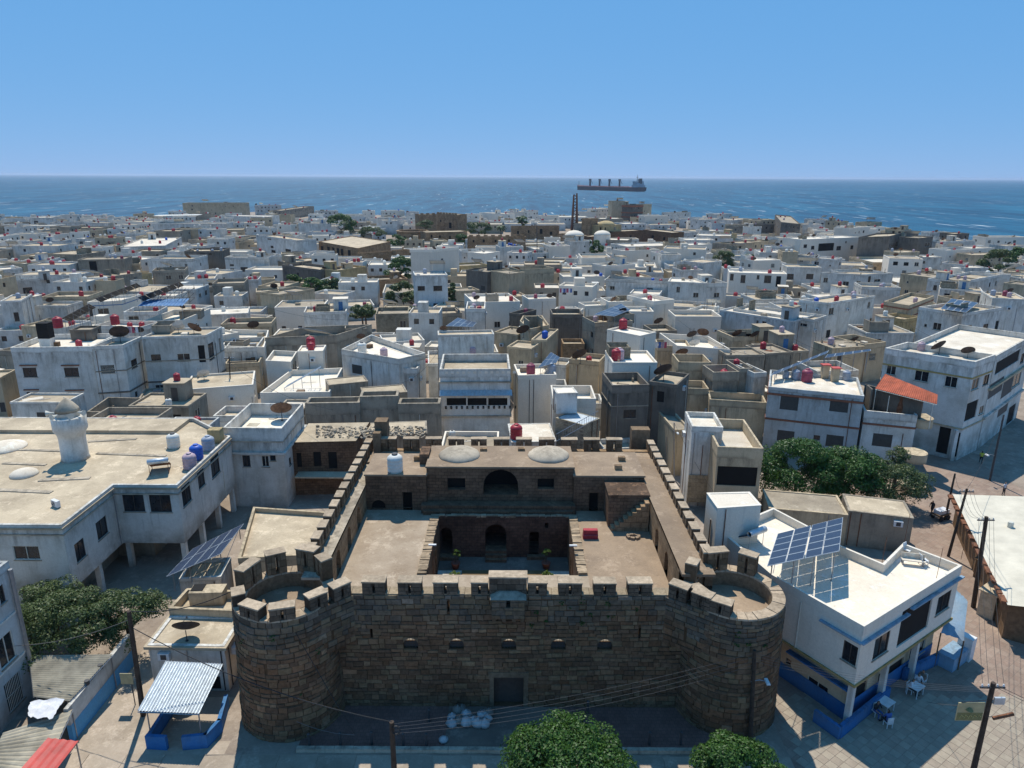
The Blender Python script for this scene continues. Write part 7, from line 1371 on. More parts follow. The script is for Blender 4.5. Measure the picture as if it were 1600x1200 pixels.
def palm(label, p, h, seed):
    r = empty('palm_tree', (p.x, p.y, 0)); mb = MB(); mb.tube([(p.x, p.y, 0), (p.x + .3, p.y, h * .6), (p.x + .2, p.y, h)], [.4, .3, .25], 8); wb(mb, 'trunk', 'bark', r); rr = random.Random(seed)
    for k in range(18):
        a = k * 2.4; mb = MB(); L_ = rr.uniform(2.6, 3.4); e = rr.uniform(.1, 1.0); pts = [Vector((p.x + .2, p.y, h)) + Vector((math.cos(a) * L_ * t_, math.sin(a) * L_ * t_, e * L_ * t_ * .8 - L_ * .9 * t_ * t_)) for t_ in (0, .25, .5, .75, 1)]
        side = Vector((-math.sin(a), math.cos(a), 0)); vs_ = []
        for j, q in enumerate(pts): w = (.1, .5, .6, .45, .05)[j]; vs_ += [q - side * w + Vector((0, 0, -.15)), q, q + side * w + Vector((0, 0, -.15))]
        fs = []
        for j in range(4): fs += [(j * 3, j * 3 + 1, j * 3 + 4, j * 3 + 3), (j * 3 + 1, j * 3 + 2, j * 3 + 5, j * 3 + 4)]
        mb.add(vs_, fs); wb(mb, 'frond', 'palm', r)
    tag(r, label, 'palm')
palm('palm tree beside the far fort wall', GC('H', 60, 300, 11), 11, 1); palm('palm tree right of the stone tower house', GC('Q', 1455, 205, 11), 11, 2); palm('palm behind the fort at the edge of the sea houses', GC('Q', 1582, 150, 11), 11, 3)
# small plants in the castle yard
for i, (x, y) in enumerate(((712, 888), (853, 888))):
    p = G(x, y, CZ); r = empty('potted_shrub', tuple(p)); mb = MB(); mb.lathe([(.24, 0), (.36, .5), (.4, .52), (.4, .58), (.33, .58)], 14); mb.build('pot', 'terracotta', r, True); V, tone = leaves((0, 0, 1.35), (.42, .42, .42), 420, .13, 90 + i, 9)
    me = bpy.data.meshes.new('foliage'); me.from_pydata([tuple(v) for v in V], [], [(k, k + 1, k + 2, k + 3) for k in range(0, len(V), 4)]); at_ = me.attributes.new('tone', 'FLOAT', 'FACE'); at_.data.foreach_set('value', tone.astype('f')); me.materials.append(MATS['leaf_bright']); place('foliage', me, r); mb = MB(); mb.tube([(0, 0, .5), (0, 0, 1.25)], .035, 5); mb.build('stem', 'bark', r)
    tag(r, ('clipped shrub in a terracotta pot, left side of the castle yard', 'clipped shrub in a dark pot, right side of the castle yard')[i], 'potted plant')
    p = G(x + (-1, 2)[i], y + 16, CZ); r = empty('low_shrub', tuple(p)); V, tone = leaves((0, 0, .3), (.5, .4, .3), 330, .14, 95 + i, 8); me = bpy.data.meshes.new('foliage'); me.from_pydata([tuple(v) for v in V], [], [(k, k + 1, k + 2, k + 3) for k in range(0, len(V), 4)]); at_ = me.attributes.new('tone', 'FLOAT', 'FACE'); at_.data.foreach_set('value', tone.astype('f')); me.materials.append(MATS['leaf_bright']); place('foliage', me, r); mb = MB(); mb.tube([(0, 0, 0), (0, 0, .3)], .03, 5); mb.build('stem', 'bark', r)
    tag(r, ('low green shrub in front of the left pot in the castle yard', 'low green shrub in front of the right pot in the castle yard')[i], 'shrub')
# ------------------------------------------------------------------ poles, cables, signs
def pole(label, top, base, r=.13, lamp=None, arms=0, Yb=None, cat='utility pole', m='pole_wood'):
    b = G(*base, 0) if Yb is None else None
    if b is None: t = ZAT(*top, Yb); b = Vector((t.x, Yb, 0))
    t = ZAT(*top, b.y); t.x = b.x + max(-.5, min(.5, t.x - b.x)); o = empty('utility_pole', tuple(b)); mb = MB(); mb.tube([b, b.lerp(t, .5), t], [r * 1.15, r, r * .85], 8); wb(mb, 'shaft', m, o)
    for k in range(arms):
        mb = MB(); z_ = t.z - .35 - k * .5; mb.box(t.x - .7, t.x + .7, t.y - .05, t.y + .05, z_, z_ + .09); wb(mb, 'cross_arm', 'steel_d', o)
        for s in (-.6, -.25, .25, .6): mb = MB(); mb.lathe([(.03, 0), (.055, .04), (.04, .1), (.055, .14), (.02, .18)], 8, (t.x + s, t.y, z_ + .09)); wb(mb, 'insulator', 'plastic_w', o)
    if lamp:
        a = t + Vector((0, 0, -lamp[2])); e = a + Vector((lamp[0], lamp[1], .25)); mb = MB(); mb.tube([a, a.lerp(e, .5) + Vector((0, 0, .12)), e], .03, 5); wb(mb, 'lamp_arm', 'steel', o); mb = MB(); mb.hexa([(e.x - .12, e.y - .3, e.z - .05), (e.x + .12, e.y - .3, e.z - .05), (e.x + .12, e.y + .3, e.z - .05), (e.x - .12, e.y + .3, e.z - .05), (e.x - .09, e.y - .25, e.z + .06), (e.x + .09, e.y - .25, e.z + .06), (e.x + .09, e.y + .25, e.z + .06), (e.x - .09, e.y + .25, e.z + .06)]); wb(mb, 'lamp_head', 'plastic_w', o)
    tag(o, label, cat); return t
def cable(a, b, sag=.6, r=.018, label=None, m='cable', n=10):
    a, b = Vector(a), Vector(b); pts = [a.lerp(b, i / n) + Vector((0, 0, -sag * 4 * (i / n) * (1 - i / n))) for i in range(n + 1)]; mb = MB(); mb.tube(pts, r, 5); o = mb.build('cable', m)
    if label: tag(o, label, 'cable', 'overhead cables')
    else: auto(o, 'thin overhead cable', 'cable', 'overhead cables', (a + b) / 2)
tL = pole('leaning wooden pole in the lane beside the blue and white wall', cp_('M', 575, 500), cp_('M', 640, 965), .16, arms=0)
tC = pole('dark street pole with coiled cables at the bottom centre', (612, 1128), None, .16, arms=0, Yb=33.2)
tT = pole('dark pole standing against the right castle tower', (1179, 1016), (1172, 1158), .14, lamp=(.9, -.3, 2.3))
t1 = pole('tall street pole beside the market hall at right', cp_('L', 1196, 176), cp_('L', 1150, 545), .17, arms=1)
t2 = pole('near street pole with sign and lamp at the bottom right', cp_('L', 1233, 853), None, .15, arms=1, Yb=33.5)
t3 = pole('slim pole at the upper end of the street by the carts', cp_('L', 1130, 62), cp_('L', 1048, 338), .12, arms=1)
t4 = pole('thin pole left of the market hall end', cp_('L', 1076, 0), cp_('L', 1034, 188), .11)
t5 = pole('street lamp pole beside the street-corner house', cp_('K', 1480, 488), cp_('K', 1396, 880), .11, lamp=(-1.2, -.3, 5.2), cat='street lamp', m='steel_d')
t6 = pole('rusty lamp pole behind the left rear castle corner', cp_('N', 458, 10), cp_('N', 470, 330), .09, lamp=(-.4, -.4, 1.6), m='steel_d')
t7 = pole('dark pole in the alley left of the white house terrace', cp_('B', 112, 325), cp_('B', 95, 705), .1, arms=1)
t8 = pole('slanted pole at the right rear castle corner', cp_('O', 1018, 0), cp_('O', 1215, 395), .08, lamp=(.4, -.5, 1.4), m='steel')
t9 = pole('thin mast on the far roofs left of the ruined fort', cp_('H', 148, 345), cp_('H', 150, 600), .16, m='steel_d')
mb = MB()
for k in range(3): mb.tube([tC + Vector((.25 + .22 * math.cos(a / 10 * 6.283), -.1 - k * .03, -.45 + .3 * math.sin(a / 10 * 6.283))) for a in range(11)], .025, 5, False)
tag(mb.build('cable_coil', 'cable'), 'coil of black cable hanging on the bottom centre pole', 'cable coil')
cable(tL, G(395, 905, 9.3), .8, .03, 'thick black cable from the lane pole towards the castle tower'); cable(tL + Vector((0, 0, -.6)), G(0, 1010, 4.5), .5, .02, 'pale cable from the lane pole to the lower left apartment block', 'cable_l'); cable(tL + Vector((0, 0, -1.2)), tC, .9, .03, 'heavy sagging cable from the lane pole to the bottom centre pole')
cable(GC('S', 370, 350, 8.9), GC('S', 745, 1000, 1.6), .1, .022, 'dark cable running down across the left castle tower'); cable(GC('S', 430, 930, 2.0), GC('S', 750, 1002, 1.5), .25, .016, 'pale hose hanging at the foot of the left castle tower', 'cable_l')
for k in range(4): cable(tC + Vector((0, 0, -.15 - .22 * k)), tT + Vector((0, 0, -.2 - .3 * k)), .5 + .1 * k, .007, ('topmost', 'second', 'third', 'lowest')[k] + ' of four wires crossing the castle front', 'cable_l', 14)
for k in range(4): cable(tT + Vector((0, 0, -.2 - .2 * k)), t2 + Vector((0, 0, -.3 - .1 * k)), .5, .007, None, 'cable_l', 12)
for s in (-.6, -.25, .25, .6):
    cable(t2 + Vector((s, 0, -.1)), t1 + Vector((s, 0, -.1)), .7, .012, None, 'cable'); cable(t1 + Vector((s, 0, -.1)), t3 + Vector((s, 0, -.1)), .9, .013, None, 'cable')
cable(t3, t5, 1.0, .014); cable(t2 + Vector((0, 0, -.2)), t2 + Vector((9, -9, .4)), .5, .014); cable(t2 + Vector((.3, 0, -.2)), t2 + Vector((9, -7.5, .2)), .5, .014); cable(t4, t3, .8, .014); cable(t7, t7 + Vector((-6, 14, 1)), .9, .014); cable(t8, G(1150, 815, 4), .7, .014)
cable(GC('L', 960, 930, 1.0), t2 + Vector((0, 0, -1.4)), .2, .015, 'pale wire from the terrace wall to the sign pole', 'cable_l')
# hanging signs
sp = t2 + Vector((-1.0, -.05, -1.9)); sg = empty('hanging_sign', tuple(sp)); mb = MB(); mb.box(sp.x - .75, sp.x + .75, sp.y - .03, sp.y + .03, sp.z - .6, sp.z + .6); wb(mb, 'board', 'sign_y', sg); mb = MB(); mb.box(sp.x - .72, sp.x + .72, sp.y - .036, sp.y - .031, sp.z - .57, sp.z - .05); wb(mb, 'dark_field', 'sign_g', sg)
for i in range(5): mb = MB(); x = sp.x - .55 + i * .25; mb.tube([(x, sp.y - .045, sp.z - .42), (x + .08, sp.y - .045, sp.z - .2), (x + .2, sp.y - .045, sp.z - .32)], .018, 4); wb(mb, 'letter_stroke', 'lettering', sg)
mb = MB(); mb.lathe([(.22, 0), (.1, .12), (.02, .16)], 8, (sp.x - .1, sp.y - .05, sp.z + .15)); wb(mb, 'emblem', 'sign_g', sg); mb = MB(); mb.tube([(sp.x - .6, sp.y, sp.z + .62), (t2.x, t2.y, sp.z + .75)], .03, 4); wb(mb, 'bracket', 'steel_d', sg); tag(sg, 'cream and olive hanging sign with yellow lettering on the near pole', 'sign')
p = t2 + Vector((.55, 0, -1.2)); lp = empty('floodlight', tuple(p)); mb = MB(); mb.box(p.x - .3, p.x + .3, p.y - .06, p.y + .06, p.z - .22, p.z + .22); wb(mb, 'panel', 'galv', lp); mb = MB(); mb.tube([(t2.x, t2.y, p.z - .2), (p.x, p.y, p.z - .1)], .025, 4); wb(mb, 'bracket', 'steel_d', lp); tag(lp, 'small pale floodlight panel on the near right pole', 'floodlight')
p = t2 + Vector((.9, -.1, -2.2)); fx = empty('lamp_fixture', tuple(p)); mb = MB(); mb.tube([p + Vector((-.55, 0, -.12)), p + Vector((.55, 0, .2))], .11, 6); wb(mb, 'housing', 'rust', fx); mb = MB(); mb.tube([(t2.x, t2.y, p.z - .1), p], .03, 4); wb(mb, 'arm', 'steel_d', fx); tag(fx, 'rusty tube lamp fixture sticking out of the near right pole', 'lamp')
p = GC('M', 565, 800, 2.2); sg = empty('lane_sign', (p.x, p.y, 0)); mb = MB(); mb.box(p.x - .42, p.x + .42, p.y - .02, p.y + .02, 1.75, 2.6); wb(mb, 'board', 'sign_y', sg); mb = MB(); mb.tube([(p.x + .25, p.y + .05, 0), (p.x + .25, p.y + .05, 2.6)], .035, 5); wb(mb, 'post', 'steel_d', sg); tag(sg, 'small yellowish sign board in the lane at left', 'sign')
# ------------------------------------------------------------------ castle yard and forecourt things
p = GC('O', 632, 800, TZ); rbx = empty('plastic_barrier', tuple(p)); mb = MB(); mb.hexa([(-.62, -.3, 0), (.62, -.3, 0), (.62, .3, 0), (-.62, .3, 0), (-.58, -.2, .75), (.58, -.2, .75), (.58, .2, .75), (-.58, .2, .75)]); mb.build('body', 'tank_r', rbx); mb = MB(); mb.box(-.6, .6, -.34, -.27, .3, .4); mb.build('groove', 'tank_m', rbx); tag(rbx, 'bright red plastic barrier block on the castle terrace', 'barrier')
p = GC('O', 930, 800, TZ); cr = empty('ring_of_stones', tuple(p))
for i in range(7): a = i * .9; mb = MB(); mb.obox((.45 * math.cos(a), .32 * math.sin(a)), (math.cos(a + 1.5), math.sin(a + 1.5)), None, .16, .12, 0, .2); mb.build('stone', 'terrace', cr)
tag(cr, 'small ring of stones on the right castle terrace', 'stones')
for i in range(15):
    p = GC('S', RND.uniform(1255, 1480), RND.uniform(860, 960), .12); s = RND.uniform(.28, .46); mb = MB(); prof = [(.02, 0), (s * .9, .03), (s, s * .5), (s * .7, s * 1.0), (s * .2, s * 1.25), (s * .26, s * 1.4)]; mb.lathe(prof, 10); mb.v = [(x * RND.uniform(.85, 1.15), y * RND.uniform(.85, 1.15), z_ * RND.uniform(.92, 1.08)) for x, y, z_ in mb.v]
    o = mb.build('rubbish_bag', 'bag' if i % 4 else 'bag_d', None, True); o.location = tuple(p); auto(o, ('pale' if i % 4 else 'brown') + ' rubbish sack in the heap', 'sack', 'heap of sacks beside the gate', p)
p = GC('S', 1228, 1035, .1); mb = MB(); mb.lathe([(.02, 0), (.3, .02), (.32, .15), (.15, .3), (.03, .34)], 10); o = mb.build('rubbish_bag', 'bag', None, True); o.location = tuple(p); tag(o, 'single pale sack lying apart on the forecourt', 'sack')
for i, (c, x, y) in enumerate((('S', 500, 1070), ('S', 668, 1065), ('S', 838, 1060), ('S', 1010, 1068), ('S', 1135, 1070), ('T', 815, 1062), ('T', 985, 1060), ('T', 480, 890), ('S', 1150, 935))):
    p = GC(c, x, y, 0); bo = empty('bollard', (p.x, max(p.y, 36.9), .08)); mb = MB(); mb.lathe([(.09, 0), (.075, .9)], 8); mb.build('post', 'steel_d', bo); mb = MB(); mb.lathe([(.1, .9), (.11, .95), (.05, 1.02)], 8); mb.build('cap', 'steel_d', bo); auto(bo, 'dark iron forecourt bollard', 'bollard', 'bollards of the castle forecourt', p)
for i, (x, y) in enumerate(((683, 862), (893, 858))):
    p = G(x, y + 45, TZ); p = Vector((CX0 + .12 if i == 0 else CX1 - .12, 49.5, 6.2)); la = empty('wall_lamp', tuple(p)); mb = MB(); mb.tube([(0, 0, -1.5), (0, 0, 1.2)], .03, 5); mb.build('mast', 'rust', la); mb = MB(); mb.box(-.3, .3, -.08, .08, 1.2, 1.3); mb.build('head', 'plastic_w', la); tag(la, ('left white lamp on the castle courtyard wall', 'right white lamp on the castle courtyard wall')[i], 'lamp')
# ------------------------------------------------------------------ people
def person(label, loc, rz, pose, shirt, trousers, hair='hair', h=1.72):
    J = {}
    if pose == 'sit': hip = .48
    else: hip = .92
    up = hip + .50
    J['pel'] = (0, 0, hip); J['bel'] = (0, .0, hip + .2); J['che'] = (0, -.02 if pose != 'sit' else -.06, up - .08); J['nec'] = (0, -.03 if pose != 'sit' else -.08, up + .06); J['hd1'] = (0, -.06 if pose != 'sit' else -.13, up + .17); J['hd2'] = (0, -.06 if pose != 'sit' else -.13, up + .28)
    for s, n in ((-1, 'l'), (1, 'r')):
        J['sh' + n] = (s * .19, J['che'][1], up - .03); lift = .0 if pose != 'sit' else .22
        if pose == 'lean': lift = .3
        J['el' + n] = (s * .27, -.04 - lift * .5, up - .30 + lift * .2); J['wr' + n] = (s * (.25 - lift * .2), -.12 - lift * 1.4, up - .52 + lift * .6); J['ha' + n] = (s * (.24 - lift * .25), -.16 - lift * 1.7, up - .60 + lift * .7)
        J['hi' + n] = (s * .1, 0, hip - .04)
        if pose == 'sit': J['kn' + n] = (s * .14, -.44, hip + .0); J['an' + n] = (s * .14, -.42, .08); J['to' + n] = (s * .15, -.6, .04)
        else: st = .22 * s if pose == 'walk' else .03 * s; J['kn' + n] = (s * .11, -.04 - st * .6, .48); J['an' + n] = (s * .12, .02 - st * 1.2, .08); J['to' + n] = (s * .13, -.16 - st * 1.2, .035)
    rad = dict(pel=(.15, .12), bel=(.14, .11), che=(.165, .12), nec=(.06, .06), hd1=(.085, .1), hd2=(.075, .09))
    for n in 'lr': rad.update({'sh' + n: (.07, .07), 'el' + n: (.045, .045), 'wr' + n: (.032, .03), 'ha' + n: (.035, .025), 'hi' + n: (.1, .1), 'kn' + n: (.065, .065), 'an' + n: (.042, .042), 'to' + n: (.045, .03)})
    names = list(J); ed = [('pel', 'bel'), ('bel', 'che'), ('che', 'nec'), ('nec', 'hd1'), ('hd1', 'hd2')]
    for n in 'lr': ed += [('che', 'sh' + n), ('sh' + n, 'el' + n), ('el' + n, 'wr' + n), ('wr' + n, 'ha' + n), ('pel', 'hi' + n), ('hi' + n, 'kn' + n), ('kn' + n, 'an' + n), ('an' + n, 'to' + n)]
    me = bpy.data.meshes.new('tmp'); me.from_pydata([J[n] for n in names], [(names.index(a), names.index(b)) for a, b in ed], []); ob = bpy.data.objects.new('tmp', me); COL.objects.link(ob); md = ob.modifiers.new('s', 'SKIN'); ob.modifiers.new('u', 'SUBSURF').levels = 1
    for i, n in enumerate(names): me.skin_vertices[0].data[i].radius = rad[n]
    me.skin_vertices[0].data[0].use_root = True
    dg = bpy.context.evaluated_depsgraph_get(); m2 = bpy.data.meshes.new_from_object(ob.evaluated_get(dg)); bpy.data.objects.remove(ob); bpy.data.meshes.remove(me); m2.name = 'body'; m2.materials.clear()
    for k in (shirt, trousers, 'skin', hair, 'cloth_k'): m2.materials.append(MATS[k])
    for f in m2.polygons:
        c = f.center; f.use_smooth = True
        if c.z > up + .05: f.material_index = 3 if (c.z > up + .25 or c.y > J['hd1'][1] + .045) else 2
        elif abs(c.x) > .2 and c.z < up - .22 and pose != 'sit': f.material_index = 2
        elif pose == 'sit' and c.y < -.26 and c.z > hip + .12: f.material_index = 2
        elif c.z < .1: f.material_index = 4
        elif c.z < hip + .06: f.material_index = 1
        else: f.material_index = 0
    r = empty('person', loc, rz); r.scale = (h / 1.72,) * 3; place('body', m2, r)
    mb = MB(); mb.lathe([(.012, 0), (.018, .012), (.006, .03)], 6, (0, J['hd1'][1] - .1, up + .19)); mb.build('nose', 'skin', r)
    tag(r, label, 'person', 'people in the street'); return r
person('person in a yellow vest walking beside the street lamp', tuple(GC('K', 1340, 778, 0)), 2.6, 'walk', 'cloth_y', 'cloth_k')
person('person in light shirt and shorts standing behind the market hall', tuple(GC('K', 1474, 968, 0)), .4, 'stand', 'cloth_w', 'cloth_k')
person('person in dark clothes pushing a cart in the shade', tuple(GC('L', 978, 168, 0)), -1.2, 'walk', 'cloth_k', 'cloth_k')
for i, (x, y, rz2, sh_, tr_, lb) in enumerate(((668, 540, .3, 'cloth_k', 'cloth_b', 'person in dark shirt seated left of the white table'), (745, 610, 3.3, 'cloth_b', 'cloth_k', 'person in navy seated in front of the white table'), (885, 400, .7, 'cloth_w', 'cloth_k', 'person in white shirt seated at the second table'), (930, 365, -.4, 'cloth_w', 'cloth_k', 'person in pale shirt sitting at the terrace wall'), (960, 345, -.9, 'bag_d', 'cloth_k', 'person in brown shirt seated nearest the terrace steps'))):
    p = GC('R', x, y + 10, 0); person(lb, tuple(p), rz2, 'sit', sh_, tr_)
    ch = empty('cafe_chair', tuple(p), rz2); mb = MB(); mb.box(-.22, .22, -.2, .24, .36, .40); mb.build('seat', 'plastic_w', ch); mb = MB(); mb.box(-.22, .22, .2, .24, .4, .85); mb.build('backrest', 'plastic_w', ch)
    for sx in (-.19, .19):
        for sy in (-.17, .21): mb = MB(); mb.box(sx - .02, sx + .02, sy - .02, sy + .02, 0, .36); mb.build('leg', 'plastic_w', ch)
    tag(ch, 'plastic chair under the ' + lb.replace('person', 'sitter'), 'chair')
for i, (x, y) in enumerate(((730, 520), (915, 420))):
    p = GC('R', x, y, 0); tb_ = empty('cafe_table', tuple(p), .6); mb = MB(); mb.box(-.5, .5, -.4, .4, .7, .74); mb.build('table_top', 'plastic_w', tb_)
    for sx in (-.44, .44):
        for sy in (-.34, .34): mb = MB(); mb.box(sx - .025, sx + .025, sy - .025, sy + .025, 0, .7); mb.build('leg', 'plastic_w', tb_)
    tag(tb_, ('white table in the shade by the blue terrace wall', 'second table with sitters nearer the terrace steps')[i], 'table')
p = GC('L', 1015, 185, 0); ct = empty('handcart', tuple(p), .4); mb = MB(); mb.box(-.9, .9, -.5, .5, .6, .75); mb.build('tray', 'wood', ct); mb = MB(); mb.box(-.7, .7, -.4, .4, .75, 1.15); mb.build('load', 'cloth_w', ct); mb = MB(); mb.tube([(-.9, .4, .65), (-1.6, .4, .9)], .03, 5); mb.tube([(-.9, -.4, .65), (-1.6, -.4, .9)], .03, 5); mb.tube([(-1.6, -.4, .9), (-1.6, .4, .9)], .03, 5); mb.build('handle', 'steel_d', ct)
for sx in (-.5, .5):
    for sy in (-.5, .5):
        mb = MB(); mb.tube([(sx, sy - .05, .3), (sx, sy + .05, .3)], .3, 14); mb.build('wheel', 'cloth_k', ct)
tag(ct, 'loaded handcart in the shaded end of the street', 'cart')
# plants rooted in the castle masonry
for i, (c, x, y) in enumerate((('T', 340, 285), ('T', 455, 280), ('T', 585, 290), ('T', 495, 350), ('T', 745, 320), ('T', 380, 318), ('T', 200, 335), ('T', 175, 408), ('T', 250, 378), ('T', 450, 400), ('T', 605, 365), ('T', 1305, 458), ('T', 1290, 515), ('T', 1355, 505), ('T', 1440, 525), ('S', 290, 480), ('S', 130, 490), ('S', 455, 790), ('S', 545, 550), ('T', 925, 325))):
    px_, py_ = cp_(c, x, y); cx0, cy0, rr0 = (-14.8, 40.75, 3.35) if (c == 'S' and x < 600) else (14.7, 41.2, 3.3)
    if c == 'S' or x > 1200:
        d_ = ray(px_, py_); o2 = Vector((0, 0)); a_ = d_.x ** 2 + d_.y ** 2; b_ = -2 * (d_.x * cx0 + d_.y * cy0); c_ = cx0 ** 2 + cy0 ** 2 - rr0 ** 2; di = b_ * b_ - 4 * a_ * c_
        if di < 0: continue
        t_ = (-b_ - math.sqrt(di)) / (2 * a_); p = CAMV + d_ * t_
    else: p = ZAT(px_, py_, 40.52)
    s_ = RND.uniform(.14, .32); V, tone = leaves((0, 0, 0), (s_, s_, s_ * .8), 90, .09, 200 + i, 6); me = bpy.data.meshes.new('wall_plant'); me.from_pydata([tuple(v) for v in V], [], [(k, k + 1, k + 2, k + 3) for k in range(0, len(V), 4)]); at_ = me.attributes.new('tone', 'FLOAT', 'FACE'); at_.data.foreach_set('value', (tone * .6).astype('f')); me.materials.append(MATS['leaf']); o = place('wall_plant', me, None, tuple(p)); auto(o, 'dark leafy tuft on the castle wall', 'wall plant', 'plants growing on the castle wall', p)
# cables slung over the middle roofs
for (a, b) in (((350, 560), (520, 640)), ((560, 520), (700, 560)), ((800, 480), (960, 520)), ((930, 470), (1010, 520)), ((1060, 500), (1200, 560)), ((1200, 500), (1330, 560)), ((620, 600), (690, 540)), ((150, 500), (330, 520)), ((1380, 470), (1500, 545)), ((390, 470), (560, 500))):
    cable(G(*a, 9.5), G(*b, 10.5), 1.2, .02)
# sticks, laundry, odds and ends
for i, (c, x, y, z_, n_, lb) in enumerate((('D', 480, 340, 8.2, 4, 'washing line of pinkish clothes on the cream terrace'), ('H', 320, 770, 8.6, 5, 'washing line of mixed clothes on the white house in the centre'), ('A', 820, 350, 10.8, 3, 'heap of red laundry beside the big black dish'))):
    p = GC(c, x, y, z_); wl_ = empty('washing_line', tuple(p)); mb = MB(); mb.tube([(-1.6, 0, 1.7), (1.6, 0, 1.7)], .01, 4); mb.build('line', 'cable', wl_)
    for s in (-1.6, 1.6): mb = MB(); mb.tube([(s, 0, 0), (s, 0, 1.75)], .025, 5); mb.build('post', 'steel', wl_)
    for k in range(n_ + 2): x0 = -1.4 + k * 2.8 / (n_ + 2); mb = MB(); mb.hexa([(x0, -.02, .7 + RND.uniform(0, .3)), (x0 + .4, -.02, .75), (x0 + .4, .02, .75), (x0, .02, .7), (x0, -.015, 1.69), (x0 + .4, -.015, 1.69), (x0 + .4, .015, 1.69), (x0, .015, 1.69)]); mb.build('garment', ('cloth_p', 'cloth_r', 'cloth_w', 'cloth_b')[(k + i) % 4], wl_)
    tag(wl_, lb, 'washing line')
# ------------------------------------------------------------------ the other houses of the town, in the gaps between those above
FR = random.Random(23)
BB = [(min(p[0] for p in q), max(p[0] for p in q), min(p[1] for p in q), max(p[1] for p in q), q) for q, _ in FOOT]
def inpoly(x, y, q):
    c = False; n = len(q)
    for i in range(n):
        (x0, y0), (x1, y1) = q[i][:2], q[i - 1][:2]
        if (y0 > y) != (y1 > y) and x < (x1 - x0) * (y - y0) / (y1 - y0) + x0: c = not c
    return c
def clear(q):
    x0, x1, y0, y1 = min(p[0] for p in q), max(p[0] for p in q), min(p[1] for p in q), max(p[1] for p in q)
    pts = [(p[0], p[1]) for p in q] + [((q[i][0] + q[i - 1][0]) / 2, (q[i][1] + q[i - 1][1]) / 2) for i in range(len(q))] + [(sum(p[0] for p in q) / len(q), sum(p[1] for p in q) / len(q))]
    for a, b, c, d, r in BB:
        if a > x1 or b < x0 or c > y1 or d < y0: continue
        if any(inpoly(x, y, r) for x, y in pts): return False
        rp = [(p[0], p[1]) for p in r] + [((r[i][0] + r[i - 1][0]) / 2, (r[i][1] + r[i - 1][1]) / 2) for i in range(len(r))] + [(sum(p[0] for p in r) / len(r), sum(p[1] for p in r) / len(r))]
        if any(inpoly(x, y, q) for x, y in rp): return False
    return True
BB.append((-19, 19, 36, 74, [(-19, 36), (19, 36), (19, 74), (-19, 74)])); BB.append((17, 70, 25, 96, [(17, 25), (70, 25), (70, 96), (44, 96), (36, 88), (21, 80), (17, 60)])); BB.append((-36, -14, 30, 78, [(-36, 30), (-14, 30), (-14, 78), (-30, 78), (-30, 58), (-36, 56)]))
BB.append((44, 95, 55, 118, [(44, 55), (95, 55), (95, 118), (64, 118), (50, 100)]))
fort = [tuple(p[:2]) for p in (GC('Q', 830, 330, 0), GC('H', 960, 480, 0), GC('H', 960, 330, 6), GC('Q', 830, 200, 6))]
cands = []
y = 66.0
while y < 560:
    step = 6.6 + y * .012; x = -0.80 * y - 25
    while x < 0.80 * y + 25:
        xx, yy = x + FR.uniform(-1.5, 1.5), y + FR.uniform(-1.5, 1.5); x += step + 1.0
        w, d = FR.uniform(3.6, 6.4) * (1 + y * .0012), FR.uniform(3.2, 5.6) * (1 + y * .0012); big_ = 1.4 if y > 120 else 1.0; w *= big_; d *= big_; a = FR.choice((0, 0, .12, -.15, .3, -.3)); ca, sa = math.cos(a), math.sin(a)
        for sc2 in (1.0, .75, .55, .4):
            q = [(xx + (u * w * ca - v * d * sa) * sc2, yy + (u * w * sa + v * d * ca) * sc2) for u, v in ((-1, -1), (1, -1), (1, 1), (-1, 1))]
            if not all(inpoly(p[0], p[1] + 6, isl) for p in q): continue
            if any(inpoly(p[0], p[1], fort) for p in q): break
            if clear(q):
                BB.append((min(p[0] for p in q), max(p[0] for p in q), min(p[1] for p in q), max(p[1] for p in q), q))
                z_ = FR.choice((3.2, 3.5, 3.9, 4.3, 5.2, 6.0, 6.6)) * (1 if yy < 130 else FR.choice((1.0, 1.12, 1.3))); P_ = PRJ((xx, yy, z_))
                if -60 < P_[0] < 1660: cands.append((P_[2] / sc2, q, z_))
                break
    y += step + .8
cands.sort(key=lambda c: c[0]); NIND = 95
for dpt, q, z_ in cands[:NIND]:
    wl_ = FR.choice('wwwwWWwcgb'); r = house(q, z_, wl_, FR.choice(('roof_t', 'roof_t', 'roof_w', 'roof_g')), ph=FR.choice((.3, .6, .9)), autow=.5, rng=FR)
    note = clutter(r, FR, [FR.choice('rrmwp')] if FR.random() < .45 else [], .5); cc = PRJ((q[0][0], q[0][1], z_))
    auto(r, f"low {WALLN[wl_]} house" + (f" with {note[0]}" if note else ''), 'house', 'houses of the old town', (sum(p[0] for p in q) / 4, sum(p[1] for p in q) / 4, z_))
mbw = {}
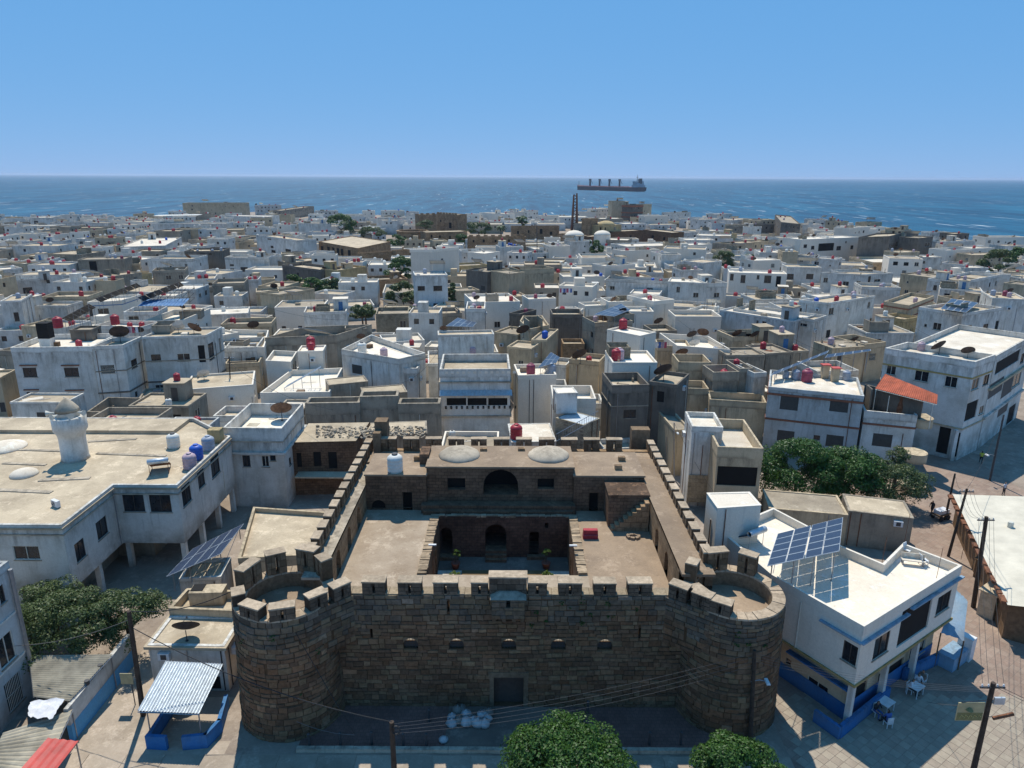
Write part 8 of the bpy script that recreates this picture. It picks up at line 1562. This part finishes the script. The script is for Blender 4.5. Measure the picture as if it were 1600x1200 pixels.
for dpt, q, z_ in cands[NIND:]:
    wl_ = FR.choice('wwwwwwWWWccgb'); mb = mbw.setdefault('all', MB()); k = 'wWbcg'.index(wl_); ph = .5; q = ccw(q); mb.cm = k
    for i in range(4):
        p0, p1 = q[i], q[(i + 1) % 4]; L_ = math.hypot(p1[0] - p0[0], p1[1] - p0[1]); hs = []
        for j in range(int(L_ / 2.6)):
            if FR.random() < .5: u = (j + .5) * L_ / int(L_ / 2.6) - .5; hs.append((u, u + 1.0, z_ - 2.3, z_ - 1.2))
        facade(mb, p0, p1, 0, z_, hs, .15); dx, dy = (p1[0] - p0[0]) / L_, (p1[1] - p0[1]) / L_; mb.cm = 6
        for h in hs: W = lambda u, v: (p0[0] + dx * u - dy * .14, p0[1] + dy * u + dx * .14, v); mb.quad(W(h[0], h[2]), W(h[1], h[2]), W(h[1], h[3]), W(h[0], h[3]))
        mb.cm = k
    inn = inset(q, .2); n = 4
    for i in range(4):
        j = (i + 1) % 4; mb.quad((*q[i], z_), (*q[j], z_), (*inn[j], z_), (*inn[i], z_)); mb.quad((*inn[j], z_ - ph), (*inn[i], z_ - ph), (*inn[i], z_), (*inn[j], z_))
    mb.cm = FR.choice((5, 5, 7)); mb.add([(*p, z_ - ph) for p in inn], ((0, 1, 2, 3),))
    if FR.random() < .25: c0 = (sum(p[0] for p in q) / 4 + FR.uniform(-1, 1), sum(p[1] for p in q) / 4); mb.cm = k; mb.obox(c0, (1, 0), None, FR.uniform(.9, 1.4), 1.1, z_ - ph, z_ + 1.7)
    for _ in range(FR.choice((0, 1, 1, 2))): mb.cm = FR.choice((8, 8, 9)); mb.lathe([(.55, z_ - ph), (.6, z_ + .5), (.3, z_ + .8)], 8, (sum(p[0] for p in q) / 4 + FR.uniform(-2, 2), sum(p[1] for p in q) / 4 + FR.uniform(-2, 2), 0))
o = mbw['all'].build('distant_houses', ['w', 'W', 'b', 'c', 'g', 'roof_t', 'glass', 'roof_w', 'tank_r', 'tank_w']); o['kind'] = 'stuff'; tag(o, 'mass of small far houses filling the gaps of the old town', 'houses')
print('FILLER', len(cands))
# ------------------------------------------------------------------ labels of the many: what each is and where it stands
LAND = [('the cargo ship', 955, 290), ('the tan tower block', 967, 325), ('the dark twin tower', 898, 325), ('the round bastion', 640, 362), ('the ruined barracks', 540, 385), ('the white tower house', 672, 440), ('the big far tree', 532, 355), ('the highest cream skyline building', 330, 322), ('the dark grey tank-topped house', 318, 405), ('the left picture edge', 5, 420), ('the lower left corner', 20, 1100), ('the mosque minaret', 103, 670), ('the blue shelter roof', 255, 475), ('the sooty chimney', 70, 510), ('the mosque roof tanks', 300, 700), ('the villa', 740, 600), ('the castle gate', 795, 1080), ('the castle dome', 720, 708), ('the dark concrete tower house', 1035, 600), ('the narrow tower house', 1105, 690), ('the red canopy', 1415, 605), ('the red-banded house', 1270, 640), ('the large fig tree', 1265, 740), ('the large blue roof array', 1260, 845), ('the right picture edge', 1595, 520), ('the market hall', 1560, 850), ('the near right pole', 1540, 1100), ('the yellow-banded house', 1470, 570), ('the large dark block', 1380, 390), ('the dark skyline block', 1215, 345), ('the large dark tree', 1565, 410), ('the tilted array house', 1500, 490), ('the banded concrete house', 1410, 480), ('the five-window white house', 1180, 430), ('the open-roofed cream house', 835, 430), ('the plain white box house', 480, 560), ('the shuttered-window house', 590, 580), ('the white roof terrace', 470, 600), ('the ruined house', 510, 700), ('the lane pole', 210, 1000), ('the stone tower house', 685, 345), ('the dark tree before the fort', 930, 388), ('the grey walled yard', 480, 525), ('the white stair tower', 975, 520)]
def relate(px, py):
    best = sorted(LAND, key=lambda l: (l[1] - px) ** 2 + 2.2 * (l[2] - py) ** 2)[0]; dx, dy = px - best[1], py - best[2]
    if abs(dx) < 14 and abs(dy) < 14: rel = 'at'
    elif abs(dx) > 1.2 * abs(dy): rel = 'right of' if dx > 0 else 'left of'
    elif abs(dx) > .5 * abs(dy): rel = ('up-' if dy < 0 else 'down-') + ('right of' if dx > 0 else 'left of')
    else: rel = 'above' if dy < 0 else 'below'
    return rel, best[0], math.hypot(dx, dy)
buck = {}
for o, ph_, pos in AUTO:
    q = PRJ(pos); rel, lm, ds = relate(q[0], q[1]); buck.setdefault(f'{ph_} {rel} {lm}', []).append((ds, o, ph_, rel, lm))
ORD = ['nearest', 'second-nearest', 'third-nearest', 'fourth-nearest', 'fifth-nearest', 'sixth-nearest', 'seventh-nearest', 'eighth-nearest', 'ninth-nearest', 'tenth-nearest', 'eleventh-nearest', 'twelfth-nearest', 'thirteenth-nearest', 'fourteenth-nearest', 'fifteenth-nearest', 'sixteenth-nearest']
for key, lst in buck.items():
    lst.sort(key=lambda t_: t_[0])
    for i, (ds, o, ph_, rel, lm) in enumerate(lst):
        lb = key if len(lst) == 1 else f'{ORD[min(i, 15)]} {ph_} {rel} {lm}'
        o['label'] = ' '.join(lb.split()[:16])
# ------------------------------------------------------------------ air
HZ = True
if HZ:
    mb = MB(); mb.box(-34500, 34500, -700, 34500, -4, 46); hz = mb.build('haze', 'void'); hz.data.materials.clear(); hz['kind'] = 'stuff'; hz['label'] = 'thin pale sea haze over the whole scene'; hz['category'] = 'haze'
    m = bpy.data.materials.new('haze'); m.use_nodes = True; t = m.node_tree; t.nodes.clear(); out = t.nodes.new('ShaderNodeOutputMaterial'); pv = t.nodes.new('ShaderNodeVolumePrincipled'); pv.inputs['Density'].default_value = 0.00006; pv.inputs['Color'].default_value = (0.64, 0.79, 1.0, 1); pv.inputs['Anisotropy'].default_value = 0.3
    t.links.new(pv.outputs[0], out.inputs['Volume']); hz.data.materials.append(m); hz.display_type = 'WIRE'
